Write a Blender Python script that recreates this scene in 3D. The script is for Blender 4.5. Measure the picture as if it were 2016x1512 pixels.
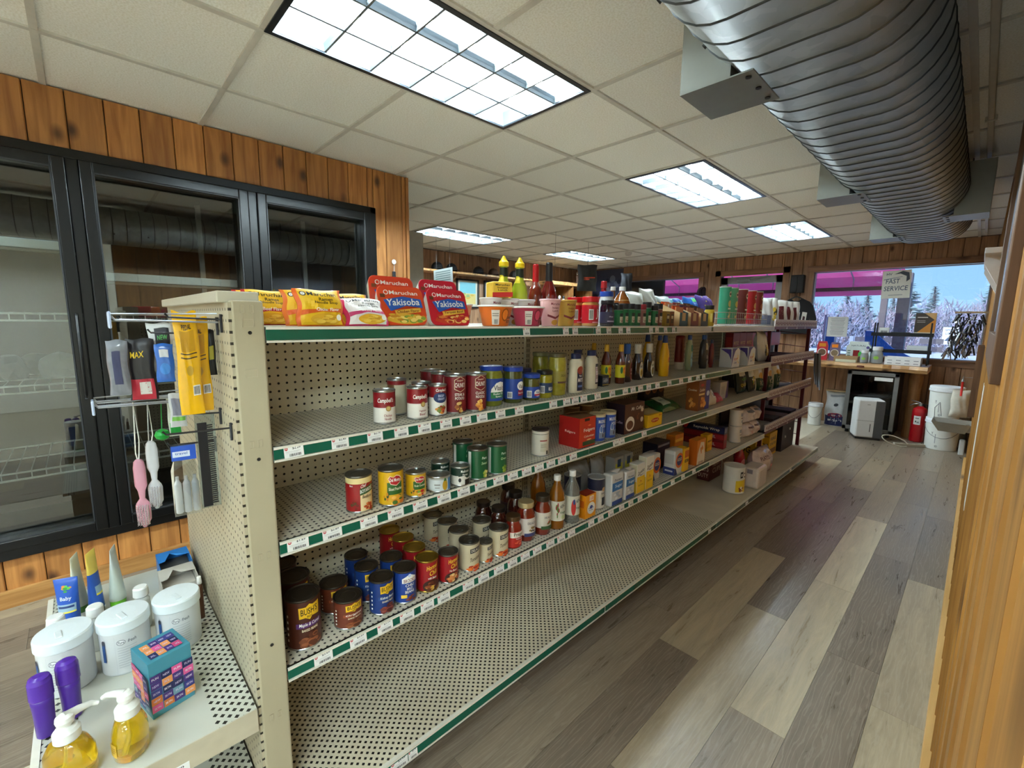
import bpy, bmesh, math, random
from mathutils import Vector, Matrix
random.seed(7)
scene = bpy.context.scene
COL = scene.collection
for o in list(bpy.data.objects):
    bpy.data.objects.remove(o)

# ---------------------------------------------------------------- camera
def make_camera():
    yaw, pitch, roll = (math.radians(a) for a in (46.152, 8.192, 0.744))
    s, c, sp, cp = math.sin(yaw), math.cos(yaw), math.sin(pitch), math.cos(pitch)
    f = Vector((-s*cp, c*cp, -sp)); r = Vector((c, s, 0)); u = Vector((-s*sp, c*sp, cp))
    r2 = r*math.cos(roll) + u*math.sin(roll); u2 = u*math.cos(roll) - r*math.sin(roll)
    cd = bpy.data.cameras.new('camera'); cd.sensor_width = 36; cd.sensor_fit = 'HORIZONTAL'
    cd.lens = 878.77/2016*36; cd.clip_start = 0.01; cd.clip_end = 400
    co = bpy.data.objects.new('camera', cd); COL.objects.link(co)
    m = Matrix((r2, u2, -f)).transposed().to_4x4(); m.translation = Vector((0, 0, 1.42))
    co.matrix_world = m
    scene.camera = co
make_camera()

# ---------------------------------------------------------------- world, exposure
w = bpy.data.worlds.new('world'); scene.world = w; w.use_nodes = True
nt = w.node_tree; nt.nodes.clear()
wo = nt.nodes.new('ShaderNodeOutputWorld'); bg = nt.nodes.new('ShaderNodeBackground')
tc = nt.nodes.new('ShaderNodeTexCoord'); sx = nt.nodes.new('ShaderNodeSeparateXYZ'); cr = nt.nodes.new('ShaderNodeValToRGB')
cr.color_ramp.elements[0].position = 0.0; cr.color_ramp.elements[0].color = (0.40, 0.72, 0.98, 1)
cr.color_ramp.elements[1].position = 0.55; cr.color_ramp.elements[1].color = (0.20, 0.45, 0.92, 1)
nt.links.new(tc.outputs['Generated'], sx.inputs[0]); nt.links.new(sx.outputs['Z'], cr.inputs[0])
nt.links.new(cr.outputs[0], bg.inputs[0]); bg.inputs[1].default_value = 0.25
nt.links.new(bg.outputs[0], wo.inputs[0])
sl = bpy.data.lights.new('sun', 'SUN'); sl.energy = 1.3; sl.angle = math.radians(1.0); sl.color = (1.0, 0.95, 0.88)
so = bpy.data.objects.new('sun', sl); COL.objects.link(so); so.rotation_euler = (math.radians(48), 0, math.radians(-25))
vs = scene.view_settings
vs.view_transform = 'Standard'; vs.look = 'None'; vs.gamma = 1; vs.use_curve_mapping = False
vs.exposure = 2.26
LENS_ST = 0.55
LAMP = 11.0          # strength of the fluorescent troffers

# ---------------------------------------------------------------- materials
def lin(c):
    return tuple(((v/255)/12.92 if v/255 <= 0.04045 else ((v/255+0.055)/1.055)**2.4) for v in c[:3])
_M = {}
def N(nt, t, **kw):
    n = nt.nodes.new(t)
    for k, v in kw.items(): setattr(n, k, v)
    return n
def M(rgb, rough=0.5, metal=0.0, noise=0.10, scale=25, trans=0, alpha=1.0, emit=0, ior=1.45, coat=0):
    key = (tuple(rgb), rough, metal, noise, scale, trans, alpha, emit, ior, coat)
    if key in _M: return _M[key]
    m = bpy.data.materials.new('mat_%d_%d_%d' % tuple(int(v) for v in rgb[:3])); m.use_nodes = True
    nt = m.node_tree; b = nt.nodes['Principled BSDF']
    c = lin(rgb)
    b.inputs['Roughness'].default_value = rough; b.inputs['Metallic'].default_value = metal
    b.inputs['IOR'].default_value = ior
    if coat: b.inputs['Coat Weight'].default_value = coat
    if trans: b.inputs['Transmission Weight'].default_value = trans
    if alpha < 1: b.inputs['Alpha'].default_value = alpha
    if emit:
        b.inputs['Emission Color'].default_value = (*c, 1); b.inputs['Emission Strength'].default_value = emit
    if noise > 0:
        t = N(nt, 'ShaderNodeTexCoord'); n = N(nt, 'ShaderNodeTexNoise'); r = N(nt, 'ShaderNodeMix', data_type='RGBA')
        n.inputs['Scale'].default_value = scale; n.inputs['Detail'].default_value = 2
        nt.links.new(t.outputs['Object'], n.inputs['Vector']); nt.links.new(n.outputs['Fac'], r.inputs['Factor'])
        r.inputs['A'].default_value = (*[v*(1-noise) for v in c], 1); r.inputs['B'].default_value = (*[min(1, v*(1+noise)) for v in c], 1)
        nt.links.new(r.outputs['Result'], b.inputs['Base Color'])
    else:
        b.inputs['Base Color'].default_value = (*c, 1)
    _M[key] = m
    return m
def new_mat(name):
    m = bpy.data.materials.new(name); m.use_nodes = True
    return m, m.node_tree, m.node_tree.nodes['Principled BSDF']
def wood(name, dark, light, knot=(60, 30, 12), axis='Z', rough=0.5, knots=0.75, var=0.35):
    """knotty pine: grain stretched along one object axis, dark knots, board to board variation"""
    m, nt, b = new_mat(name); L = nt.links.new
    t = N(nt, 'ShaderNodeTexCoord'); oi = N(nt, 'ShaderNodeObjectInfo')
    add = N(nt, 'ShaderNodeVectorMath', operation='MULTIPLY_ADD')
    cx = N(nt, 'ShaderNodeCombineXYZ')
    for i in range(3): L(oi.outputs['Random'], cx.inputs[i])
    L(cx.outputs[0], add.inputs[0]); add.inputs[1].default_value = (17, 31, 23); L(t.outputs['Object'], add.inputs[2])
    mp = N(nt, 'ShaderNodeMapping'); L(add.outputs[0], mp.inputs['Vector'])
    sc = {'Z': (14, 14, 1.1), 'Y': (14, 1.1, 14), 'X': (1.1, 14, 14)}[axis]
    mp.inputs['Scale'].default_value = sc
    n1 = N(nt, 'ShaderNodeTexNoise'); n1.inputs['Scale'].default_value = 2.2; n1.inputs['Detail'].default_value = 5; n1.inputs['Distortion'].default_value = 0.6
    L(mp.outputs[0], n1.inputs['Vector'])
    cr = N(nt, 'ShaderNodeValToRGB'); cr.color_ramp.elements[0].position = 0.32; cr.color_ramp.elements[1].position = 0.68
    cr.color_ramp.elements[0].color = (*lin(dark), 1); cr.color_ramp.elements[1].color = (*lin(light), 1)
    L(n1.outputs['Fac'], cr.inputs[0])
    mk = N(nt, 'ShaderNodeMapping'); L(add.outputs[0], mk.inputs['Vector'])
    mk.inputs['Scale'].default_value = {'Z': (7, 7, 4.2), 'Y': (7, 4.2, 7), 'X': (4.2, 7, 7)}[axis]
    v = N(nt, 'ShaderNodeTexVoronoi'); v.inputs['Scale'].default_value = knots; L(mk.outputs[0], v.inputs['Vector'])
    kr = N(nt, 'ShaderNodeMapRange'); kr.inputs['From Min'].default_value = 0.05; kr.inputs['From Max'].default_value = 0.17
    kr.inputs['To Min'].default_value = 0.9; kr.inputs['To Max'].default_value = 0
    L(v.outputs['Distance'], kr.inputs['Value'])
    mx = N(nt, 'ShaderNodeMix', data_type='RGBA'); L(kr.outputs[0], mx.inputs['Factor']); L(cr.outputs[0], mx.inputs['A']); mx.inputs['B'].default_value = (*lin(knot), 1)
    hv = N(nt, 'ShaderNodeHueSaturation')
    mr = N(nt, 'ShaderNodeMapRange'); L(oi.outputs['Random'], mr.inputs['Value']); mr.inputs['To Min'].default_value = 1-var; mr.inputs['To Max'].default_value = 1+var*0.6
    L(mr.outputs[0], hv.inputs['Value']); L(mx.outputs['Result'], hv.inputs['Color'])
    L(hv.outputs[0], b.inputs['Base Color']); b.inputs['Roughness'].default_value = rough
    bp = N(nt, 'ShaderNodeBump'); bp.inputs['Strength'].default_value = 0.06; L(n1.outputs['Fac'], bp.inputs['Height']); L(bp.outputs[0], b.inputs['Normal'])
    return m
def plank_mat():
    m, nt, b = new_mat('vinyl_plank'); L = nt.links.new
    t = N(nt, 'ShaderNodeTexCoord'); oi = N(nt, 'ShaderNodeObjectInfo')
    cx = N(nt, 'ShaderNodeCombineXYZ')
    for i in range(3): L(oi.outputs['Random'], cx.inputs[i])
    add = N(nt, 'ShaderNodeVectorMath', operation='MULTIPLY_ADD'); L(cx.outputs[0], add.inputs[0]); add.inputs[1].default_value = (37, 51, 0); L(t.outputs['Object'], add.inputs[2])
    mp = N(nt, 'ShaderNodeMapping'); mp.inputs['Scale'].default_value = (9, 1.0, 1); L(add.outputs[0], mp.inputs['Vector'])
    n1 = N(nt, 'ShaderNodeTexNoise'); n1.inputs['Scale'].default_value = 2.6; n1.inputs['Detail'].default_value = 8; n1.inputs['Roughness'].default_value = 0.68; n1.inputs['Distortion'].default_value = 0.9; L(mp.outputs[0], n1.inputs['Vector'])
    wv = N(nt, 'ShaderNodeTexWave', wave_type='BANDS', bands_direction='X'); wv.inputs['Scale'].default_value = 2.6; wv.inputs['Distortion'].default_value = 14; wv.inputs['Detail'].default_value = 4; wv.inputs['Detail Scale'].default_value = 1.4; L(mp.outputs[0], wv.inputs['Vector'])
    base = N(nt, 'ShaderNodeValToRGB'); e = base.color_ramp.elements
    e[0].position = 0; e[0].color = (*lin((121, 107, 92)), 1); e[1].position = 1; e[1].color = (*lin((198, 182, 152)), 1)
    x = e.new(0.40); x.color = (*lin((136, 121, 104)), 1); x = e.new(0.70); x.color = (*lin((152, 136, 116)), 1); x = e.new(0.88); x.color = (*lin((172, 156, 129)), 1)
    L(oi.outputs['Random'], base.inputs[0])
    gr = N(nt, 'ShaderNodeMapRange'); L(n1.outputs['Fac'], gr.inputs['Value']); gr.inputs['From Min'].default_value = 0.3; gr.inputs['From Max'].default_value = 0.7; gr.inputs['To Min'].default_value = 0.74; gr.inputs['To Max'].default_value = 1.16
    hv = N(nt, 'ShaderNodeHueSaturation'); L(gr.outputs[0], hv.inputs['Value']); L(base.outputs[0], hv.inputs['Color'])
    mx = N(nt, 'ShaderNodeMix', data_type='RGBA', blend_type='MIX'); wr = N(nt, 'ShaderNodeMapRange'); L(wv.outputs['Fac'], wr.inputs['Value']); wr.inputs['From Min'].default_value = 0.75; wr.inputs['To Max'].default_value = 0.22
    L(wr.outputs[0], mx.inputs['Factor']); L(hv.outputs[0], mx.inputs['A']); mx.inputs['B'].default_value = (*lin((186, 174, 156)), 1)
    L(mx.outputs['Result'], b.inputs['Base Color']); b.inputs['Roughness'].default_value = 0.34
    rr = N(nt, 'ShaderNodeMapRange'); L(n1.outputs['Fac'], rr.inputs['Value']); rr.inputs['To Min'].default_value = 0.20; rr.inputs['To Max'].default_value = 0.40; L(rr.outputs[0], b.inputs['Roughness'])
    bp = N(nt, 'ShaderNodeBump'); bp.inputs['Strength'].default_value = 0.12; bp.inputs['Distance'].default_value = 0.004; L(n1.outputs['Fac'], bp.inputs['Height']); L(bp.outputs[0], b.inputs['Normal'])
    return m
def perf_mat(name, rgb, hole, pitch, rad, ax=('X', 'Y'), stag=False, rough=0.45, dirt=0.15, offs=(0, 0)):
    """painted sheet steel with a regular object-space grid of hole dots, their inner shade put in as dark colour"""
    m, nt, b = new_mat(name); L = nt.links.new
    t = N(nt, 'ShaderNodeTexCoord'); s = N(nt, 'ShaderNodeSeparateXYZ'); L(t.outputs['Object'], s.inputs[0])
    def math_(op, a, bb=None, cc=None):
        n = N(nt, 'ShaderNodeMath', operation=op)
        for i, v in enumerate((a, bb, cc)):
            if v is None: continue
            if isinstance(v, (int, float)): n.inputs[i].default_value = v
            else: L(v, n.inputs[i])
        return n.outputs[0]
    u = math_('DIVIDE', math_('ADD', s.outputs[ax[0]], offs[0]), pitch); v = math_('DIVIDE', math_('ADD', s.outputs[ax[1]], offs[1]), pitch)
    def dist(u, v):
        fu = math_('ABSOLUTE', math_('SUBTRACT', math_('FRACT', u), 0.5)); fv = math_('ABSOLUTE', math_('SUBTRACT', math_('FRACT', v), 0.5))
        return math_('ADD', fu, fv) if stag else math_('SQRT', math_('ADD', math_('MULTIPLY', fu, fu), math_('MULTIPLY', fv, fv)))
    d = dist(u, v)
    if stag: d = math_('MINIMUM', d, dist(math_('ADD', u, 0.5), math_('ADD', v, 0.5)))
    mask = math_('LESS_THAN', d, rad/pitch)
    n = N(nt, 'ShaderNodeTexNoise'); n.inputs['Scale'].default_value = 4; n.inputs['Detail'].default_value = 5; L(t.outputs['Object'], n.inputs['Vector'])
    c = lin(rgb); mx = N(nt, 'ShaderNodeMix', data_type='RGBA'); L(n.outputs['Fac'], mx.inputs['Factor'])
    mx.inputs['A'].default_value = (*[q*(1-dirt) for q in c], 1); mx.inputs['B'].default_value = (*[min(1, q*(1+dirt)) for q in c], 1)
    m2 = N(nt, 'ShaderNodeMix', data_type='RGBA'); L(mask, m2.inputs['Factor']); L(mx.outputs['Result'], m2.inputs['A']); m2.inputs['B'].default_value = (*lin(hole), 1)  # dark colour stands for the shade inside each hole
    L(m2.outputs['Result'], b.inputs['Base Color']); b.inputs['Roughness'].default_value = rough
    bp = N(nt, 'ShaderNodeBump', invert=True); bp.inputs['Strength'].default_value = 0.5; bp.inputs['Distance'].default_value = 0.002; L(mask, bp.inputs['Height']); L(bp.outputs[0], b.inputs['Normal'])
    return m
def pane_mat(name, tint=(1, 1, 1), gloss=0.06, rough=0.0):
    m = bpy.data.materials.new(name); m.use_nodes = True; nt = m.node_tree; nt.nodes.clear(); L = nt.links.new
    o = N(nt, 'ShaderNodeOutputMaterial'); tr = N(nt, 'ShaderNodeBsdfTransparent'); tr.inputs[0].default_value = (*tint, 1)
    g = N(nt, 'ShaderNodeBsdfGlossy'); g.inputs['Roughness'].default_value = rough
    lw = N(nt, 'ShaderNodeFresnel'); lw.inputs[0].default_value = 1.45
    a = N(nt, 'ShaderNodeMath', operation='ADD', use_clamp=True); L(lw.outputs[0], a.inputs[0]); a.inputs[1].default_value = gloss
    mx = N(nt, 'ShaderNodeMixShader'); L(a.outputs[0], mx.inputs[0]); L(tr.outputs[0], mx.inputs[1]); L(g.outputs[0], mx.inputs[2]); L(mx.outputs[0], o.inputs[0])
    return m

# ---------------------------------------------------------------- mesh building
class MB:
    def __init__(s): s.v = []; s.f = []; s.mi = []; s.mats = []; s.sm = []
    def mat(s, m):
        if m not in s.mats: s.mats.append(m)
        return s.mats.index(m)
    def add(s, vs, fs, m, smooth=False):
        k = len(s.v); i = s.mat(m); s.v += [tuple(p) for p in vs]
        for f in fs: s.f.append([a+k for a in f]); s.mi.append(i); s.sm.append(smooth)
        return s
    def box(s, x0, x1, y0, y1, z0, z1, m, bev=0):
        if bev:
            bm = bmesh.new(); bmesh.ops.create_cube(bm, size=1)
            for v in bm.verts: v.co = ((x0+x1)/2+v.co.x*(x1-x0), (y0+y1)/2+v.co.y*(y1-y0), (z0+z1)/2+v.co.z*(z1-z0))
            bmesh.ops.bevel(bm, geom=bm.edges[:], offset=bev, segments=2, affect='EDGES', profile=0.5)
            bm.verts.index_update(); s.add([v.co.copy() for v in bm.verts], [[v.index for v in f.verts] for f in bm.faces], m); bm.free(); return s
        v = [(x, y, z) for z in (z0, z1) for y in (y0, y1) for x in (x0, x1)]
        return s.add(v, [(0, 2, 3, 1), (4, 5, 7, 6), (0, 1, 5, 4), (2, 6, 7, 3), (0, 4, 6, 2), (1, 3, 7, 5)], m)
    def lathe(s, prof, m, n=28, cx=0, cy=0, mats=None, cap0=True, cap1=True, sq=0):
        """prof [(r,z)], mats optional per segment; sq squares the section off"""
        def ring(r, z):
            out = []
            for i in range(n):
                a = 2*math.pi*i/n; k = 1
                if sq: k = 1/((abs(math.cos(a))**sq+abs(math.sin(a))**sq)**(1/sq))
                out.append((cx+r*k*math.cos(a), cy+r*k*math.sin(a), z))
            return out
        for j in range(len(prof)-1):
            (r0, z0), (r1, z1) = prof[j], prof[j+1]
            mm = mats[j] if mats else m
            s.add(ring(r0, z0)+ring(r1, z1), [(i, (i+1) % n, n+(i+1) % n, n+i) for i in range(n)], mm, True)
        if cap0 and prof[0][0] > 0: s.add(ring(*prof[0]), [list(range(n))[::-1]], mats[0] if mats else m)
        if cap1 and prof[-1][0] > 0: s.add(ring(*prof[-1]), [list(range(n))], mats[-1] if mats else m)
        return s
    def tube(s, pts, r, m, n=6, closed=False):
        pts = [Vector(p) for p in pts]; k = len(pts); vs = []; fs = []
        for i, p in enumerate(pts):
            a = pts[i-1] if (i or closed) else p; b = pts[(i+1) % k] if (i < k-1 or closed) else p
            d = (b-a).normalized() if (b-a).length > 1e-9 else Vector((0, 0, 1))
            h = Vector((0, 0, 1)) if abs(d.z) < 0.95 else Vector((1, 0, 0))
            e1 = d.cross(h).normalized(); e2 = d.cross(e1)
            rr = r[i] if isinstance(r, (list, tuple)) else r
            for j in range(n):
                t = 2*math.pi*j/n; vs.append(p+e1*rr*math.cos(t)+e2*rr*math.sin(t))
        for i in range(k if closed else k-1):
            for j in range(n): fs.append((i*n+j, i*n+(j+1) % n, ((i+1) % k)*n+(j+1) % n, ((i+1) % k)*n+j))
        if not closed: fs += [list(range(n)), [(k-1)*n+j for j in range(n)][::-1]]
        return s.add(vs, fs, m, True)
    def prism(s, poly, axis, a, b, m):
        """extrude 2D poly along axis; poly in the other two axes (cyclic order)"""
        def P(p, t): return {'X': (t, p[0], p[1]), 'Y': (p[0], t, p[1]), 'Z': (p[0], p[1], t)}[axis]
        n = len(poly); vs = [P(p, a) for p in poly]+[P(p, b) for p in poly]
        return s.add(vs, [list(range(n))[::-1], [n+i for i in range(n)]]+[(i, (i+1) % n, n+(i+1) % n, n+i) for i in range(n)], m)
    def xf(s, mtx):
        s.v = [tuple(mtx @ Vector(p)) for p in s.v]; return s
    def mesh(s, name):
        me = bpy.data.meshes.new(name); me.from_pydata(s.v, [], s.f)
        for m in s.mats: me.materials.append(m)
        if s.f:
            me.polygons.foreach_set('material_index', s.mi); me.polygons.foreach_set('use_smooth', s.sm)
        me.update(); return me
def fixn(me):
    bm = bmesh.new(); bm.from_mesh(me); bmesh.ops.remove_doubles(bm, verts=bm.verts, dist=1e-5); bmesh.ops.recalc_face_normals(bm, faces=bm.faces); bm.to_mesh(me); bm.free()
def obj(name, mb, parent=None, loc=(0, 0, 0), rz=0, fix=False, rot=None):
    me = mb.mesh(name) if isinstance(mb, MB) else mb
    if fix: fixn(me)
    o = bpy.data.objects.new(name, me); COL.objects.link(o); o.location = loc
    o.rotation_euler = rot if rot else (0, 0, rz)
    if parent: o.parent = parent
    return o
def thing(name, label, cat, loc=(0, 0, 0), rz=0, group=None, rot=None):
    o = bpy.data.objects.new(name, None); COL.objects.link(o); o.empty_display_size = 0.05
    o.location = loc; o.rotation_euler = rot if rot else (0, 0, rz); o['label'] = label; o['category'] = cat
    if group: o['group'] = group
    return o
def tag(o, label, cat, group=None):
    o['label'] = label; o['category'] = cat
    if group: o['group'] = group
    return o
def struct(name, mb, label=None):
    o = obj(name, mb); o['kind'] = 'structure'
    o['label'] = label or name.replace('_', ' ')
    return o

# ---------------------------------------------------------------- flat print: text and shapes laid on a surface
_T = {}
def text2d(t, shear=0, bold=0.012):
    k = (t, shear, bold)
    if k in _T: return _T[k]
    cu = bpy.data.curves.new('t', 'FONT'); cu.body = t; cu.resolution_u = 2; cu.shear = shear; cu.offset = bold; cu.align_x = 'CENTER'
    o = bpy.data.objects.new('t', cu); COL.objects.link(o)
    dg = bpy.context.evaluated_depsgraph_get(); me = o.evaluated_get(dg).to_mesh()
    vs = [(v.co.x, v.co.y) for v in me.vertices]; fs = [list(p.vertices) for p in me.polygons]
    o.evaluated_get(dg).to_mesh_clear(); bpy.data.objects.remove(o); bpy.data.curves.remove(cu)
    if not vs: vs, fs = [(0, 0), (1, 0), (1, 1)], [(0, 1, 2)]
    xs = [v[0] for v in vs]; ys = [v[1] for v in vs]; x0, x1, y0, y1 = min(xs), max(xs), min(ys), max(ys)
    vs = [((x-(x0+x1)/2)/(x1-x0), (y-(y0+y1)/2)/(y1-y0)) for x, y in vs]
    _T[k] = (vs, fs); return _T[k]
def shape2d(d):
    """decal spec -> (verts, faces, colour) in label units"""
    k = d[0]
    if k == 'r': _, s, z, w, h, c = d; return [(s-w/2, z-h/2), (s+w/2, z-h/2), (s+w/2, z+h/2), (s-w/2, z+h/2)], [(0, 1, 2, 3)], c
    if k == 'e':
        _, s, z, w, h, c = d; n = 18
        return [(s+w/2*math.cos(2*math.pi*i/n), z+h/2*math.sin(2*math.pi*i/n)) for i in range(n)], [list(range(n))], c
    if k == 'p': return list(d[1]), [list(range(len(d[1])))], d[2]
    if k == 't':
        _, t, s, z, w, h, c = d[:7]; sh = d[7] if len(d) > 7 else 0; slope = d[8] if len(d) > 8 else 0
        v, f = text2d(t, sh); return [(s+x*w, z+y*h+x*w*slope) for x, y in v], f, c
    if k == 'bars':                      # barcode
        _, s, z, w, h, c = d; rnd = random.Random(3); v = []; f = []; x = -0.5
        while x < 0.48:
            b = rnd.choice((0.025, 0.04, 0.06)); i = len(v)
            v += [(s+x*w, z-h/2), (s+(x+b)*w, z-h/2), (s+(x+b)*w, z+h/2), (s+x*w, z+h/2)]; f.append((i, i+1, i+2, i+3)); x += b+rnd.choice((0.025, 0.05))
        return v, f, c
    if k == 'blob':                      # irregular food picture made of small ellipses
        _, s, z, w, h, cols, n = d; return None
def expand(decals):
    out = []
    for d in decals:
        if d[0] == 'blob':
            _, s, z, w, h, cols, n = d; rnd = random.Random(int(1000*(abs(s)+z))+n)
            for i in range(n):
                a = rnd.uniform(0, 6.28); q = math.sqrt(rnd.random()); e = rnd.uniform(0.18, 0.34)
                out.append(('e', s+0.36*w*q*math.cos(a), z+0.36*h*q*math.sin(a), w*e, h*e*rnd.uniform(0.7, 1.2), cols[i % len(cols)]))
        else: out.append(d)
    return out
def lay(mb, decals, fmap, du, dv, rough=0.45, eps=0.0004, n0=0):
    """cut every shape to a du x dv grid and lift it onto the surface given by fmap(s, z, lift)"""
    for i, d in enumerate(expand(decals)):
        vs, fs, c = shape2d(d)
        lift = eps+0.00012*(i+n0)
        bm = bmesh.new(); bv = [bm.verts.new((x, z, 0)) for x, z in vs]
        for f in fs:
            try: bm.faces.new([bv[a] for a in f])
            except ValueError: pass
        xs = [v[0] for v in vs]; zs = [v[1] for v in vs]
        for lo, hi, st, ax in ((min(xs), max(xs), du, 0), (min(zs), max(zs), dv, 1)):
            if not st or hi-lo < st*1.2: continue
            k = max(1, int((hi-lo)/st))
            for q in range(1, k+1):
                p = lo+(hi-lo)*q/(k+1); co = (p, 0, 0) if ax == 0 else (0, p, 0); no = (1, 0, 0) if ax == 0 else (0, 1, 0)
                bmesh.ops.bisect_plane(bm, geom=bm.verts[:]+bm.edges[:]+bm.faces[:], plane_co=co, plane_no=no, dist=1e-7)
        bm.verts.index_update()
        mb.add([fmap(v.co.x, v.co.y, lift) for v in bm.verts], [[v.index for v in f.verts] for f in bm.faces], M(c, rough, noise=0.04) if not isinstance(c, bpy.types.Material) else c)
        bm.free()
    return mb

# ================================================================ THE ROOM
CEIL = 2.47; BACK = 7.83; LEFT = -3.13; FARL = -6.0; RIGHT = 0.04; NEAR = -4.9; OPENX = 3.2
PINE = wood('pine_board', (150, 92, 42), (196, 134, 70), var=0.22)
PINEB = wood('pine_board_far', (142, 104, 76), (184, 142, 106), var=0.22)
PINER = wood('pine_board_right', (138, 92, 40), (174, 124, 60), var=0.14, knots=0.4)
TRIM = wood('pine_trim', (160, 108, 54), (196, 146, 84), axis='Y', var=0.1, knots=0.5)
TRIMX = wood('pine_trim_far', (124, 88, 64), (158, 116, 84), axis='X', var=0.1, knots=0.5)
TRIMZ = wood('pine_trim_upright', (128, 92, 64), (164, 122, 88), axis='Z', var=0.1, knots=0.5)
CREAM = M((176, 166, 139), 0.45, noise=0.08, scale=6)
CREAMW = M((196, 190, 170), 0.42, noise=0.06, scale=6)
WHITE = M((232, 234, 232), 0.45, noise=0.04)
BLACK = M((18, 18, 20), 0.35, noise=0.05)
STEEL = M((150, 152, 154), 0.35, 0.9, noise=0.05)
CHROME = M((205, 208, 210), 0.22, 1.0, noise=0.04)
DARK = M((34, 30, 28), 0.6)

# ---- floor: vinyl planks running along the aisle
VPL = plank_mat()
fl = MB().box(FARL-0.1, OPENX+0.1, NEAR, BACK+0.1, -0.05, -0.004, M((200, 190, 170), 0.6)); floor = struct('floor', fl, 'grey brown wood plank vinyl floor')
PW, PL = 0.181, 1.22
pm = {}
i = 0
x = 0.05
while x > FARL:
    y = NEAR - random.uniform(0, PL)
    lo = x-PW
    while y < BACK:
        if y+PL < -1.6: y += PL; continue
        a, b = max(y, NEAR), min(y+PL, BACK)
        vis = (lo > -1.4) or (x < -1.9 and not (x > -2.0 and a > 0.3))
        if b-a > 0.02 and vis:
            key = round(b-a, 3)
            if key not in pm: pm[key] = MB().box(-PW/2+0.0006, PW/2-0.0006, -(b-a)/2+0.0006, (b-a)/2-0.0006, -0.004, 0.0, VPL).mesh('plank')
            obj('plank', pm[key], floor, ((x+lo)/2, (a+b)/2, 0))
        y += PL
    x -= PW

# ---- ceiling: lay-in tiles in a T-bar grid
def tile_mat():
    m, nt, b = new_mat('ceiling_tile'); L = nt.links.new
    t = N(nt, 'ShaderNodeTexCoord'); n = N(nt, 'ShaderNodeTexNoise'); n.inputs['Scale'].default_value = 140; n.inputs['Detail'].default_value = 3; L(t.outputs['Object'], n.inputs['Vector'])
    n2 = N(nt, 'ShaderNodeTexNoise'); n2.inputs['Scale'].default_value = 1.3; n2.inputs['Detail'].default_value = 3; L(t.outputs['Object'], n2.inputs['Vector'])
    oi = N(nt, 'ShaderNodeObjectInfo')
    cr = N(nt, 'ShaderNodeValToRGB'); cr.color_ramp.elements[0].position = 0.35; cr.color_ramp.elements[0].color = (*lin((234, 231, 220)), 1); cr.color_ramp.elements[1].position = 0.6; cr.color_ramp.elements[1].color = (*lin((249, 248, 242)), 1)
    L(n.outputs['Fac'], cr.inputs[0])
    hv = N(nt, 'ShaderNodeHueSaturation'); mr = N(nt, 'ShaderNodeMapRange'); L(oi.outputs['Random'], mr.inputs['Value']); mr.inputs['To Min'].default_value = 0.94; mr.inputs['To Max'].default_value = 1.04
    L(mr.outputs[0], hv.inputs['Value']); L(cr.outputs[0], hv.inputs['Color']); L(hv.outputs[0], b.inputs['Base Color']); b.inputs['Roughness'].default_value = 0.9
    bp = N(nt, 'ShaderNodeBump'); bp.inputs['Strength'].default_value = 0.25; bp.inputs['Distance'].default_value = 0.002; L(n.outputs['Fac'], bp.inputs['Height']); L(bp.outputs[0], b.inputs['Normal'])
    return m
TILE = tile_mat(); TBAR = M((206, 202, 192), 0.5)
ceiling = struct('ceiling', MB().box(FARL-0.1, OPENX+0.1, NEAR, BACK+0.1, CEIL+0.12, CEIL+0.2, M((90, 88, 84), 0.8)).box(FARL-0.12, OPENX+0.1, BACK+0.02, BACK+0.14, CEIL-0.01, CEIL+0.13, M((90, 88, 84), 0.8)).box(FARL-0.14, FARL-0.02, NEAR, BACK+0.1, CEIL-0.01, CEIL+0.13, M((90, 88, 84), 0.8)).box(RIGHT+0.03, RIGHT+0.1, 0.3, BACK+0.1, CEIL-0.01, CEIL+0.13, M((90, 88, 84), 0.8)), 'white suspended tile ceiling')
GX = [-1.36-0.61*k for k in range(-8, 9)]; GY = [0.58+0.61*k for k in range(-9, 13)]
LIGHTS = [(-1.665, 1.19), (-1.665, 3.63), (-1.665, 6.07), (-4.715, 3.63), (-4.715, 6.07), (-1.665, -1.25), (1.385, -1.25), (-1.665, -3.69), (1.385, -3.69), (0.165, -1.25), (0.165, -3.69)]  # the negative-y ones are unseen, added behind the camera as fill
LIGHT_CELLS = [(x, y+s*0.305) for x, y in LIGHTS for s in (-1, 1)]
tm = {}
bmX = MB(); 
for gx in GX:
    xa, xb = gx-0.61, gx
    for gy in GY+[GY[-1]+0.61]:
        ya, yb = gy-0.61, gy
        a0, a1, b0, b1 = max(xa, FARL), min(xb, RIGHT if (ya+yb)/2 > 0.3 else OPENX), max(ya, NEAR), min(yb, BACK)
        if a1-a0 < 0.02 or b1-b0 < 0.02: continue
        if any(abs((xa+xb)/2-p)+abs((ya+yb)/2-q) < 0.05 for p, q in LIGHT_CELLS): continue
        if a1 <= LEFT+0.01 and b1 < 1.7: continue
        k = (round(a1-a0, 3), round(b1-b0, 3))
        if k not in tm: tm[k] = MB().box(-k[0]/2+0.004, k[0]/2-0.004, -k[1]/2+0.004, k[1]/2-0.004, 0, 0.015, TILE).mesh('ceiling_tile')
        obj('ceiling_tile', tm[k], ceiling, ((a0+a1)/2, (b0+b1)/2, CEIL+0.006+random.uniform(0, 0.003)))
for gx in GX:
    if FARL < gx < OPENX: obj('grid_bar', MB().box(gx-0.012, gx+0.012, NEAR, BACK if gx < RIGHT else 0.3, CEIL-0.002, CEIL+0.03, TBAR), ceiling)
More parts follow.
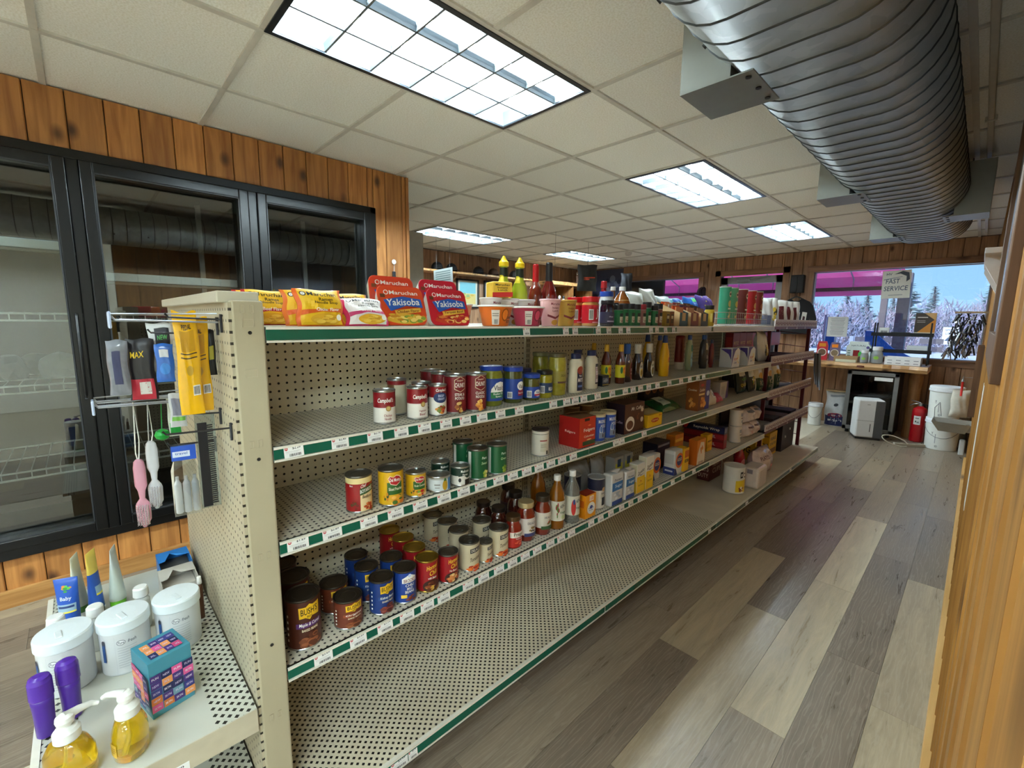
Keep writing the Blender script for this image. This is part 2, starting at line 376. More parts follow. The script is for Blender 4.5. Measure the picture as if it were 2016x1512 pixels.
for gy in GY:
    if not NEAR < gy < BACK: continue
    gaps = sorted(lx for lx, ly in LIGHTS if abs(ly-gy) < 0.05); a = FARL
    for g in gaps+[None]:
        b = g-0.305 if g is not None else (RIGHT if gy > 0.3 else OPENX)
        obj('grid_bar', MB().box(a, b, gy-0.012, gy+0.012, CEIL-0.0012, CEIL+0.028, TBAR), ceiling)
        if g is not None: a = g+0.305

# ---- walls of vertical boards with openings
def boards(root, axis, at, depth, lo, hi, z0, z1, width, mat, openings=(), off=0.0):
    """boards stand on the line axis=X/Y at the given plane; each board piece is its own part"""
    a = lo-off
    while a < hi:
        b = a+width
        cuts = sorted({max(a, lo), min(b, hi)} | {c for o in openings for c in o[:2] if max(a, lo) < c < min(b, hi)})
        for c0, c1 in zip(cuts[:-1], cuts[1:]):
            if c1-c0 < 0.012: continue
            mid = (c0+c1)/2; spans = [(z0, z1)]
            for o in openings:
                if o[0] <= mid <= o[1]:
                    ns = []
                    for s0, s1 in spans:
                        if o[2] > s0: ns.append((s0, min(s1, o[2])))
                        if o[3] < s1: ns.append((max(s0, o[3]), s1))
                    spans = [s for s in ns if s[1]-s[0] > 0.01]
            for s0, s1 in spans:
                g = 0.0018; e = 0.004; W = c1-c0; hh = s1-s0
                # board with eased edges; local frame: width along the wall, thickness into it
                prof = [(-W/2+g, 0), (-W/2+g, depth-e), (-W/2+g+e, depth), (W/2-g-e, depth), (W/2-g, depth-e), (W/2-g, 0)]
                if axis == 'Y': poly = [(d, p) for p, d in prof]
                else: poly = [(p, -d) for p, d in prof]
                m = MB().prism(poly, 'Z', -hh/2, hh/2, mat)
                p = (at, mid, (s0+s1)/2) if axis == 'Y' else (mid, at, (s0+s1)/2)
                obj('board', m, root, p, fix=True)
        a = b
COOL = (-0.78, 1.60, 0.245, 2.20)     # cooler opening along Y and z
wall_left = struct('wall_left', MB().box(LEFT-0.1, LEFT-0.02, COOL[1], 1.86, 0, CEIL, DARK).box(LEFT-0.1, LEFT-0.02, NEAR, 1.86, COOL[3], CEIL, DARK).box(LEFT-0.1, LEFT-0.02, NEAR, 1.86, 0, COOL[2], DARK)
                   .box(LEFT-0.1, LEFT-0.02, NEAR, COOL[0], 0, CEIL, DARK), 'knotty pine board wall around the glass door cooler')
boards(wall_left, 'Y', LEFT-0.02, 0.02, NEAR, 1.86, 0.0, CEIL, 0.138, PINE, [COOL], off=0.03)
struct('baseboard_left', MB().box(LEFT, LEFT+0.018, NEAR, 1.86, 0, 0.088, TRIM, 0.002), 'pine baseboard under the cooler')
obj('corner_trim', MB().box(LEFT-0.02, LEFT+0.006, 1.862, 1.885, 0, CEIL, PINE), wall_left)
struct('wall_return', MB().box(FARL-0.12, LEFT-0.02, 1.74, 1.80, 0, CEIL, M((120, 112, 100), 0.7)), 'plain return wall behind the cooler')
struct('wall_cooler_room', MB().box(FARL-0.14, FARL-0.04, NEAR, 1.8, 0, CEIL, M((120, 112, 100), 0.7)).box(FARL-0.12, LEFT, NEAR-0.1, NEAR, 0, CEIL, M((120, 112, 100), 0.7)), 'hidden wall of the cooler room')
struct('wall_partition', MB().box(-4.27, -4.17, 1.8, 2.68, 0, 2.31, M((168, 160, 146), 0.7)), 'beige painted partition wall end')
# far (window) wall
W1 = (-1.785, 0.02, 0.985, 2.165); DR = (-3.12, -2.19, 0.0, 2.18); W2 = (-4.85, -3.49, 0.95, 2.19)
wall_back = struct('wall_back', MB().box(FARL, W2[0], BACK+0.02, BACK+0.12, 0, CEIL, DARK).box(W2[1], DR[0], BACK+0.02, BACK+0.12, 0, CEIL, DARK).box(DR[1], W1[0], BACK+0.02, BACK+0.12, 0, CEIL, DARK)
   .box(W1[1], 0.5, BACK+0.02, BACK+0.12, 0, CEIL, DARK).box(W2[0], W2[1], BACK+0.02, BACK+0.12, 0, W2[2], DARK).box(W1[0], W1[1], BACK+0.02, BACK+0.12, 0, W1[2], DARK)
   .box(FARL, 0.5, BACK+0.02, BACK+0.12, 2.19, CEIL, DARK), 'pine board wall with the shop windows and door')
boards(wall_back, 'X', BACK+0.02, 0.02, FARL, 0.30, 0, CEIL, 0.14, PINEB, [W1, DR, W2])
wall_farleft = struct('wall_far_left', MB().box(FARL-0.12, FARL-0.02, 1.8, BACK, 0, CEIL, DARK), 'pine board wall with the hat shelf')
boards(wall_farleft, 'Y', FARL-0.02, 0.02, 3.0, BACK, 0, CEIL, 0.14, PINEB)
# right wall
wall_right = struct('wall_right', MB().box(RIGHT+0.02, RIGHT+0.1, 0.3, BACK, 0, CEIL, DARK), 'orange pine board wall beside the aisle')
boards(wall_right, 'Y', RIGHT+0.02, -0.02, 0.3, BACK, 0, CEIL, 0.19, PINER)
struct('baseboard_right', MB().box(RIGHT-0.022, RIGHT+0.02, 0.3, 6.4, 0, 0.09, wood('base_right', (186, 142, 78), (204, 162, 98), axis='Y', var=0.05, knots=0.3), 0.002), 'light pine baseboard along the aisle')
PAINT = M((232, 228, 216), 0.8)
struct('wall_near', MB().box(LEFT-0.1, OPENX+0.1, NEAR-0.1, NEAR, 0, CEIL, PAINT), 'plain wall behind the camera')
struct('wall_near_right', MB().box(OPENX, OPENX+0.1, NEAR, 0.4, 0, CEIL, PAINT), 'plain wall to the right of the camera')
struct('wall_near_return', MB().box(RIGHT+0.1, OPENX, 0.3, 0.4, 0, CEIL, PAINT), 'plain return wall to the right of the camera')

# ---- windows and door of the far wall
PANE = pane_mat('window_pane', (0.93, 0.96, 1.0), 0.02)
ALU = M((150, 150, 154), 0.4, 0.6)
def window(name, o, label, bars=()):
    m = MB(); x0, x1, z0, z1 = o; t = 0.085
    root = struct(name, MB().box(x0, x1, BACK+0.04, BACK+0.11, z0, z0+0.012, ALU).box(x0, x1, BACK+0.04, BACK+0.11, z1-0.012, z1, ALU).box(x0, x0+0.012, BACK+0.04, BACK+0.11, z0, z1, ALU).box(x1-0.012, x1, BACK+0.04, BACK+0.11, z0, z1, ALU), label)
    obj('pane', MB().box(x0+0.01, x1-0.01, BACK+0.075, BACK+0.08, z0+0.01, z1-0.01, PANE), root)
    obj('casing', MB().box(x0-t, x1+t, BACK-0.022, BACK, z1, z1+t, TRIMX, 0.002), root)
    obj('casing', MB().box(x0-t, x0, BACK-0.022, BACK, z0, z1, TRIMZ, 0.002), root)
    if x1 < -1: obj('casing', MB().box(x1, x1+t, BACK-0.022, BACK, z0, z1, TRIMZ, 0.002), root)
    obj('casing', MB().box(x0-t, x1+t, BACK-0.022, BACK, z0-t, z0, TRIMX, 0.002), root)
    obj('sill', MB().box(x0-0.01, x1, BACK-0.045, BACK+0.07, z0-0.012, z0+0.006, TRIMX, 0.002), root)
    for bx in bars: obj('mullion', MB().box(bx-0.015, bx+0.015, BACK+0.05, BACK+0.1, z0, z1, ALU), root)
    return root
window('window_1', W1, 'wide shop window above the live edge counter')
window('window_2', W2, 'shop window left of the glass door')
dr = struct('door_1', MB().box(DR[0], DR[0]+0.10, BACK+0.03, BACK+0.075, 0, DR[3]-0.02, ALU).box(DR[1]-0.10, DR[1], BACK+0.03, BACK+0.075, 0, DR[3]-0.02, ALU).box(DR[0], DR[1], BACK+0.03, BACK+0.075, DR[3]-0.13, DR[3]-0.02, ALU).box(DR[0], DR[1], BACK+0.03, BACK+0.075, 0, 0.25, ALU), 'aluminium framed glass entrance door')
obj('pane', MB().box(DR[0]+0.09, DR[1]-0.09, BACK+0.05, BACK+0.056, 0.24, DR[3]-0.12, PANE), dr)
obj('door_closer', MB().box(-2.86, -2.66, BACK-0.03, BACK+0.03, 2.075, 2.125, STEEL, 0.006).tube([(-2.7, BACK-0.02, 2.12), (-2.52, BACK-0.1, 2.14), (-2.35, BACK-0.01, 2.15)], 0.008, STEEL), dr)
obj('push_bar', MB().tube([(DR[0]+0.06, BACK-0.02, 1.05), (DR[1]-0.06, BACK-0.02, 1.05)], 0.016, STEEL), dr)
for a in ((DR[0]-0.09, DR[0], 0, 2.27), (DR[1], DR[1]+0.09, 0, 2.27)):
    obj('casing', MB().box(a[0], a[1], BACK-0.022, BACK, a[2], a[3], TRIMZ, 0.002), dr)
obj('casing', MB().box(DR[0]-0.09, DR[1]+0.09, BACK-0.022, BACK, DR[3], DR[3]+0.09, TRIMX, 0.002), dr)

# ---- fluorescent troffers with parabolic louvres
def emit_mat(name, col, st):
    m = bpy.data.materials.new(name); m.use_nodes = True; nt = m.node_tree; nt.nodes.clear()
    o = N(nt, 'ShaderNodeOutputMaterial'); e = N(nt, 'ShaderNodeEmission'); e.inputs[0].default_value = (*col, 1); e.inputs[1].default_value = st
    nt.links.new(e.outputs[0], o.inputs[0]); return m
TUBE = emit_mat('lamp_tube', (0.79, 0.97, 1.03), LAMP*5.6)
LENS = emit_mat('lamp_lens', (0.86, 0.97, 1.0), LENS_ST)
LOUV = M((100, 108, 114), 0.4, 0.3, noise=0.02)
def troffer_parts():
    fr = MB(); X, Y = 0.298, 0.603
    dk = M((58, 62, 68), 0.35, 0.6)
    for a, b, c, d in ((-X, -X+0.022, -Y, Y), (X-0.022, X, -Y, Y), (-X, X, -Y, -Y+0.022), (-X, X, Y-0.022, Y)): fr.box(a, b, c, d, -0.006, 0.02, dk)
    for a, b, c, d in ((-X+0.02, -X+0.024, -Y, Y), (X-0.024, X-0.02, -Y, Y), (-X, X, -Y+0.02, -Y+0.024), (-X, X, Y-0.024, Y-0.02)): fr.box(a, b, c, d, 0.0, 0.09, LOUV)
    lens = MB().box(-X+0.024, X-0.024, -Y+0.024, Y-0.024, 0.072, 0.085, LENS)
    tubes = []
    for tx in (-0.0913, 0.0913): tubes.append(MB().tube([(tx, -Y+0.04, 0.056), (tx, Y-0.04, 0.056)], 0.014, TUBE, 8))
    lo = []
    iw, il = X-0.024, Y-0.024
    def blade(p0, p1):    # parabolic blade: wide at the top, thin at the bottom
        (x0, y0), (x1, y1) = p0, p1
        b = MB(); d = Vector((x1-x0, y1-y0, 0)).normalized(); n = Vector((-d.y, d.x, 0)); a = Vector((x0, y0, 0)); c = Vector((x1, y1, 0))
        pr = [(0.0042, 0.0), (0.0045, 0.015), (0.008, 0.03)]
        for sgn in (1, -1):
            for (w0, h0), (w1, h1) in zip(pr[:-1], pr[1:]):
                b.add([a+n*sgn*w0+Vector((0, 0, h0)), c+n*sgn*w0+Vector((0, 0, h0)), c+n*sgn*w1+Vector((0, 0, h1)), a+n*sgn*w1+Vector((0, 0, h1))], [(0, 1, 2, 3)], LOUV)
        b.add([a-n*0.0042, c-n*0.0042, c+n*0.0042, a+n*0.0042], [(0, 1, 2, 3)], M((112, 120, 124), 0.5))
        return b
    for k in (1, 2): lo.append(blade((-iw+2*iw*k/3, -il), (-iw+2*iw*k/3, il)))
    for k in range(1, 6): lo.append(blade((-iw, -il+2*il*k/6), (iw, -il+2*il*k/6)))
    return fr.mesh('frame'), lens.mesh('diffuser'), [t.mesh('lamp_tube') for t in tubes], [b.mesh('louvre_blade') for b in lo]
TP = troffer_parts()
LL = ['large fluorescent ceiling light nearest the camera', 'louvred ceiling light in the middle of the aisle row', 'louvred ceiling light of the aisle row nearest the window wall',
      'ceiling light just past the beige partition above the hats', 'small distant ceiling light behind the hanging bags', 'unseen fill light added behind the camera', 'unseen fill light added behind the camera on the right', 'unseen fill light added at the back of the shop', 'unseen fill light added in the far corner behind the camera', 'unseen fill light added above and behind the camera', 'unseen fill light added at the back, middle one']
for (lx, ly), lab in zip(LIGHTS, LL):
    t = thing('ceiling_light', lab, 'ceiling light', (lx, ly, CEIL), 0, 'fluorescent troffers in the ceiling')
    obj('frame', TP[0], t); obj('diffuser', TP[1], t)
    for q in TP[2]: obj('lamp_tube', q, t)
    for q in TP[3]: obj('louvre_blade', q, t)

# ---- flat oval spiral duct with registers
def duct():
    t = thing('air_duct', 'big galvanised oval spiral duct hung under the ceiling', 'air duct', (0, 0, 2.1))
    m, nt, b = new_mat('galvanised'); L = nt.links.new
    tcn = N(nt, 'ShaderNodeTexCoord'); v = N(nt, 'ShaderNodeTexVoronoi'); v.inputs['Scale'].default_value = 26; L(tcn.outputs['Object'], v.inputs['Vector'])
    cr = N(nt, 'ShaderNodeValToRGB'); cr.color_ramp.elements[0].color = (*lin((142, 146, 142)), 1); cr.color_ramp.elements[1].color = (*lin((170, 173, 168)), 1); L(v.outputs['Color'], cr.inputs[0])
    L(cr.outputs[0], b.inputs['Base Color']); b.inputs['Metallic'].default_value = 0.3; b.inputs['Roughness'].default_value = 0.4
    rib = M((88, 92, 92), 0.4, 0.8, noise=0.03)
    r, xa, xb, cz = 0.16, -0.477, -0.305, 0.16
    n = 14
    def sec(rr):
        out = []
        for i in range(n+1): a = math.pi/2+math.pi*i/n; out.append((xa+rr*math.cos(a), cz+rr*math.sin(a)))
        for i in range(n+1): a = -math.pi/2+math.pi*i/n; out.append((xb+rr*math.cos(a), cz+rr*math.sin(a)))
        return out
    y0, y1 = -1.2, 5.14
    S = sec(r); k = len(S); p = 0.103
    sh = MB()
    sh.add([(x, y0, z) for x, z in S]+[(x, y1, z) for x, z in S], [(i, (i+1) % k, k+(i+1) % k, k+i) for i in range(k)], m, True)
    sh.add([(x, y1, z) for x, z in S], [list(range(k))], m)
    obj('shell', sh, t, fix=True)
    ribm = MB(); R0, R1 = sec(r-0.001), sec(r+0.0035)
    for ww in (0,):
        ribm.add([(x, -0.004, z) for x, z in R0]+[(x, -0.0015, z) for x, z in R1]+[(x, 0.0015, z) for x, z in R1]+[(x, 0.004, z) for x, z in R0],
                 [(j*k+i, j*k+(i+1) % k, (j+1)*k+(i+1) % k, (j+1)*k+i) for j in range(3) for i in range(k)], rib, True)
    me = ribm.mesh('rib'); y = y0+0.05
    while y < y1: obj('rib', me, t, (0, y, 0)); y += p
    gal = M((150, 153, 148), 0.42, 0.75, noise=0.06, scale=30); scr = M((60, 60, 60), 0.4, 0.9)
    for x0, x1, by in ((-0.705, -0.5, 1.36), (-0.705, -0.5, 2.975), (-0.705, -0.5, 4.63), (-0.25, -0.045, 3.96)):
        left = x0 < -0.6
        bx = MB()
        zt = 0.30
        out, inn = (x0, x1) if left else (x1, x0)
        bx.box(min(out, inn), max(out, inn), by, by+0.225, -0.009, -0.005, gal)                # flange plate under the duct
        xm = -0.56 if left else -0.2
        bx.box(min(out, xm), max(out, xm), by, by+0.225, -0.006, zt, gal)
        q = obj('register_box', bx, t)
        ex = inn
        for sy in (0.03, 0.11, 0.19): obj('screw', MB().lathe([(0.008, -0.012), (0.008, -0.009)], scr, 8, ex+(-0.022 if left else 0.022), by+sy), q)
    for sy in (0.3, 0.55, 0.8, 1.05, 1.3):
        a = math.radians(215); obj('screw', MB().tube([(xa+(r)*math.cos(a), sy, cz+r*math.sin(a)), (xa+(r+0.006)*math.cos(a), sy, cz+(r+0.006)*math.sin(a))], 0.007, scr), t)
    for hy in (1.75, 4.2):
        for hx in (-0.155, -0.63): obj('hanger_rod', MB().tube([(hx, hy, 0.2), (hx, hy, 0.38)], 0.004, rib), t)
duct()
cnd = thing('conduit', 'thin painted conduit running along the ceiling behind the duct', 'conduit', (-0.085, 1.2, CEIL-0.012))
obj('pipe', MB().box(-0.012, 0.012, -0.9, 6.4, -0.012, 0.010, M((196, 188, 172), 0.5), 0.004), cnd)
for yy in (0.3, 2.2, 4.1): obj('strap', MB().box(-0.022, 0.022, yy, yy+0.02, -0.014, 0.008, TBAR), cnd)

# ================================================================ GLASS DOOR COOLER
def cooler():
    y0, y1, z0, z1 = COOL
    t = thing('glass_door_cooler', 'long black framed glass door cooler set into the pine wall', 'cooler', (LEFT, 0, 0))
    blk = M((8, 8, 9), 0.32, noise=0.1); ins = M((78, 77, 72), 0.6, noise=0.1, scale=3); insd = M((62, 52, 42), 0.7, noise=0.3, scale=4)
    fr = MB(); x0, x1 = -0.06, 0.03
    fr.box(x0, x1, y0, y1, z1-0.045, z1, blk, 0.004).box(x0, x1, y0, y1, z0, z0+0.05, blk, 0.004).box(x0, x1, y1-0.045, y1, z0, z1, blk, 0.004).box(x0, x1, y0, y0+0.045, z0, z1, blk, 0.004)
    obj('frame', fr, t)
    D = 1.05
    obj('liner', MB().box(-D-0.03, -D, y0, y1, z0-0.1, z1+0.05, insd).box(-D, -0.1, y0, y1, z0-0.12, z0-0.09, ins).box(-D, -0.1, y0, y1, z1+0.02, z1+0.05, ins)
        .box(-D, -0.1, y1, y1+0.03, z0-0.1, z1+0.05, ins).box(-D, -0.1, y0-0.03, y0, z0-0.1, z1+0.05, ins), t)
    glass = pane_mat('cooler_glass', (0.80, 0.82, 0.80), 0.075)
    seal = M((40, 41, 44), 0.5)
    mull = [y0+0.045, 0.035, 0.805, y1-0.045]
    for k in (1, 2): obj('mullion', MB().box(x0, x1+0.004, mull[k]-0.022, mull[k]+0.022, z0+0.05, z1-0.045, blk, 0.003), t)
    for k in range(3):
        a, b = mull[k]+(0.024 if k else 0.002), mull[k+1]-(0.024 if k < 2 else 0.002); c, d = z0+0.052, z1-0.047; w = 0.048
        door = MB().box(-0.045, 0.045, a, a+w, c, d, blk, 0.004).box(-0.045, 0.045, b-w, b, c, d, blk, 0.004).box(-0.045, 0.045, a+w, b-w, c, c+w, blk, 0.004).box(-0.045, 0.045, a+w, b-w, d-w, d, blk, 0.004)
        o = obj('door', door, t)
        obj('pane', MB().box(-0.034, -0.028, a+w-0.004, b-w+0.004, c+w-0.004, d-w+0.004, glass), o)
        obj('gasket', MB().box(0.03, 0.0465, a+w, a+w+0.006, c+w, d-w, seal).box(0.03, 0.0465, b-w-0.006, b-w, c+w, d-w, seal).box(0.03, 0.0465, a+w, b-w, d-w-0.006, d-w, seal).box(0.03, 0.0465, a+w, b-w, c+w, c+w+0.006, seal), o)
        obj('handle', MB().tube([(0.045, b-0.024, 1.0), (0.066, b-0.024, 1.02), (0.066, b-0.024, 1.40), (0.045, b-0.024, 1.42)], 0.007, blk), o)
    wire = M((215, 216, 208), 0.4, 0.1, noise=0.05)
    def wshelf(ya, yb, z, tilt=0.0):
        m = MB(); n = int((yb-ya)/0.05); xa, xb = -0.16, -0.80
        def zz(x): return z + tilt*(xa-x)
        for q in (xa, xb, (xa+xb)/2): m.tube([(q, ya, zz(q)), (q, yb, zz(q))], 0.006, wire, 6)
        m.tube([(xa, ya, z-0.035), (xa, yb, z-0.035)], 0.006, wire, 6)
        for k in range(n+1):
            yy = ya+(yb-ya)*k/n; m.tube([(xa, yy, z-0.035), (xa, yy, zz(xa)+0.004), (xb, yy, zz(xb)+0.004)], 0.0027, wire, 4)
        obj('wire_shelf', m, t)
    for ya, yb in ((y0+0.06, 0.01), (0.06, 0.785), (0.83, y1-0.06)):
        for z in (0.62, 1.06, 1.42): wshelf(ya, yb, z, 0.0)
    lb = M((206, 214, 214), 0.4); 
    for ya, yb, z in ((y0+0.1, -0.045, 1.74), (0.12, 0.74, 1.60)):
        obj('channel_strip', MB().box(-0.19, -0.165, ya, yb, z, z+0.045, lb, 0.004), t)
        obj('channel_strip', MB().box(-0.20, -0.16, ya, yb+0.06, z-0.016, z-0.004, M((120, 116, 104), 0.5)), t)
    for ya in (0.66, 1.38): obj('upright', MB().box(-0.86, -0.83, ya, ya+0.03, z0, z1, M((150, 148, 142), 0.5, 0.3)), t)
cooler()
def cooler_contents():
    g = [M((150, 152, 150), 0.35, noise=0.2, scale=12), M((96, 98, 100), 0.4, noise=0.2, scale=12), M((170, 172, 168), 0.3, noise=0.2, scale=12)]
    n = 0
    for k, (yy, xx, s) in enumerate(((-0.10, -3.50, 0.10), (-0.30, -3.50, 0.095), (-0.50, -3.48, 0.10), (-0.69, -3.5, 0.085), (-0.20, -3.74, 0.09), (-0.42, -3.74, 0.09))):
        bm = bmesh.new(); bmesh.ops.create_icosphere(bm, subdivisions=2, radius=1)
        rnd = random.Random(k)
        for v in bm.verts: v.co = Vector((v.co.x*s*1.0, v.co.y*s*0.9, max(v.co.z, -0.5)*s*0.9))*(1+rnd.uniform(-0.10, 0.10))
        me = bpy.data.meshes.new('ice_bag'); bm.to_mesh(me); bm.free(); me.materials.append(g[k % 3])
        lo = min(v.co.z for v in me.vertices)
        o = obj('ice_bag', me, None, (xx, yy, 1.076-lo))
        tag(o, ['crumpled grey plastic bag on the cooler shelf nearest the mullion', 'dark plastic bag behind the cooler glass, second from the mullion', 'pale plastic bag behind the cooler glass, third from the mullion', 'grey plastic bag at the left end of the cooler shelf', 'dark plastic bag at the back of the cooler shelf', 'pale plastic bag in the back corner of the cooler shelf'][k], 'bag', 'bags on the cooler shelf')
cooler_contents()

# ================================================================ GONDOLA SHELVING
FX = -1.15; BPX = -1.552; BPX2 = -1.70; GXL = -2.10
SEC = [0.307, 1.59, 2.81, 4.03, 5.38]
SZ = {1: 1.40, 2: 1.11, 3: 0.865, 4: 0.515}
PEG = perf_mat('pegboard_back', (218, 208, 178), (16, 14, 12), 0.0254, 0.0038, ('Y', 'Z'), rough=0.5)
PEGE = perf_mat('pegboard_end', (180, 170, 144), (40, 34, 26), 0.0254, 0.0036, ('X', 'Z'), rough=0.5)
DECK = perf_mat('perforated_deck', (210, 201, 176), (24, 21, 18), 0.0235, 0.0053, ('X', 'Y'), stag=True, rough=0.42, dirt=0.22)
SHELF = perf_mat('perforated_shelf', (208, 201, 180), (30, 27, 23), 0.0170, 0.0034, ('X', 'Y'), stag=False, rough=0.42, dirt=0.2)
ESHELF = perf_mat('perforated_end_shelf', (192, 192, 178), (34, 32, 28), 0.0254, 0.0062, ('X', 'Y'), stag=True, rough=0.4, dirt=0.08)
GREEN = M((10, 92, 72), 0.25, noise=0.12, scale=8, coat=0.3)
RAILW = M((222, 218, 204), 0.35)
SILV = M((190, 192, 190), 0.35, 0.5, noise=0.15, scale=6)
TAGW = (236, 236, 232)
def price_tag_mesh(price, w=0.05, h=0.030, logo=(190, 30, 40)):
    m = MB().box(0, 0.0008, -w/2, w/2, -h/2, h/2, M(TAGW, 0.35, noise=0.03))
    fm = lambda s, z, l: (0.0008+l, s, z)
    lay(m, [('e', -w*0.38, h*0.27, w*0.17, h*0.30, logo), ('t', 'HH', -w*0.38, h*0.27, w*0.11, h*0.14, (240, 235, 230)), ('t', price, w*0.14, h*0.27, w*0.42, h*0.24, (25, 25, 28)),
            ('r', -w*0.05, h*0.0, w*0.75, h*0.035, (190, 190, 190)), ('r', -w*0.10, -h*0.11, w*0.6, h*0.03, (200, 200, 200)), ('bars', w*0.06, -h*0.30, w*0.62, h*0.22, (40, 40, 42))], fm, 0, 0, eps=0.0001)
    return m.mesh('price_tag')
_PT = {}
def price_tag(parent, y, z, price, x=FX, tilt=0.0, w=0.05, h=0.030):
    k = (price, w, h)
    if k not in _PT: _PT[k] = price_tag_mesh(price, w, h)
    o = bpy.data.objects.new('price_tag', _PT[k]); COL.objects.link(o); o.parent = parent; o.location = (x, y, z); o.rotation_euler = (random.uniform(-0.03, 0.03), -0.12+tilt, 0)
    return o
def make_shelf(parent, y0, y1, z, name='shelf', mat=SHELF, rail=GREEN, fx=FX, bx=BPX, green=(0, 1), depth_front=True):
    g = 0.0025
    s = MB().box(bx+0.004, fx-0.006, y0+g, y1-g, z-0.024, z-0.004, mat)
    s.box(bx+0.004, fx-0.03, y0+g, y0+g+0.003, z-0.036, z-0.02, CREAM).box(bx+0.004, fx-0.03, y1-g-0.003, y1-g, z-0.036, z-0.02, CREAM)
    o = obj(name, s, parent)
    r = MB()
    # price channel: top bead, face, bottom bead
    r.box(fx-0.012, fx, y0+g, y1-g, z-0.010, z-0.0045, RAILW).box(fx-0.012, fx+0.002, y0+g, y1-g, z-0.041, z-0.036, RAILW).box(fx-0.012, fx-0.004, y0+g, y1-g, z-0.038, z-0.004, RAILW)
    obj('price_channel', r, o)
    a, b = y0+(y1-y0)*green[0], y0+(y1-y0)*green[1]
    if b > a: obj('channel_strip', MB().box(fx-0.004, fx-0.0015, a+g, b-g, z-0.035, z-0.007, rail), o)
    if b < y1-0.01: obj('channel_strip', MB().box(fx-0.004, fx-0.0015, b+g, y1-g, z-0.035, z-0.007, SILV), o)
    # bracket arms
    for yy in (y0+0.006, y1-0.010):
        obj('bracket', MB().prism([(bx, z-0.024), (fx-0.06, z-0.024), (fx-0.06, z-0.032), (bx, z-0.075)], 'Y', yy, yy+0.004, CREAM), o)
    return o
def gondola():
    t = thing('gondola_shelving', 'long cream metal double sided grocery shelving with green price rails', 'shelving', (0, 0, 0))
    obj('base_plinth', MB().box(GXL+0.12, -1.12, SEC[0]+0.01, SEC[4]-0.03, 0.0, 0.115, M((58, 46, 38), 0.6)), t)
    for k in range(4):
        a, b = SEC[k], SEC[k+1]
        obj('back_panel', MB().box(BPX-0.006, BPX, a+(0.0 if k == 0 else 0.018), b-0.018, 0.15, 1.365, PEG), t)
        obj('back_panel', MB().box(BPX2, BPX2+0.006, a+0.018, b-0.018, 0.15, 1.365, PEG), t)
        dk = MB().box(BPX, -1.035-0.006, a+0.002, b-0.002, 0.132, 0.16, DECK if k < 2 else M((200, 192, 172), 0.45, noise=0.2, scale=5))
        o = obj('base_deck', dk, t)
        obj('price_channel', MB().box(-1.041, -1.030, a+0.002, b-0.002, 0.152, 0.1595, RAILW).box(-1.041, -1.033, a+0.002, b-0.002, 0.122, 0.155, RAILW).box(-1.041, -1.029, a+0.002, b-0.002, 0.118, 0.123, RAILW), o)
        obj('channel_strip', MB().box(-1.033, -1.0305, a+0.004, b-0.004, 0.124, 0.153, GREEN if k < 2 else M((74, 104, 96), 0.25, noise=0.3, scale=6, coat=0.4)), o)
        if k == 0: price_tag(o, 0.555, 0.139, '$3.99', -1.0302, 0, 0.055); price_tag(o, 0.60, 0.139, '$3.79', -1.0302, 0, 0.03)
        if k == 1: price_tag(o, 2.71, 0.139, '$4.29', -1.0302, 0, 0.04)
        if k == 2: price_tag(o, 3.35, 0.139, '$5.49', -1.0302, 0, 0.05)
        if k == 3: price_tag(o, 4.42, 0.139, '$2.49', -1.0302, 0, 0.05)
    for y in SEC[1:4]+[SEC[4]-0.02]:
        o = obj('upright', MB().box(BPX-0.03, BPX+0.008, y-0.017, y+0.017, 0.0, 1.40, CREAM), t)
        sl = MB(); z = 0.22
        while z < 1.37:
            for dy in (-0.006, 0.006): sl.box(BPX+0.0078, BPX+0.0086, y+dy-0.0016, y+dy+0.0016, z, z+0.017, M((20, 18, 16), 0.8))
            z += 0.0254
        obj('slots', sl, o)
    obj('core_panel', MB().box(BPX2+0.02, BPX-0.02, 0.34, SEC[4]-0.02, 0.1, 1.35, M((60, 52, 44), 0.8)), t)
    # end post
    pm_ = MB().box(GXL, FX, 0.243, SEC[0], 0.0, 1.455, CREAM, 0.004)
    p = obj('end_post', pm_, t)
    em = M((182, 172, 146), 0.5); dkm = M((30, 26, 22), 0.7)
    def emb(y, z, w, h, slot=False):
        m = MB()
        for a, b, c, d in ((y-w/2, y-w/2+0.0015, z-h/2, z+h/2), (y+w/2-0.0015, y+w/2, z-h/2, z+h/2), (y-w/2, y+w/2, z-h/2, z-h/2+0.0015), (y-w/2, y+w/2, z+h/2-0.0015, z+h/2)): m.box(FX-0.001, FX+0.0012, a, b, c, d, em)
        m.box(FX-0.001, FX+0.0004, y-w/2, y+w/2, z-h/2, z+h/2, CREAM); obj('stamped_slot', m, p)
    for z in (1.436, 1.122, 0.84, 0.40):
        emb(0.264, z, 0.008, 0.018); emb(0.283, z, 0.008, 0.018)
    for z in (1.405, 1.29): emb(0.274, z, 0.024, 0.018)
    for z in (1.383, 1.085, 0.60): obj('bolt_hole', MB().tube([(FX-0.001, 0.276, z), (FX+0.0012, 0.276, z)], 0.0042, dkm, 10), p)
    # end panel (pegboard) and top cap
    obj('end_panel', MB().box(GXL, FX-0.004, 0.237, 0.243, 0.06, 1.45, PEGE), t)
    obj('top_cap', MB().box(GXL-0.005, FX-0.03, 0.222, SEC[0], 1.45, 1.476, CREAMW, 0.003), t)
    # aisle shelves
    prices = {}
    GR = {1: (1, 1, 0.0, 0), 2: (1, 1, 0.9, 0), 3: (1, 1, 0.62, 0), 4: (1, 1, 0.25, 0)}
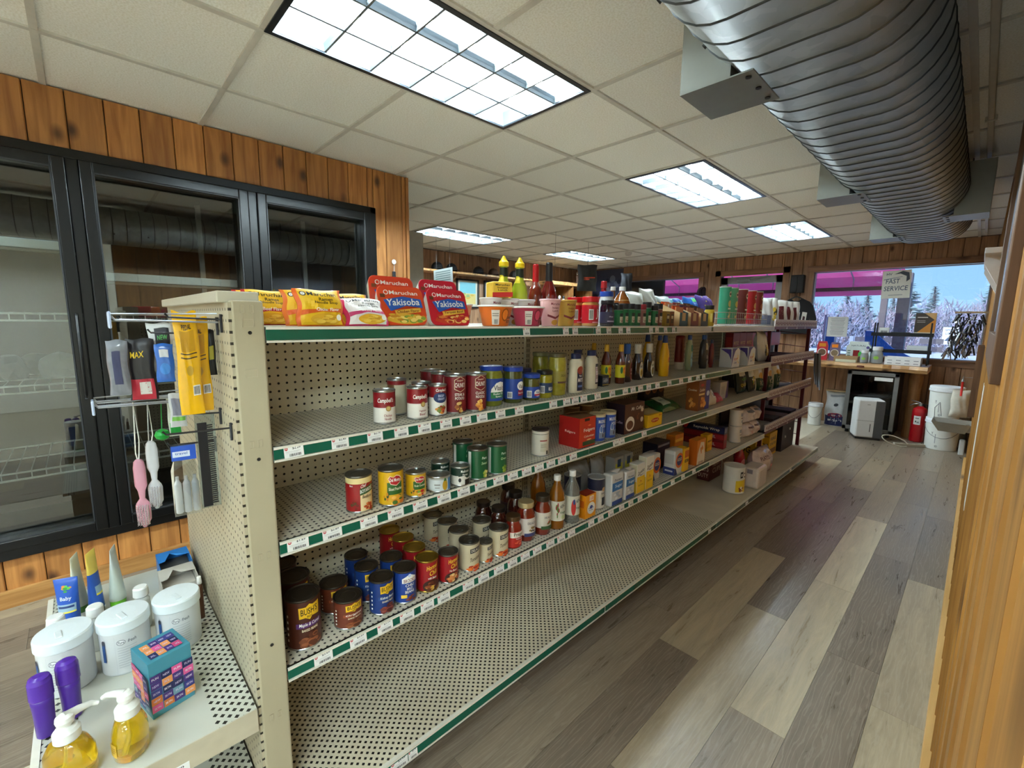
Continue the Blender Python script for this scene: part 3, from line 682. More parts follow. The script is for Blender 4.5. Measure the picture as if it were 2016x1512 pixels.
    for n in (1, 2, 3, 4):
        for k in range(3):
            gfrac = (0, 1)
            if k == 2: gfrac = {1: (0, 0.02), 2: (0, 0.30), 3: (0, 0.02), 4: (0, 0.10)}[n]
            if k == 1 and n == 1: gfrac = (0, 0.62)
            fx = FX
            o = make_shelf(t, SEC[k], SEC[k+1], SZ[n], rail=GREEN, green=gfrac)
            prices[(n, k)] = o
    # other side shelves (only their ends and top show)
    for z in (1.40,):
        for k in range(4): obj('rear_shelf', MB().box(GXL+0.05, BPX2, SEC[k]+0.003, SEC[k+1]-0.003, z-0.024, z-0.004, SHELF), t)
    T = lambda n, y, p, w=0.05: price_tag(prices[(n, 0 if y < SEC[1] else 1 if y < SEC[2] else 2)], y, SZ[n]-0.0205, p, FX-0.0008, 0, w)
    for y, p in zip((0.355, 0.472, 0.572, 0.655, 0.735, 0.815, 0.893, 0.965, 1.05, 1.145, 1.335, 1.42, 1.475, 1.535), ('$2.29', '$2.49', '$2.79', '$2.79', '$2.49', '$2.79', '$4.49', '$4.69', '$2.99', '$5.79', '$4.59', '$4.59', '$3.59', '$4.69')): T(2, y, p, 0.046)
    for y, p in zip((1.635, 1.75, 1.86, 1.93, 2.0, 2.08, 2.17, 2.30, 2.44, 2.55, 2.66, 2.74), ('$3.99', '$3.29', '$2.99', '$2.99', '$3.49', '$4.19', '$3.99', '$4.29', '$2.79', '$3.19', '$2.99', '$3.29')): T(2, y, p, 0.045)
    for y, p in zip((0.352, 0.44, 0.545, 0.63, 0.715, 0.805, 0.885, 0.96, 1.045, 1.115, 1.19, 1.26, 1.33, 1.40), ('$1.69', '$2.89', '$2.69', '$2.89', '$2.49', '$1.99', '$2.89', '$1.89', '$1.79', '$1.79', '$1.79', '$1.69', '$1.89', '$1.99')): T(3, y, p, 0.052)
    for y, p in zip((1.475, 1.80, 1.85, 2.06, 2.45), ('$3.49', '$9.99', '$8.99', '$6.49', '$3.29')): T(3, y, p, 0.048)
    for y, p in zip((0.40, 0.50, 0.585, 0.66, 0.735, 0.80, 0.905, 0.975, 1.05, 1.12, 1.19, 1.26, 1.34, 1.41, 1.48), ('$3.69', '$3.69', '$1.79', '$1.79', '$2.19', '$3.19', '$3.19', '$2.39', '$2.39', '$1.89', '$3.49', '$3.99', '$3.99', '$2.79', '$2.99')): T(4, y, p, 0.05)
    for y, p in zip((1.625, 1.70, 1.785, 1.88, 1.965, 2.055, 2.16, 2.27, 2.42, 2.55, 2.70), ('$1.49', '$1.79', '$3.99', '$3.99', '$3.29', '$3.29', '$2.99', '$4.99', '$4.99', '$3.59', '$3.59')): T(4, y, p, 0.045)
    for y, p in zip((1.175, 1.40, 1.46, 1.62, 1.70, 1.795, 1.86, 2.07, 2.13, 2.22, 2.31), ('$1.99', '$0.69', '$1.19', '$3.99', '$4.29', '$1.99', '$1.99', '$2.19', '$2.19', '$1.79', '$2.99')): T(1, y, p, 0.035)
    return t
gondola()

# ---- end cap with its shelf
def endcap():
    t = thing('endcap_shelf', 'white perforated end shelf holding toiletries, hung on the pegboard end', 'shelf', (0, 0, 0))
    z = 0.45; y0, y1 = -0.165, 0.232; x0, x1 = GXL, FX+0.003
    solid = M((192, 192, 180), 0.4, noise=0.06, scale=4)
    obj('deck', MB().box(x0, x1, y0+0.075, y1-0.085, z-0.02, z, solid).box(x0, x1, y0+0.014, y0+0.0749, z-0.02, z-0.0002, ESHELF).box(x0, x1, y1-0.0849, y1, z-0.02, z-0.0002, ESHELF), t)
    worn = M((190, 180, 156), 0.5, noise=0.25, scale=18)
    obj('side_bracket', MB().box(x1, x1+0.003, y0+0.004, y1, z-0.062, z+0.0005, worn), t); obj('side_bracket', MB().box(x0, x0+0.004, y0+0.02, y1, z-0.062, z-0.004, worn), t)
    o = obj('price_channel', MB().box(x0, x1, y0, y0+0.014, z-0.004, z+0.002, RAILW).box(x0, x1, y0+0.004, y0+0.012, z-0.04, z-0.003, RAILW).box(x0, x1, y0-0.002, y0+0.014, z-0.044, z-0.039, RAILW), t)
    obj('channel_strip', MB().box(x0, x1, y0+0.0025, y0+0.004, z-0.038, z-0.004, M((40, 42, 44), 0.35)), o)
    pt = price_tag(o, 0.055, z-0.052, '$1.00', x1+0.0035, 0, 0.07, 0.028); pt.rotation_euler = (0, 0, 0)
    t2 = thing('endcap_lower_shelf', 'lower white perforated end shelf at the bottom of the photo', 'shelf', (0, 0, 0))
    z = 0.20
    obj('deck', MB().box(x0, x1-0.02, y0-0.03+0.075, y1-0.085, z-0.02, z, solid).box(x0, x1-0.02, y0-0.03, y0+0.0449, z-0.02, z-0.0002, ESHELF).box(x0, x1-0.02, y1-0.0849, y1, z-0.02, z-0.0002, ESHELF), t2)
    obj('base_plinth', MB().box(x0+0.02, x1-0.03, y0+0.01, y1, 0, z-0.02, CREAM), t2)
endcap()

# ================================================================ PRODUCT BUILDERS (label front = local +X, s runs to the viewer's right)
TIN = M((176, 178, 176), 0.28, 0.95, noise=0.04); TIND = M((118, 114, 106), 0.35, 0.9, noise=0.06); GOLD = M((170, 140, 58), 0.3, 0.9, noise=0.05)
def cylmap(rf, h):
    return lambda s, z, l: ((rf(z*h)+l)*math.cos(s), (rf(z*h)+l)*math.sin(s), z*h)
def rprof(prof):
    def f(z):
        for (r0, z0), (r1, z1) in zip(prof[:-1], prof[1:]):
            if z0 <= z <= z1 and z1 > z0: return r0+(r1-r0)*(z-z0)/(z1-z0)
        return max(p[0] for p in prof)
    return f
_pm = {}
def can(label, x, y, z, r, h, bands, decals, rz=0.0, group=None, lid=TIN, name='food_can', ring=False, key=None, cat='can'):
    """bands: [(z0,z1,rgb)] as fractions of the label height"""
    t = thing(name, label, cat, (x, y, z+0.0004), rz-(0.32 if y < 1.3 else 0.2), group)
    kk = (key, r, h) if key else None
    if kk and kk in _pm: parts = _pm[kk]
    else:
        m = MB(); m.lathe([(r*0.93, 0), (r*0.995, 0.0015), (r*0.995, 0.004), (r*0.965, 0.006)], TIN if lid is not GOLD else GOLD, cap1=False)
        zs = [(0.006+(h-0.012)*a, 0.006+(h-0.012)*b, c) for a, b, c in bands]
        for a, b, c in zs: m.lathe([(r*0.968, a), (r*0.968, b)], M(c, 0.38, noise=0.06, coat=0.15), cap0=False, cap1=False)
        m.lathe([(r*0.965, h-0.006), (r*0.995, h-0.004), (r, h-0.0015), (r*0.985, h), (r*0.95, h), (r*0.93, h-0.004)], lid, cap0=False, cap1=False)
        body = m.mesh('body')
        l = MB().lathe([(0.0001, h-0.0042), (r*0.55, h-0.0042), (r*0.58, h-0.0034), (r*0.80, h-0.0034), (r*0.83, h-0.0045), (r*0.935, h-0.0045)], lid, cap0=False, cap1=False)
        if ring: l.tube([(0.35*r+0.28*r*math.cos(a), 0.28*r*math.sin(a), h-0.002) for a in [2*math.pi*i/10 for i in range(10)]], 0.0012, lid, 5, True)
        lidm = l.mesh('lid')
        pr = None
        if decals: pr = lay(MB(), decals, cylmap(lambda q: r*0.968, h), 0.16, 0).mesh('label')
        parts = (body, lidm, pr)
        if kk: _pm[kk] = parts
    obj('body', parts[0], t); obj('lid', parts[1], t)
    if parts[2]: obj('label', parts[2], t)
    return t
def bottle(name, label, cat, x, y, z, prof, mats, decals=(), cap=None, capmat=None, rz=0.0, group=None, n=24, sq=0, flat=1.0, key=None, extra=None, labelmat=None, labelz=None, lift=0.0004):
    """prof [(r,z)] body; cap [(r,z)] profile; flat squashes depth (x)"""
    t = thing(name, label, cat, (x, y, z+0.0004), rz-(0.3 if flat == 1 else 0.1), group)
    if key and key in _pm: parts = _pm[key]
    else:
        h = prof[-1][1]
        b = MB().lathe(prof, mats if not isinstance(mats, list) else mats[0], n, mats=mats if isinstance(mats, list) else None, sq=sq)
        S = Matrix.Diagonal((flat, 1, 1, 1)); b.xf(S); bm_ = b.mesh('body'); fixn(bm_)
        c = None
        if cap: c = MB().lathe(cap, capmat, n).xf(Matrix.Diagonal((flat if flat > 0.7 else 0.8, 1, 1, 1))).mesh('cap')
        rf = rprof(prof); d = None
        if labelmat or decals:
            d = MB()
            if labelmat:
                a, e = labelz; d.lathe([(rf(a)+0.0003, a), (rf((a+e)/2)+0.0004, (a+e)/2), (rf(e)+0.0003, e)], labelmat, n, cap0=False, cap1=False, sq=sq)
            def fm(s, zz, l):
                k = 1
                if sq: k = 1/((abs(math.cos(s))**sq+abs(math.sin(s))**sq)**(1/sq))
                q = (rf(zz*h)*k+l+lift); return (q*math.cos(s), q*math.sin(s), zz*h)
            if decals: lay(d, decals, fm, 0.16, 0.06)
            d.xf(S); d = d.mesh('label')
        parts = (bm_, c, d)
        if key: _pm[key] = parts
    obj('body', parts[0], t)
    if parts[1]: obj('cap', parts[1], t)
    if parts[2]: obj('label', parts[2], t)
    return t
def carton(name, label, cat, x, y, z, d, w, h, mat, front=(), side=(), top=(), rz=0.0, group=None, bev=0.0012, sidemat=None, key=None, flap=None, rot=None):
    """box: depth d along x, width w along y; x,y = centre; front = +X face, side = -Y face, top = +Z"""
    t = thing(name, label, cat, (x, y, z+0.0004), rz, group, rot)
    if key and key in _pm: parts = _pm[key]
    else:
        b = MB().box(-d/2, d/2, -w/2, w/2, 0, h, mat, bev)
        p = MB()
        if front: lay(p, front, lambda s, q, l: (d/2+l, s*w, q*h), 0, 0)
        if side: lay(p, side, lambda s, q, l: (s*d, -w/2-l, q*h), 0, 0)
        if top: lay(p, top, lambda s, q, l: (-(q-0.5)*d, s*w, h+l), 0, 0)
        parts = (b.mesh('body'), p.mesh('label') if p.v else None)
        if key: _pm[key] = parts
    obj('body', parts[0], t)
    if parts[1]: obj('label', parts[1], t)
    if flap: obj('flap', flap, t)
    return t
def pillow(name, label, cat, x, y, z, w, h, d, mat, front=(), rz=0.0, tilt=0.0, group=None, seed=0, crimp=0.012, wr=0.12, key=None, roll=0.0, flatb=False, crimpmat=None):
    """filled bag standing on its lower edge: width w (y), height h (z), thickness d (x); tilt leans it back"""
    rnd = random.Random(seed); ph = [rnd.uniform(0, 6.28) for _ in range(8)]
    def th(s, q):                         # half thickness at s in -.5..5, q in 0..1
        a = max(0.0, 1-abs(2*s)**2.6); bq = max(0.0, 1-abs(2*q-1)**2.8) if not flatb else max(0.0, 1-max(0, q*1.15-0.15)**2.2)
        k = (a**0.6)*(bq**0.6)
        wob = 1+wr*(math.sin(9*s*2+ph[0]+5*q)+math.sin(13*q+ph[1])+0.7*math.sin(21*s+17*q+ph[2]))*0.5
        return 0.5*d*k*wob+0.0008
    nx, nz = 16, 16; m = MB()
    t = thing(name, label, cat, (x, y, z+0.0006), rz, group)
    R = Matrix.Rotation(-tilt, 4, 'Y') @ Matrix.Rotation(roll, 4, 'X')
    S = []
    for sg in (1, -1):
        vs = []
        for j in range(nz+1):
            for i in range(nx+1):
                s, q = i/nx-0.5, j/nz; e = 0.03*w*math.sin(9*q+ph[3])*abs(2*s)
                vs.append((sg*th(s, q), s*w*(1-0.05*math.sin(math.pi*q))+e, q*h*(1+0.015*math.sin(7*s+ph[4]))))
        S.append(vs)
    for sg, vs in zip((1, -1), S):
        fs = []
        for j in range(nz):
            for i in range(nx):
                a = j*(nx+1)+i; q = (a, a+1, a+nx+2, a+nx+1); fs.append(q if sg > 0 else q[::-1])
        m.add(vs, fs, mat, True)
    body = m.xf(R)
    lo = min(v[2] for v in body.v); body.v = [(a, b, c-lo) for a, b, c in body.v]
    obj('body', body, t)
    def fm(s, q, l):
        p = R @ Vector((th(s, q)+l+0.0008, s*w*(1-0.05*math.sin(math.pi*q))+0.03*w*math.sin(9*q+ph[3])*abs(2*s), q*h*(1+0.015*math.sin(7*s+ph[4])))); return (p.x, p.y, p.z-lo)
    if front: obj('label', lay(MB(), front, fm, 0.07, 0.07), t)
    return t

# colours used on many labels
cR, cW, cK, cY, cG, cB = (170, 24, 34), (238, 236, 228), (22, 20, 20), (242, 196, 30), (22, 92, 52), (28, 66, 150)

# ================================================================ SHELF 2 : soups, pickles, sauces
z2 = SZ[2]-0.004; z3 = SZ[3]-0.004; z4 = SZ[4]-0.004; z1 = SZ[1]-0.004; zb = 0.16
RED = (134, 22, 30)
def campbell(label, x, y, rz, lines, key):
    can(label, x, y, z2, 0.0335, 0.102, [(0, 0.5, (226, 220, 208)), (0.5, 1, RED)], [('t', "Campbell's", 0.12, 0.70, 1.5, 0.17, cW, 0.25), ('e', 0.35, 0.475, 0.50, 0.17, (150, 118, 62)), ('e', 0.35, 0.475, 0.36, 0.12, (196, 168, 104)),
        ('t', lines[0], 0.30, 0.27, 0.75, 0.075, RED), ('t', lines[1], 0.30, 0.17, 0.62, 0.075, RED), ('t', 'CONDENSED SOUP', 0.1, 0.06, 1.2, 0.045, (150, 140, 128))], rz, 'condensed soup cans on the second shelf', key=key)
campbell("Campbell's Chicken Noodle can standing alone, leftmost on the second shelf", -1.221, 0.640, -0.15, ('Chicken', 'Noodle'), 'cc1')
campbell("Campbell's Vegetable Beef can at the front of the soup cluster", -1.214, 0.750, 0.0, ('Vegetable', 'Beef'), 'cc2')
can("Campbell's Beef Gravy can with a blue oval on white", -1.212, 0.826, z2, 0.0300, 0.102, [(0, 0.62, (228, 224, 214)), (0.62, 1, RED)], [('e', 0.1, 0.60, 1.7, 0.34, (30, 52, 96)), ('t', "Campbell's", 0.2, 0.83, 1.3, 0.12, cW, 0.25), ('t', 'BEEF', 0.15, 0.66, 0.7, 0.075, (190, 200, 225)), ('t', 'GRAVY', 0.15, 0.56, 0.8, 0.075, (190, 200, 225)), ('blob', 0.15, 0.24, 1.4, 0.34, [(196, 84, 40), (214, 140, 60), (150, 48, 30), (120, 130, 60)], 16)], 0.0, 'condensed soup cans on the second shelf')
def chunky(label, x, y, rz, l1, l2, cols, key, fr=True):
    can(label, x, y, z2, 0.0385, 0.129, [(0, 1, (112, 18, 26))], [('p', [(0.15+a, b) for a, b in ((-0.55, 0.88), (0.0, 0.97), (0.55, 0.88), (0.55, 0.64), (0.0, 0.56), (-0.55, 0.64))], (214, 196, 160)), ('p', [(0.15+a*0.93, 0.765+(b-0.765)*0.92) for a, b in ((-0.55, 0.88), (0.0, 0.97), (0.55, 0.88), (0.55, 0.64), (0.0, 0.56), (-0.55, 0.64))], (112, 18, 26)),
        ('t', "Campbell's", 0.15, 0.86, 0.62, 0.06, (226, 214, 190), 0.25), ('t', 'CHUNKY', 0.15, 0.745, 0.98, 0.12, cW), ('t', l1, 0.12, 0.50, 0.95, 0.075, cW), ('t', l2, 0.12, 0.40, 0.90, 0.075, cW), ('blob', 0.15, 0.18, 1.05, 0.34, cols, 16)], rz, 'chunky soup cans on the second shelf', key=key)
STK = [(150, 84, 40), (196, 140, 66), (92, 40, 20), (220, 180, 110)]
chunky("Campbell's Chunky Steak & Potato can in the front row", -1.214, 0.899, 0.0, 'STEAK &', 'POTATO', STK, 'ck1')
chunky("Campbell's Chunky Classic Chicken Noodle can at the front, beside the pickles", -1.199, 0.976, 0.0, 'CLASSIC', 'NOODLE', [(224, 160, 70), (236, 196, 120), (206, 120, 50)], 'ck2')
chunky('dark red Chunky soup can half hidden in the second row, left one', -1.30, 0.902, 0.3, 'STEAK &', 'POTATO', STK, 'ck1')
chunky('dark red Chunky soup can half hidden in the third row', -1.385, 0.915, 0.5, 'STEAK &', 'POTATO', STK, 'ck1')
campbell("Campbell's soup can directly behind the Vegetable Beef can", -1.292, 0.815, 0.4, ('Vegetable', 'Beef'), 'cc2')
can('soup can with a cream side label peeking out left of the cluster', -1.315, 0.735, z2, 0.0320, 0.118, [(0, 0.88, (196, 188, 160)), (0.88, 1, RED)], [('r', -0.9, 0.80, 0.9, 0.10, (110, 80, 50)), ('r', -0.9, 0.4, 0.7, 0.5, (176, 168, 140))], 0.0)

# pickle jars
def jar(label, x, y, z, r, h, fill, lidc, decals, labelz, labelc, rz=0.0, group='pickle jars on the second shelf', key=None, neck=0.92, lidh=0.016, name='glass_jar', cat='jar', dots=None):
    prof = [(r*0.9, 0), (r, 0.005), (r, h*0.78), (r*neck, h*0.88), (r*neck, h-lidh)]
    gm = M(fill, 0.08, noise=0.35, scale=60, coat=1.0)
    lid = [(r*neck+0.002, h-lidh), (r*neck+0.003, h-lidh+0.002), (r*neck+0.003, h-0.002), (r*neck, h)]
    lz = (labelz[0]*h, labelz[1]*h) if labelz else None
    hb = h-lidh
    return bottle(name, label, cat, x, y, z, prof, gm, [tuple(d) for d in decals], lid, M(lidc, 0.3, noise=0.08, scale=40), rz, group, labelmat=M(labelc, 0.4, noise=0.05) if labelc else None, labelz=lz, key=key)
PK = (108, 112, 30)
jar('tall Vlasic Kosher Dill Spears pickle jar with a blue lid', -1.232, 1.077, z2, 0.0440, 0.146, PK, (30, 60, 150), [('p', [(-0.55, 0.40), (0.75, 0.40), (0.75, 0.66), (0.3, 0.70), (-0.1, 0.66), (-0.5, 0.5)], cW), ('t', 'Vlasic', 0.18, 0.525, 0.95, 0.14, cK), ('r', 0.12, 0.32, 1.35, 0.17, (26, 110, 60)), ('t', 'Kosher Dill', 0.15, 0.36, 0.95, 0.06, cW), ('t', 'Spears', 0.15, 0.28, 0.6, 0.06, cW)], (0.14, 0.70), (28, 62, 140), 0.1)
jar('Vlasic pickle jar with a dark red flash, second pickle jar along', -1.222, 1.178, z2, 0.0390, 0.137, (66, 70, 26), (30, 60, 150), [('e', 0.55, 0.55, 0.95, 0.28, cW), ('t', 'Vlasic', 0.58, 0.54, 0.75, 0.13, cK), ('r', 0.62, 0.33, 0.9, 0.17, (140, 26, 60)), ('t', 'Bread & Butter', 0.62, 0.33, 0.8, 0.05, cW), ('r', -0.65, 0.27, 0.5, 0.2, (205, 205, 205)), ('bars', -0.65, 0.27, 0.42, 0.14, cK)], (0.12, 0.68), (28, 62, 140), -0.1)
jar('short Vlasic relish jar with a blue lid', -1.214, 1.272, z2, 0.0355, 0.105, (70, 72, 24), (40, 70, 160), [('e', 0.45, 0.34, 1.0, 0.30, cW), ('t', 'Vlasic', 0.45, 0.38, 0.7, 0.11, (28, 62, 140)), ('r', 0.45, 0.26, 0.9, 0.08, (180, 40, 70)), ('r', -0.6, 0.30, 0.55, 0.30, (215, 215, 215)), ('bars', -0.6, 0.30, 0.45, 0.22, cK)], (0.10, 0.52), (28, 62, 140), -0.1)
jar('short yellow relish jar with a black lid', -1.216, 1.353, z2, 0.0330, 0.112, (150, 140, 26), (24, 24, 26), [('t', 'RELISH', 0.6, 0.40, 0.8, 0.15, cW), ('r', -0.55, 0.37, 0.5, 0.32, (220, 220, 216)), ('bars', -0.55, 0.37, 0.4, 0.24, cK)], (0.20, 0.56), (36, 62, 92), -0.2)
jar('blue lidded jar hidden behind the short relish jars', -1.300, 1.315, z2, 0.0330, 0.116, (70, 72, 24), (36, 40, 70), [], (0.10, 0.52), (28, 62, 140))
jar('tall jar of yellow pepper rings at the front', -1.227, 1.445, z2, 0.0385, 0.177, (150, 140, 44), (96, 88, 60), [('t', 'DELALLO', 0.3, 0.53, 0.85, 0.06, (66, 52, 24)), ('r', 0.15, 0.35, 1.3, 0.05, (88, 58, 48))], (0.30, 0.58), (150, 138, 62), 0.0)
jar('tall jar of yellow pepper rings in the second row', -1.330, 1.452, z2, 0.0370, 0.174, (124, 118, 34), (110, 104, 66), [], None, None)
# mayonnaise squeeze bottles
def mayo(label, x, y, r, h, lab, key=None, rz=0.0):
    prof = [(r*0.9, 0), (r, 0.006), (r*0.99, h*0.40), (r*0.90, h*0.55), (r*0.97, h*0.68), (r*0.86, h*0.80), (r*0.55, h*0.86), (r*0.55, h*0.88)]
    bottle('squeeze_bottle', label, 'bottle', x, y, z2, prof, M((216, 206, 178), 0.25, noise=0.04), lab, [(r*0.62, h*0.865), (r*0.66, h*0.87), (r*0.66, h*0.99), (r*0.6, h)], M((24, 34, 72), 0.35), rz, 'mayonnaise bottles', flat=0.75, key=key)
mayo('Real Mayo squeeze bottle with a dark blue cap at the front', -1.213, 1.552, 0.0385, 0.172, [('r', 0.05, 0.38, 0.95, 0.62, (24, 30, 60)), ('e', 0.05, 0.66, 0.95, 0.24, (150, 60, 40)), ('t', 'Real', 0.05, 0.50, 0.35, 0.05, cW), ('t', 'MAYO', 0.05, 0.38, 0.75, 0.12, cW, 0.2), ('r', 0.05, 0.2, 0.7, 0.06, (90, 110, 160))])
mayo('mayo squeeze bottle turned to its nutrition label', -1.238, 1.700, 0.0375, 0.178, [('r', 0.35, 0.45, 0.75, 0.60, (40, 34, 44)), ('r', 0.35, 0.43, 0.60, 0.46, (222, 206, 204)), ('t', 'Spread', 0.35, 0.56, 0.5, 0.06, (170, 40, 50)), ('bars', 0.35, 0.36, 0.5, 0.12, (110, 60, 60))])
mayo('mayo squeeze bottle partly hidden behind the other two', -1.330, 1.715, 0.0360, 0.175, [('r', -0.3, 0.42, 0.6, 0.6, (40, 40, 60))])
carton('tin_box', 'small dark tin of fish lying beside the mayo', 'tin', -1.262, 1.812, z2, 0.06, 0.055, 0.052, M((36, 40, 52), 0.4, 0.3), [('r', 0, 0.55, 0.9, 0.5, (90, 96, 110)), ('p', [(-0.4, 0.5), (0.1, 0.75), (0.4, 0.55), (0.0, 0.35)], (150, 150, 150)), ('r', 0, 0.15, 0.9, 0.12, (150, 130, 60))])
# hot sauce
def hot(label, x, y, key='hot', rz=0.0):
    h = 0.198; r = 0.0255
    bottle('hot_sauce_bottle', label, 'bottle', x, y, z2, [(r*0.92, 0), (r, 0.004), (r, h*0.56), (r*0.80, h*0.66), (r*0.42, h*0.82), (r*0.40, h*0.88)], M((96, 36, 14), 0.08, noise=0.15, coat=1.0), [('e', 0.1, 0.40, 0.9, 0.22, (226, 150, 30)), ('t', 'Hot', 0.1, 0.44, 0.5, 0.07, (170, 30, 20)), ('r', 0.5, 0.26, 0.7, 0.06, (190, 90, 40)), ('e', -0.6, 0.40, 0.5, 0.2, (40, 110, 60))],
        [(r*0.46, h*0.82), (r*0.50, h*0.83), (r*0.44, h*0.99), (r*0.36, h)], M((216, 172, 40), 0.35), rz, 'hot sauce bottles', labelmat=M((214, 204, 40), 0.4), labelz=(h*0.16, h*0.48), key=key)
hot('brown hot sauce bottle with yellow label, left of the front pair', -1.290, 1.897); hot('brown hot sauce bottle with yellow label, right of the front pair', -1.246, 1.957, rz=0.2); hot('hot sauce bottle with yellow cap behind the front pair', -1.40, 1.940)
def bbq(label, x, y, h, r, body, capc, lab, cap=0.26, labw=None, key=None):
    prof = [(r*0.9, 0), (r, 0.006), (r, h*0.44), (r*0.90, h*0.55), (r*0.52, h*0.72), (r*0.50, h*0.76)]
    bottle('sauce_bottle', label, 'bottle', x, y, z2, prof, M(body, 0.1, noise=0.1, coat=1.0), lab, [(r*0.62, h*(1-cap)), (r*0.64, h*(1-cap)+0.002), (r*0.64, h-0.003), (r*0.58, h)], M(capc, 0.35, noise=0.06, scale=60), 0.0, 'barbecue sauce bottles', labelmat=labw, labelz=(h*0.1, h*0.42) if labw else None, key=key, flat=0.8)
bbq('dark barbecue sauce bottle with a bright blue wrapped cap', -1.258, 2.035, 0.199, 0.0310, (52, 20, 10), (40, 92, 170), [('e', 0.35, 0.38, 0.95, 0.62, (150, 60, 50)), ('e', 0.35, 0.38, 0.75, 0.5, (96, 22, 24)), ('t', 'BBQ', 0.35, 0.42, 0.55, 0.12, (226, 200, 190)), ('t', 'SAUCE', 0.35, 0.30, 0.5, 0.06, (226, 200, 190)), ('p', [(-0.6, 0.72), (-0.2, 0.76), (-0.3, 0.66)], (210, 210, 214))])
for yy, xx, lab, q in ((2.165, -1.272, 'barbecue sauce bottle with a white cap and yellow medallion label', (226, 190, 50)), (2.300, -1.280, 'barbecue sauce bottle with a white cap and olive medallion label', (110, 100, 40))):
    bbq(lab, xx, yy, 0.192, 0.0330, (34, 14, 10), (212, 208, 196), [('e', 0.1, 0.36, 1.05, 0.62, (222, 216, 200)), ('e', 0.1, 0.27, 0.66, 0.30, q), ('e', 0.1, 0.27, 0.42, 0.19, (150, 120, 40)), ('t', 'RAY\'S', 0.1, 0.50, 0.7, 0.09, (40, 30, 26))])
MUS = M((226, 170, 16), 0.3, noise=0.05)
def mustard(label, x, y, lab=True):
    h = 0.236; r = 0.0325
    bottle('mustard_bottle', label, 'bottle', x, y, z2, [(r*0.92, 0), (r, 0.006), (r*0.98, h*0.45), (r*0.90, h*0.62), (r*0.50, h*0.80), (r*0.48, h*0.83)], MUS, [('e', 0.35, 0.42, 0.8, 0.5, (236, 190, 30)), ('p', [(0.05, 0.55), (0.7, 0.62), (0.7, 0.46), (0.05, 0.40)], (190, 40, 30)), ('e', 0.35, 0.25, 0.4, 0.15, (206, 80, 30))] if lab else (), [(r*0.55, h*0.82), (r*0.56, h*0.85), (r*0.46, h*0.97), (r*0.4, h)], M((30, 62, 130), 0.4), 0.0, 'mustard bottles', flat=0.8)
mustard('yellow mustard bottle with a blue cap at the front', -1.256, 2.430); mustard('yellow mustard bottle in the second row', -1.375, 2.445, False)
def squeeze(label, x, y, h, r, body, capc, lab, name='dressing_bottle', inv=False, rz=0.0):
    prof = [(r*0.75, 0), (r*0.8, 0.02), (r, h*0.14), (r*0.97, h*0.5), (r*0.86, h*0.72), (r*0.46, h*0.86), (r*0.44, h*0.88)] if not inv else [(r*0.95, 0.0), (r*0.98, h*0.14), (r, h*0.5), (r*0.93, h*0.75), (r*0.95, h*0.93), (r*0.7, h)]
    cap = [(r*0.52, h*0.865), (r*0.55, h*0.87), (r*0.55, h*0.99), (r*0.5, h)] if not inv else None
    bottle(name, label, 'bottle', x, y, z2, prof, M(body, 0.3, noise=0.1, coat=0.4), lab, cap, M(capc, 0.35) if cap else None, rz, 'condiment bottles on the second shelf', flat=0.75)
kt = bottle('ketchup_bottle', 'upside down dark red ketchup bottle with an outlined label', 'bottle', -1.372, 2.860, z2, [(0.026, 0), (0.034, 0.004), (0.034, 0.035), (0.0385, 0.05), (0.038, 0.12), (0.036, 0.17), (0.0395, 0.205), (0.037, 0.222), (0.02, 0.226)], [M((214, 208, 196), 0.4)]*3+[M((106, 22, 22), 0.3, noise=0.06)]*5, [('p', [(0.15, 0.30), (0.95, 0.30), (0.95, 0.72), (0.55, 0.80), (0.15, 0.72)], (214, 190, 180)), ('p', [(0.2, 0.32), (0.9, 0.32), (0.9, 0.70), (0.55, 0.77), (0.2, 0.70)], (106, 22, 22)), ('t', 'HEINZ', 0.55, 0.60, 0.6, 0.07, cW), ('t', 'KETCHUP', 0.55, 0.45, 0.62, 0.05, cW)], flat=0.72)
squeeze('clear ranch dressing bottle with a blue cap beside the ketchup', -1.300, 2.843, 0.231, 0.0290, (150, 160, 120), (34, 74, 150), [('e', 0.1, 0.35, 1.0, 0.5, (150, 190, 200)), ('t', 'Ranch', 0.1, 0.42, 0.7, 0.07, (30, 60, 120)), ('r', 0.1, 0.72, 0.9, 0.2, (44, 110, 90))])
squeeze('green dressing bottle behind the ranch bottle', -1.380, 3.02, 0.225, 0.0280, (46, 96, 46), (34, 70, 130), [('r', 0.1, 0.4, 0.8, 0.35, (180, 200, 150))])
squeeze('amber dressing bottle with a blue cap in the second row', -1.400, 2.640, 0.228, 0.0300, (150, 110, 40), (34, 70, 140), [('r', 0.1, 0.4, 0.8, 0.35, (200, 190, 120))])
squeeze('dark dressing bottle with a cream neck label and blue cap', -1.300, 3.065, 0.228, 0.0370, (44, 42, 40), (40, 84, 150), [('r', 0.1, 0.75, 0.9, 0.22, (196, 186, 150)), ('e', 0.2, 0.38, 1.2, 0.3, (52, 58, 74)), ('t', 'Crema', 0.25, 0.40, 0.8, 0.12, (230, 230, 226), 0.25), ('e', 0.3, 0.2, 0.9, 0.2, (150, 160, 170))])
squeeze('small dark red dressing bottle beside the popcorn boxes', -1.290, 3.172, 0.195, 0.0220, (110, 24, 28), (30, 40, 80), [('r', 0.3, 0.2, 0.7, 0.25, (40, 44, 100))])
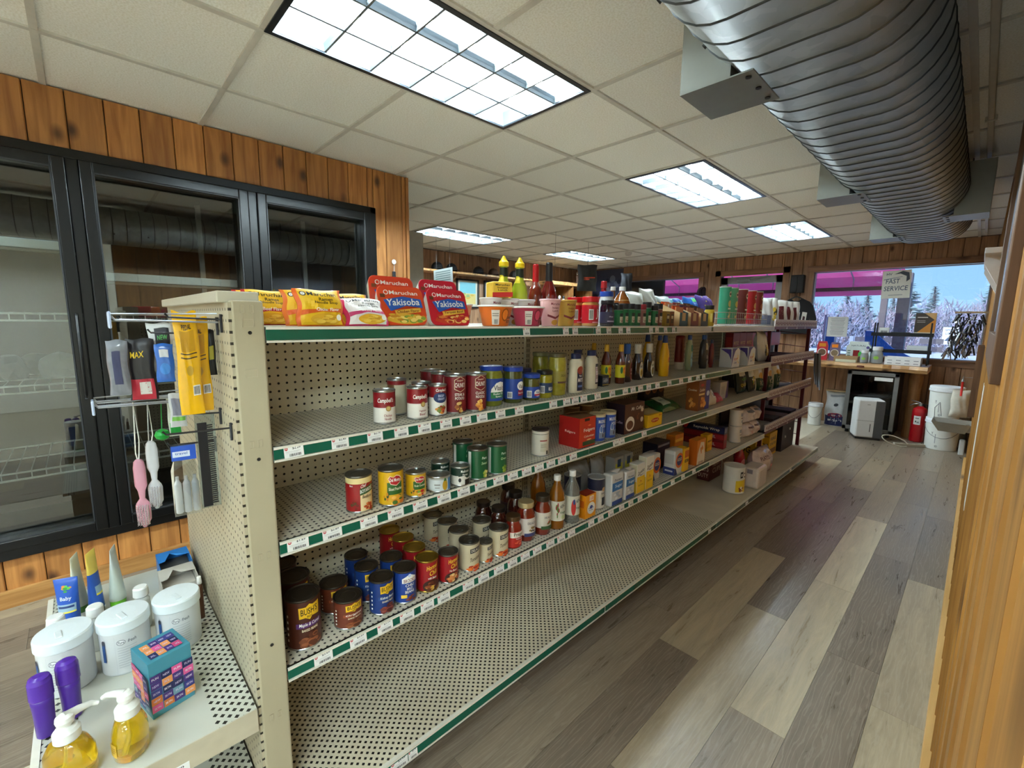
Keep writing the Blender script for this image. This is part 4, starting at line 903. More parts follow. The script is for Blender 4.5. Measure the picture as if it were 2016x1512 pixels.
def popcorn(label, x, y, key='popc'):
    carton('popcorn_box', label, 'box', x, y, z2, 0.085, 0.145, 0.135, M((226, 224, 222), 0.4), [('p', [(-0.5, 1), (-0.5, 0.0), (-0.36, 0.5), (-0.15, 0.85), (0.15, 1)], (70, 50, 130)), ('p', [(0.25, 1), (0.5, 0.85), (0.5, 1)], (70, 50, 130)), ('blob', 0.26, 0.42, 0.44, 0.6, [(232, 214, 170), (214, 180, 120), (244, 234, 210)], 16), ('t', 'POP', -0.1, 0.42, 0.34, 0.14, (200, 60, 60)), ('t', 'CORN', -0.1, 0.24, 0.34, 0.1, (70, 50, 130))],
           [('r', 0, 0.5, 0.94, 0.94, (196, 194, 190)), ('p', [(-0.47, 0.96), (0.4, 0.96), (0.45, 0.4), (0.2, 0.7)], (70, 50, 130))], key=key, group='popcorn boxes')
popcorn('white and purple popcorn box nearest the dressings', -1.225, 3.335); popcorn('white and purple popcorn box nearest the cracker boxes', -1.215, 3.62)
for k, (yy, lab) in enumerate(((3.69, 'dark red Ritz cracker box nearest the popcorn'), (3.832, 'middle dark red Ritz cracker box'), (3.974, 'dark red Ritz cracker box at the end of the section'))):
    carton('cracker_box', lab, 'box', -1.345, yy, z2, 0.06, 0.138, 0.235, M((118, 20, 26), 0.4), [('t', 'RITZ', 0, 0.66, 0.7, 0.10, (196, 150, 70)), ('e', 0, 0.42, 0.5, 0.13, (160, 60, 40)), ('t', 'CRACKERS', 0, 0.2, 0.6, 0.04, (220, 180, 160))], [('r', 0, 0.55, 0.7, 0.6, (150, 40, 42))], group='cracker boxes', key='ritz')

# ================================================================ SHELF 3 : canned fruit and vegetables, coffee
can('Chef Boyardee Beefaroni can, leftmost on the third shelf', -1.215, 0.548, z3, 0.0385, 0.110, [(0, 0.83, (150, 26, 28)), (0.83, 1, (222, 200, 140))], [('r', 0.55, 0.30, 1.15, 0.60, (226, 200, 150)), ('p', [(-0.05, 0.66), (1.1, 0.74), (1.1, 0.56), (-0.05, 0.48)], (52, 84, 40)), ('t', 'Chef', 0.25, 0.74, 0.45, 0.09, cW, 0.25, 0.1), ('t', 'BOYARDEE', 0.50, 0.615, 1.05, 0.10, cW, 0, 0.07), ('t', 'Beefaroni', 0.55, 0.44, 0.85, 0.09, (60, 30, 20), 0.2), ('blob', 0.65, 0.18, 0.9, 0.30, [(196, 84, 40), (226, 130, 70), (170, 60, 30)], 14), ('blob', -0.45, 0.22, 0.7, 0.28, [(120, 40, 30), (90, 60, 30)], 8), ('t', '8oz', -0.65, 0.76, 0.25, 0.05, cW)], 0.0, 'cans on the third shelf', lid=TIND)
def delm(label, x, y, r, h, txt, cols, tall=True):
    can(label, x, y, z3, r, h, [(0, 1, (216, 168, 24))], [('r', 0.15, 0.50, 1.25, 0.34, (44, 92, 34)), ('p', [(0.15+a, 0.72+b) for a, b in ((-0.55, 0.06), (-0.4, 0.13), (-0.12, 0.10), (0.12, 0.15), (0.4, 0.12), (0.58, 0.04), (0.45, -0.08), (0.1, -0.15), (-0.35, -0.10))], (236, 210, 180)), ('p', [(0.15+a*0.92, 0.72+b*0.86) for a, b in ((-0.55, 0.06), (-0.4, 0.13), (-0.12, 0.10), (0.12, 0.15), (0.4, 0.12), (0.58, 0.04), (0.45, -0.08), (0.1, -0.15), (-0.35, -0.10))], (180, 30, 34)),
        ('t', 'Del Monte', 0.16, 0.74, 0.85, 0.10, cW), ('t', txt, 0.2, 0.49, 1.1, 0.085, (236, 230, 200)), ('blob', 0.3, 0.18, 1.3, 0.34, cols, 16), ('blob', -0.6, 0.3, 0.6, 0.4, [(206, 130, 30), (60, 80, 30)], 7)], 0.0, 'cans on the third shelf', lid=TIND if tall else TIN)
delm('tall yellow Del Monte Sliced Peaches can', -1.194, 0.640, 0.0385, 0.112, 'Sliced Peaches', [(232, 160, 50), (240, 186, 90), (206, 116, 40), (70, 110, 40)])
delm('smaller yellow Del Monte Fruit Cocktail can', -1.199, 0.730, 0.0335, 0.080, 'Fruit Cocktail', [(190, 40, 40), (120, 160, 60), (230, 200, 150), (220, 150, 50)], False)
can('flat pineapple can with a pale blue label', -1.188, 0.810, z3, 0.0390, 0.053, [(0, 0.88, (196, 204, 206)), (0.88, 1, (170, 170, 166))], [('e', 0.3, 0.45, 0.5, 0.66, (190, 150, 40)), ('p', [(0.15, 0.72), (0.3, 0.98), (0.45, 0.72)], (60, 110, 50)), ('r', 0.85, 0.45, 0.45, 0.8, (70, 130, 190)), ('r', -0.4, 0.5, 0.5, 0.1, (140, 140, 140)), ('r', -0.4, 0.32, 0.4, 0.08, (150, 150, 150))], 0.0, lid=TIN)
def mush(label, x, y): can(label, x, y, z3, 0.0330, 0.067, [(0, 0.55, (214, 210, 200)), (0.55, 1, (20, 48, 34))], [('p', [(-0.5, 0.95), (1.0, 0.95), (1.0, 0.45), (0.5, 0.40), (0.1, 0.55), (-0.5, 0.50)], (18, 46, 34)), ('t', 'Mushroom', 0.25, 0.78, 0.95, 0.14, cW), ('t', 'Pieces', 0.25, 0.60, 0.6, 0.10, cW), ('r', 0.55, 0.2, 0.7, 0.3, (30, 26, 24)), ('e', -0.35, 0.33, 0.3, 0.22, (40, 40, 40))], 0.0, 'mushroom cans', lid=TIN, key='mush')
mush('small green and white mushroom can at the front', -1.181, 0.893); mush('small green and white mushroom can behind the pineapple', -1.262, 0.868)
def green(label, x, y, t2, cols, key): can(label, x, y, z3, 0.0385, 0.110, [(0, 1, (16, 82, 46))], [('t', 'Pasta', 0.35, 0.72, 0.6, 0.08, (214, 226, 214), 0.2), ('t', t2, 0.35, 0.55, 0.7, 0.09, (190, 216, 170), 0.2), ('blob', 0.45, 0.2, 0.8, 0.32, cols, 12), ('r', -1.15, 0.5, 0.35, 0.85, (200, 200, 192))], 0.0, 'green vegetable cans', lid=TIND, key=key)
green('tall green Sweet Peas can, left of the front pair', -1.190, 0.978, 'Sweet', [(150, 170, 60), (190, 196, 100), (226, 214, 130)], 'gr1')
green('tall green Green Beans can, right of the front pair', -1.186, 1.066, 'Green', [(110, 140, 40), (150, 170, 60)], 'gr2')
green('tall green vegetable can in the second row', -1.295, 0.992, 'Sweet', [(150, 170, 60), (190, 196, 100)], 'gr1')
can('white coffee creamer can with a dark lid, turned to its nutrition panel', -1.226, 1.346, z3, 0.0375, 0.112, [(0, 1, (206, 198, 182))], [('r', 0.1, 0.60, 0.9, 0.05, (150, 70, 60)), ('r', 0.1, 0.36, 0.8, 0.34, (190, 182, 160)), ('r', 0.1, 0.45, 0.7, 0.015, (120, 110, 96)), ('r', 0.1, 0.40, 0.7, 0.012, (120, 110, 96)), ('r', 0.1, 0.35, 0.7, 0.012, (120, 110, 96)), ('r', 0.55, 0.15, 0.28, 0.14, (60, 60, 56)), ('r', 0, 0.84, 6.2, 0.015, (60, 50, 44))], -0.3, lid=M((52, 40, 34), 0.45), name='creamer_can')
carton('coffee_box', 'red and orange Folgers coffee box with a ripped flap', 'box', -1.222, 1.590, z3, 0.115, 0.118, 0.135, M((196, 52, 28), 0.4, noise=0.15, scale=9), [('t', 'Folgers', 0.1, 0.56, 0.68, 0.14, (244, 236, 226), 0), ('t', 'Colombian', 0.1, 0.36, 0.62, 0.07, (244, 220, 200)), ('r', 0.1, 0.13, 0.78, 0.14, (44, 70, 40)), ('r', -0.05, 0.92, 0.3, 0.09, (40, 26, 20)), ('e', 0.1, 0.24, 0.3, 0.04, (236, 190, 130)), ('e', 0.1, 0.72, 0.18, 0.05, (230, 120, 70))],
       [('r', 0, 0.5, 1.0, 1.0, (168, 28, 24)), ('t', 'Folgers', 0.05, 0.5, 0.5, 0.1, (236, 200, 190))], [('p', [(-0.5, 0), (0.5, 0), (0.5, 0.7), (0.2, 0.95), (-0.2, 0.8), (-0.5, 1)], (128, 92, 60))], flap=MB().add([(-0.055, -0.055, 0.136), (0.0, -0.05, 0.155), (0.03, 0.05, 0.15), (-0.055, 0.055, 0.137)], [(0, 1, 2, 3)], M((140, 104, 68), 0.8)))
def maxw(label, x, y, key='maxw', rz=0.0):
    can(label, x, y, z3, 0.0385, 0.132, [(0, 0.93, (30, 72, 158)), (0.93, 1, (214, 200, 160))], [('t', 'MAXWELL', 0.15, 0.74, 1.3, 0.13, cW), ('t', 'HOUSE', 0.25, 0.58, 0.9, 0.12, cW), ('e', -0.1, 0.42, 0.5, 0.36, (196, 204, 214)), ('e', -0.1, 0.46, 0.36, 0.22, (90, 120, 180)), ('r', 0.2, 0.24, 1.2, 0.2, (120, 130, 150)), ('e', 0.15, 0.24, 0.16, 0.14, (50, 30, 24))], rz, 'ground coffee cans', lid=M((190, 172, 130), 0.5), name='coffee_can', key=key)
maxw('blue Maxwell House coffee can at the front, next to the Folgers box', -1.200, 1.712, rz=-0.1); maxw('blue Maxwell House coffee can at the front, next to the brown box', -1.200, 1.800, rz=-0.1)
can('brown lidded coffee can in the second row behind the Folgers box', -1.330, 1.68, z3, 0.0400, 0.150, [(0, 1, (96, 72, 40))], [('r', 0.2, 0.5, 1.2, 0.5, (150, 120, 60))], 0, lid=M((150, 128, 84), 0.5), name='coffee_can')
can('second brown lidded coffee can in the back row', -1.330, 1.79, z3, 0.0400, 0.148, [(0, 1, (110, 80, 46))], [('r', 0.2, 0.5, 1.2, 0.5, (150, 120, 60))], 0, lid=M((170, 150, 110), 0.5), name='coffee_can')
carton('coffee_box', 'dark brown Mr. Coffee filter box with a cup picture', 'box', -1.222, 1.990, z3, 0.105, 0.185, 0.150, M((74, 34, 22), 0.4), [('e', -0.22, 0.32, 0.45, 0.5, (226, 214, 200)), ('e', -0.22, 0.28, 0.33, 0.30, (96, 52, 30)), ('t', 'Mr. Coffee', 0.12, 0.82, 0.6, 0.12, (226, 214, 200), 0.2), ('e', 0.38, 0.72, 0.14, 0.14, (206, 190, 170)), ('e', 0.38, 0.38, 0.14, 0.18, (206, 190, 170)), ('blob', 0.18, 0.5, 0.3, 0.3, [(120, 66, 40), (90, 44, 28)], 8)], [('r', 0, 0.5, 1.0, 1.0, (34, 18, 30)), ('t', 'Mr. Coffee', 0.1, 0.4, 0.6, 0.09, (190, 170, 190))])
carton('tea_box', 'yellow Lipton tea box with torn top', 'box', -1.205, 2.185, z3, 0.09, 0.150, 0.068, M((232, 182, 20), 0.4), [('e', 0, 0.52, 0.55, 0.34, (190, 40, 30)), ('t', 'Lipton', 0, 0.52, 0.42, 0.2, (244, 226, 150)), ('r', 0.35, 0.85, 0.2, 0.12, (206, 120, 20))], [('r', 0, 0.5, 0.96, 0.9, (200, 150, 14))], flap=MB().add([(0.03, -0.07, 0.069), (-0.03, -0.06, 0.085), (-0.03, 0.06, 0.082), (0.03, 0.07, 0.069)], [(0, 1, 2, 3)], M((180, 160, 110), 0.7)))
GP = M((14, 84, 40), 0.2, noise=0.3, scale=30, coat=0.6)
pillow('snack_bag', 'green plastic bag lying behind the tea box', 'bag', -1.27, 2.33, z3, 0.14, 0.15, 0.07, GP, tilt=1.2, seed=2)
pillow('snack_bag', 'green plastic bag with a pale label lying across the shelf', 'bag', -1.26, 2.575, z3, 0.28, 0.15, 0.07, GP, [('r', -0.1, 0.5, 0.34, 0.6, (190, 200, 180)), ('r', -0.1, 0.5, 0.2, 0.12, (90, 120, 90))], tilt=1.25, seed=3)
pillow('snack_bag', 'third green plastic bag beside the biscuit boxes', 'bag', -1.40, 2.36, z3, 0.18, 0.14, 0.06, GP, tilt=1.2, seed=4)
for k, yy in enumerate((2.60, 2.685, 2.77)):
    carton('cookie_box', ['dark brown cookie box in the back row, left one', 'dark brown cookie box in the back row, middle one', 'dark brown cookie box in the back row, right one'][k], 'box', -1.45, yy-0.03, z3, 0.05, 0.08, 0.205, M((44, 26, 22), 0.45), [('e', 0, 0.62, 0.8, 0.28, (170, 110, 50)), ('e', 0, 0.60, 0.6, 0.18, (120, 70, 30)), ('t', 'COOKIES', 0, 0.30, 0.7, 0.05, (200, 170, 120))], key='cook', group='dark cookie boxes')
carton('cookie_box', 'brown and orange cookie box standing at the front', 'box', -1.225, 2.850, z3, 0.08, 0.165, 0.190, M((116, 60, 34), 0.4), [('p', [(0.1, 0), (0.5, 0), (0.5, 1), (0.1, 1)], (64, 58, 130)), ('r', -0.22, 0.55, 0.5, 0.06, (230, 190, 120)), ('e', -0.2, 0.86, 0.3, 0.1, (180, 50, 40)), ('t', 'Cookies', -0.2, 0.70, 0.45, 0.1, (240, 220, 190), 0.2), ('blob', -0.08, 0.28, 0.6, 0.44, [(214, 130, 50), (230, 160, 80), (180, 96, 34)], 20), ('e', 0.3, 0.55, 0.25, 0.18, (210, 210, 220))], [('r', 0, 0.5, 1, 1, (150, 84, 34)), ('t', 'Cookies', 0, 0.7, 0.7, 0.07, (240, 220, 190), 0.2), ('blob', 0, 0.27, 0.7, 0.42, [(214, 130, 50), (230, 160, 80)], 12)])
pillow('bread_bag', 'white paper bag slumped against the rail, with a small label', 'bag', -1.205, 3.03, z3, 0.15, 0.13, 0.08, M((206, 190, 168), 0.5, noise=0.1), [('r', 0.15, 0.5, 0.35, 0.4, (226, 222, 214)), ('bars', 0.15, 0.45, 0.25, 0.2, cK)], tilt=0.6, seed=5)
pillow('snack_bag', 'small pink and white packet beside the paper bag', 'packet', -1.215, 3.19, z3, 0.12, 0.08, 0.05, M((180, 60, 80), 0.35, noise=0.4, scale=20), tilt=0.9, seed=6)
carton('rice_box', 'white box with a purple corner standing behind the pink packet', 'box', -1.30, 3.40, z3, 0.06, 0.15, 0.125, M((196, 190, 182), 0.45), [('p', [(0.2, 0), (0.5, 0), (0.5, 1), (0.35, 1)], (80, 60, 120)), ('r', -0.15, 0.5, 0.4, 0.5, (180, 174, 166))])
pillow('chip_bag', 'dark green Queso snack bag standing upright', 'bag', -1.285, 3.78, z3, 0.15, 0.20, 0.07, M((20, 30, 22), 0.35, noise=0.2), [('r', 0, 0.82, 0.8, 0.26, (206, 196, 180)), ('t', 'CASA', 0, 0.56, 0.5, 0.1, (80, 160, 60)), ('t', 'QUESO', 0, 0.32, 0.72, 0.14, (226, 200, 40)), ('r', 0, 0.12, 0.8, 0.1, (30, 60, 34))], tilt=0.12, seed=8)
pillow('chip_bag', 'leaning black and green snack bag with white top', 'bag', -1.255, 3.94, z3, 0.13, 0.20, 0.07, M((26, 30, 28), 0.35, noise=0.2), [('r', 0, 0.78, 0.8, 0.35, (214, 214, 210)), ('blob', 0, 0.4, 0.7, 0.4, [(80, 140, 60), (226, 220, 200), (200, 170, 50)], 12)], tilt=0.25, seed=9)

# ================================================================ SHELF 4 : beans, tomatoes, sauces, baking
BR = (74, 34, 22)
def bush(label, x, y, r, h, base, name1, name2, key, blue=False, c1=(90, 50, 110)):
    can(label, x, y, z4, r, h, [(0, 1, base)], [('p', [(0.42+a, 0.76+b) for a, b in ((-0.62, 0.10), (-0.2, 0.10), (0.0, 0.15), (0.2, 0.12), (0.66, 0.14), (0.62, -0.12), (0.15, -0.10), (0.0, -0.16), (-0.25, -0.11), (-0.6, -0.12))], (226, 178, 30)), ('t', "BUSH'S", 0.42, 0.775, 1.0, 0.13, cK, 0, 0.02), ('t', 'BEST', 0.42, 0.665, 0.3, 0.045, cK),
        ('r', 0.42, 0.50, 1.6, 0.10, c1), ('t', name1, 0.42, 0.505, 1.25, 0.085, cW, 0.2), ('t', name2, 0.42, 0.40, 0.95, 0.05, (240, 226, 190)), ('blob', 0.42, 0.18, 1.5, 0.34, [(122, 66, 38), (150, 88, 54), (92, 46, 28)] if not blue else [(110, 50, 44), (140, 70, 60), (84, 34, 34)], 26),
        ('r', -0.85, 0.70, 0.10, 0.05, cW), ('r', -0.85, 0.58, 0.10, 0.05, cW), ('r', -0.85, 0.46, 0.10, 0.05, cW), ('r', -0.85, 0.34, 0.10, 0.05, cW), ('r', -0.85, 0.22, 0.10, 0.05, cW)], -0.05, 'baked bean cans', lid=M((70, 62, 52), 0.4, 0.7), key=key)
bush("tall Bush's Best Maple & Cured Bacon baked beans can beside the end post", -1.232, 0.380, 0.0465, 0.147, BR, 'Maple & Cured', 'BAKED BEANS', 'bu1')
bush("tall brown Bush's baked beans can in the second row by the post", -1.340, 0.390, 0.0465, 0.147, BR, 'Maple & Cured', 'BAKED BEANS', 'bu1')
bush("tall brown Bush's baked beans can in the third row by the post", -1.440, 0.385, 0.0465, 0.147, BR, 'Maple & Cured', 'BAKED BEANS', 'bu1')
bush("short Bush's Best Original baked beans can at the front", -1.225, 0.505, 0.0425, 0.088, (110, 52, 34), 'Original', 'BAKED BEANS', 'bu2', c1=(150, 76, 44))
bush("short Bush's Best Original baked beans can in the second row", -1.322, 0.502, 0.0425, 0.088, (110, 52, 34), 'Original', 'BAKED BEANS', 'bu2', c1=(150, 76, 44))
BL = (24, 52, 112)
for lab, x, y in (("blue Bush's Kidney Beans can at the front", -1.213, 0.608), ("blue Bush's Kidney Beans can in the second row", -1.304, 0.603), ("blue Bush's Kidney Beans can in the third row", -1.392, 0.608), ("blue bean can behind the Brooks chili beans can", -1.302, 0.691)):
    bush(lab, x, y, 0.0385, 0.111, BL, 'Kidney Beans', 'DARK RED', 'bu3', True, c1=(30, 70, 130))
can("Brooks Chili Mild Beans can, blue with a white banner", -1.214, 0.690, z4, 0.0390, 0.111, [(0, 1, (30, 62, 140))], [('p', [(-0.35, 0.78), (0.3, 0.90), (0.95, 0.78), (0.95, 0.64), (-0.35, 0.64)], cW), ('e', 0.3, 0.86, 0.3, 0.1, (190, 200, 230)), ('t', 'BROOKS', 0.3, 0.71, 1.05, 0.11, (120, 24, 34)), ('t', 'CHILI', 0.3, 0.565, 0.75, 0.085, cW), ('t', 'MILD', 0.3, 0.465, 0.5, 0.07, cW), ('t', 'BEANS', 0.3, 0.37, 0.8, 0.085, cW), ('r', -0.2, 0.24, 0.5, 0.10, (236, 196, 60)), ('blob', 0.45, 0.15, 1.1, 0.26, [(110, 50, 30), (140, 70, 44)], 14)], -0.05, lid=M((70, 62, 52), 0.4, 0.7))
def hormel(label, x, y, r, h, cols, key, beans=True):
    can(label, x, y, z4, r, h, [(0, 1, (150, 22, 28))], [('t', 'Hormel', 0.25, 0.80, 1.05, 0.15, (240, 200, 60), 0.1, 0.06), ('t', 'Chili', 0.35, 0.62, 0.75, 0.15, (240, 200, 60), 0.1, 0.06), ('t', 'with Beans' if beans else 'No Beans', 0.25, 0.455, 0.85, 0.07, cW, 0.1), ('e', 0.15, 0.20, 1.6, 0.40, (60, 30, 22)), ('blob', 0.15, 0.20, 1.5, 0.36, cols, 22)], 0.0, 'chili cans', lid=GOLD if beans else TIND, key=key)
HC = [(96, 44, 24), (140, 70, 36), (196, 150, 60), (70, 30, 18)]
hormel('Hormel Chili with Beans can at the front', -1.216, 0.778, 0.0388, 0.111, HC, 'ho1'); hormel('slimmer Hormel Chili can next to the tomato cans', -1.206, 0.859, 0.0360, 0.105, [(206, 130, 70), (180, 90, 50), (226, 190, 130)], 'ho2', False)
hormel('red chili can in the second row', -1.304, 0.783, 0.0388, 0.111, HC, 'ho1'); hormel('red chili can in the third row', -1.393, 0.790, 0.0388, 0.111, HC, 'ho1'); hormel('red chili can in the fourth row', -1.482, 0.783, 0.0388, 0.111, HC, 'ho1')
def delallo(label, x, y, r=0.0395, h=0.108, key='dl', rz=0.0):
    can(label, x, y, z4, r, h, [(0, 1, (196, 182, 150))], [('p', [(-0.25, 0.64), (1.0, 0.70), (1.0, 0.86), (-0.25, 0.80)], (26, 28, 34)), ('t', 'DELALLO', 0.38, 0.755, 1.05, 0.10, (220, 210, 190), 0, 0.05), ('t', 'Tomatoes', 0.3, 0.46, 1.1, 0.14, (70, 50, 36), 0.3, 0.1), ('blob', 0.2, 0.12, 1.8, 0.26, [(206, 76, 34), (226, 120, 50), (170, 44, 26)], 18)], rz, 'tomato cans', lid=TIND, key=key, ring=True)
for lab, x, y in (('DeLallo tomato can at the front, left of the small one', -1.218, 0.962), ('DeLallo tomato can at the front, next to the pasta sauce', -1.222, 1.112), ('DeLallo tomato can in the second row', -1.312, 0.985), ('DeLallo tomato can in the third row', -1.402, 0.995), ('DeLallo tomato can in the back row', -1.490, 0.985), ('DeLallo tomato can behind the small tomato paste can', -1.318, 1.105)): delallo(lab, x, y)
delallo('small DeLallo tomato paste can', -1.216, 1.037, 0.0290, 0.078, 'dls', 0.2)
def sauce(label, x, y, r, h, fill, lidc, dec, lz, lc, key=None):
    prof = [(r*0.9, 0), (r, 0.005), (r, h*0.62), (r*0.90, h*0.72), (r*0.72, h*0.80), (r*0.72, h*0.88)]
    bottle('sauce_jar', label, 'jar', x, y, z4, prof, M(fill, 0.08, noise=0.2, scale=30, coat=1.0), dec, [(r*0.80, h*0.865), (r*0.82, h*0.87), (r*0.82, h*0.985), (r*0.78, h)], M(lidc, 0.3, 0.5), 0.0, 'pasta sauce jars', labelmat=M(lc, 0.4) if lc else None, labelz=(lz[0]*h, lz[1]*h) if lz else None, key=key)
sauce('Prego pasta sauce jar with a red label', -1.223, 1.191, 0.0365, 0.130, (120, 26, 16), (92, 66, 40), [('r', 0.2, 0.52, 2.0, 0.20, (226, 216, 200)), ('t', 'Prego', 0.25, 0.52, 1.2, 0.16, (40, 24, 20)), ('blob', 0.3, 0.24, 1.3, 0.25, [(206, 60, 44), (226, 110, 80)], 10), ('t', 'TRADITIONAL', 0.25, 0.38, 0.8, 0.04, cW)], (0.06, 0.56), (176, 40, 32))
sauce('DeLallo pasta sauce jar with a pale gold lid, left one', -1.233, 1.274, 0.0410, 0.163, (110, 28, 14), (196, 176, 130), [('t', 'DELALLO', 0.2, 0.56, 0.95, 0.07, (40, 40, 60)), ('blob', 0.3, 0.36, 0.9, 0.2, [(60, 40, 30), (150, 120, 60)], 10), ('r', 0.15, 0.22, 1.5, 0.10, (60, 64, 110))], (0.18, 0.62), (214, 202, 190))
sauce('DeLallo pasta sauce jar with a dark lid, right one', -1.220, 1.364, 0.0370, 0.170, (110, 30, 14), (66, 56, 44), [('t', 'DELALLO', 0.2, 0.54, 0.95, 0.06, (40, 40, 60)), ('blob', 0.25, 0.40, 0.9, 0.16, [(170, 60, 40), (90, 110, 50)], 10), ('r', 0.15, 0.24, 1.6, 0.10, (50, 80, 44))], (0.20, 0.60), (206, 196, 180))
for lab, x, y, h in (('dark lidded sauce jar behind the Prego jar', -1.312, 1.192, 0.138), ('dark lidded sauce jar two rows behind the Prego jar', -1.402, 1.185, 0.134), ('tall dark jar in the second row behind the DeLallo sauce', -1.322, 1.300, 0.172), ('tall dark jar at the back by the upright', -1.415, 1.345, 0.170)):
    sauce(lab, x, y, 0.0365, h, (60, 22, 14), (50, 40, 34), [], (0.15, 0.55), (90, 60, 50) if h < 0.15 else (60, 40, 40), key=('sj', h))
def vinegar(label, x, y, fill, dec, key=None, glass=0.0, lab=(206, 200, 180)):
    h = 0.240; r = 0.0370
    bottle('vinegar_bottle', label, 'bottle', x, y, z4, [(r*0.92, 0), (r, 0.006), (r*0.98, h*0.55), (r*0.85, h*0.68), (r*0.45, h*0.82), (r*0.36, h*0.88), (r*0.36, h*0.90)], M(fill, 0.06, noise=0.06, coat=1.0, trans=glass), dec, [(r*0.40, h*0.895), (r*0.42, h*0.90), (r*0.42, h*0.99), (r*0.38, h)], M((232, 230, 224), 0.4), 0.0, 'vinegar bottles', labelmat=M(lab, 0.4) if dec else None, labelz=(h*0.17, h*0.54), key=key)
vinegar('Heinz apple cider vinegar bottle with amber contents', -1.214, 1.450, (128, 74, 10), [('t', 'HEINZ', 0.25, 0.50, 0.75, 0.07, cK, 0, 0.05), ('blob', -0.45, 0.38, 0.6, 0.4, [(150, 40, 50), (90, 120, 50)], 10), ('t', 'Vinegar', 0.3, 0.36, 0.9, 0.07, (40, 100, 50), 0.2), ('e', 0.3, 0.27, 0.7, 0.08, (190, 200, 150))])
vinegar('Heinz white vinegar bottle with clear contents', -1.205, 1.545, (150, 152, 146), [('t', 'HEINZ', 0.35, 0.50, 0.75, 0.07, cK, 0, 0.05), ('e', -0.35, 0.36, 0.6, 0.34, (190, 50, 44)), ('e', -0.3, 0.48, 0.3, 0.12, (60, 80, 140)), ('t', 'Vinegar', 0.35, 0.34, 0.8, 0.07, (40, 80, 50), 0.2)], glass=0.6)
vinegar('amber vinegar bottle hidden in the second row', -1.350, 1.475, (128, 70, 10), [])
carton('baking_soda_box', 'orange baking soda box with a white oval', 'box', -1.195, 1.640, z4, 0.055, 0.080, 0.112, M((226, 150, 24), 0.4), [('e', 0.05, 0.40, 0.75, 0.52, cW), ('e', 0.05, 0.44, 0.3, 0.16, (60, 80, 150)), ('t', 'Baking', 0.05, 0.40, 0.5, 0.06, (40, 60, 130)), ('t', 'Soda', 0.05, 0.32, 0.4, 0.06, (40, 60, 130)), ('r', 0.05, 0.83, 0.4, 0.22, (236, 220, 200)), ('t', '1 LB', 0.05, 0.83, 0.33, 0.12, (200, 40, 30))], [('r', 0, 0.5, 1, 1, (214, 130, 14)), ('r', 0, 0.6, 0.7, 0.3, (190, 90, 20))], [('r', 0, 0.5, 1, 1, (150, 44, 24))])
can('dark blue salt canister with a grey top', -1.225, 1.760, z4, 0.0430, 0.156, [(0, 0.62, (214, 208, 196)), (0.62, 1, (30, 34, 58))], [('r', 0.4, 0.42, 1.2, 0.16, (206, 200, 180)), ('t', 'Iodized Salt', 0.4, 0.52, 1.0, 0.07, (50, 40, 44)), ('r', 0.35, 0.25, 0.7, 0.26, (34, 38, 48)), ('e', 0.3, 0.64, 0.6, 0.14, (200, 160, 110))], 0.0, 'salt canisters', lid=M((150, 150, 144), 0.45), name='salt_canister')
can('dark blue salt canister in the second row', -1.325, 1.700, z4, 0.0430, 0.156, [(0, 0.5, (170, 164, 150)), (0.5, 1, (30, 34, 58))], [], 0.0, 'salt canisters', lid=M((150, 150, 144), 0.45), name='salt_canister')
def sugar(label, x, y, w, h, key=None):
    carton('sugar_bag', label, 'bag', x, y, z4, 0.055, w, h, M((206, 204, 200), 0.4, noise=0.08), [('r', 0, 0.60, 0.86, 0.26, (48, 110, 170)), ('t', 'Pioneer', 0.05, 0.80, 0.6, 0.08, (50, 60, 90)), ('t', 'Sugar', 0.1, 0.60, 0.6, 0.12, (220, 230, 240)), ('blob', 0, 0.30, 0.8, 0.3, [(230, 230, 232), (170, 180, 190)], 8), ('r', 0, 0.10, 0.86, 0.14, (40, 70, 140))], [('r', 0, 0.5, 0.8, 0.9, (190, 188, 184))], bev=0.008, flap=MB().add([(-0.02, -w*0.45, h), (0.01, -w*0.4, h+0.016), (0.012, w*0.42, h+0.012), (-0.02, w*0.45, h), (0.024, 0, h)], [(0, 1, 2, 3), (1, 4, 2)], M((196, 194, 188), 0.5)), group='sugar bags')
sugar('blue and white Pioneer sugar bag, left one', -1.190, 1.852, 0.105, 0.165); sugar('blue and white Pioneer sugar bag, right one', -1.190, 1.972, 0.090, 0.150)
def domino(label, x, y, h): carton('sugar_box', label, 'box', x, y, z4, 0.05, 0.078, h, M((226, 222, 210), 0.4), [('r', 0, 0.28, 1.0, 0.56, (236, 190, 30)), ('t', 'Domino', 0, 0.72, 0.8, 0.12, cK, 0.2, 0.15), ('p', [(-0.4, 0.64), (0, 0.58), (0.4, 0.64), (0, 0.61)], (90, 70, 110)), ('blob', 0, 0.38, 0.6, 0.1, [(226, 150, 30), (200, 130, 40)], 6), ('t', 'BROWN', 0, 0.26, 0.6, 0.06, (150, 110, 20))], [('r', 0, 0.5, 0.96, 0.96, (216, 208, 180)), ('r', 0, 0.2, 0.96, 0.4, (214, 176, 40))], group='domino sugar boxes')
domino('yellow and white Domino sugar box, shorter one in front', -1.198, 2.092, 0.160); domino('yellow and white Domino sugar box, taller one', -1.196, 2.182, 0.182)
for k, (x, y, h) in enumerate(((-1.32, 2.06, 0.175), (-1.32, 2.155, 0.175))):
    carton('sugar_box', ['green and yellow flour box in the second row, left one', 'green and yellow flour box in the second row, right one'][k], 'box', x, y, z4, 0.06, 0.085, h, M((170, 168, 160), 0.45), [('r', 0, 0.5, 0.8, 0.6, (206, 196, 70)), ('r', 0, 0.8, 0.4, 0.25, (60, 80, 110))], key='gybox', group='green and yellow boxes')
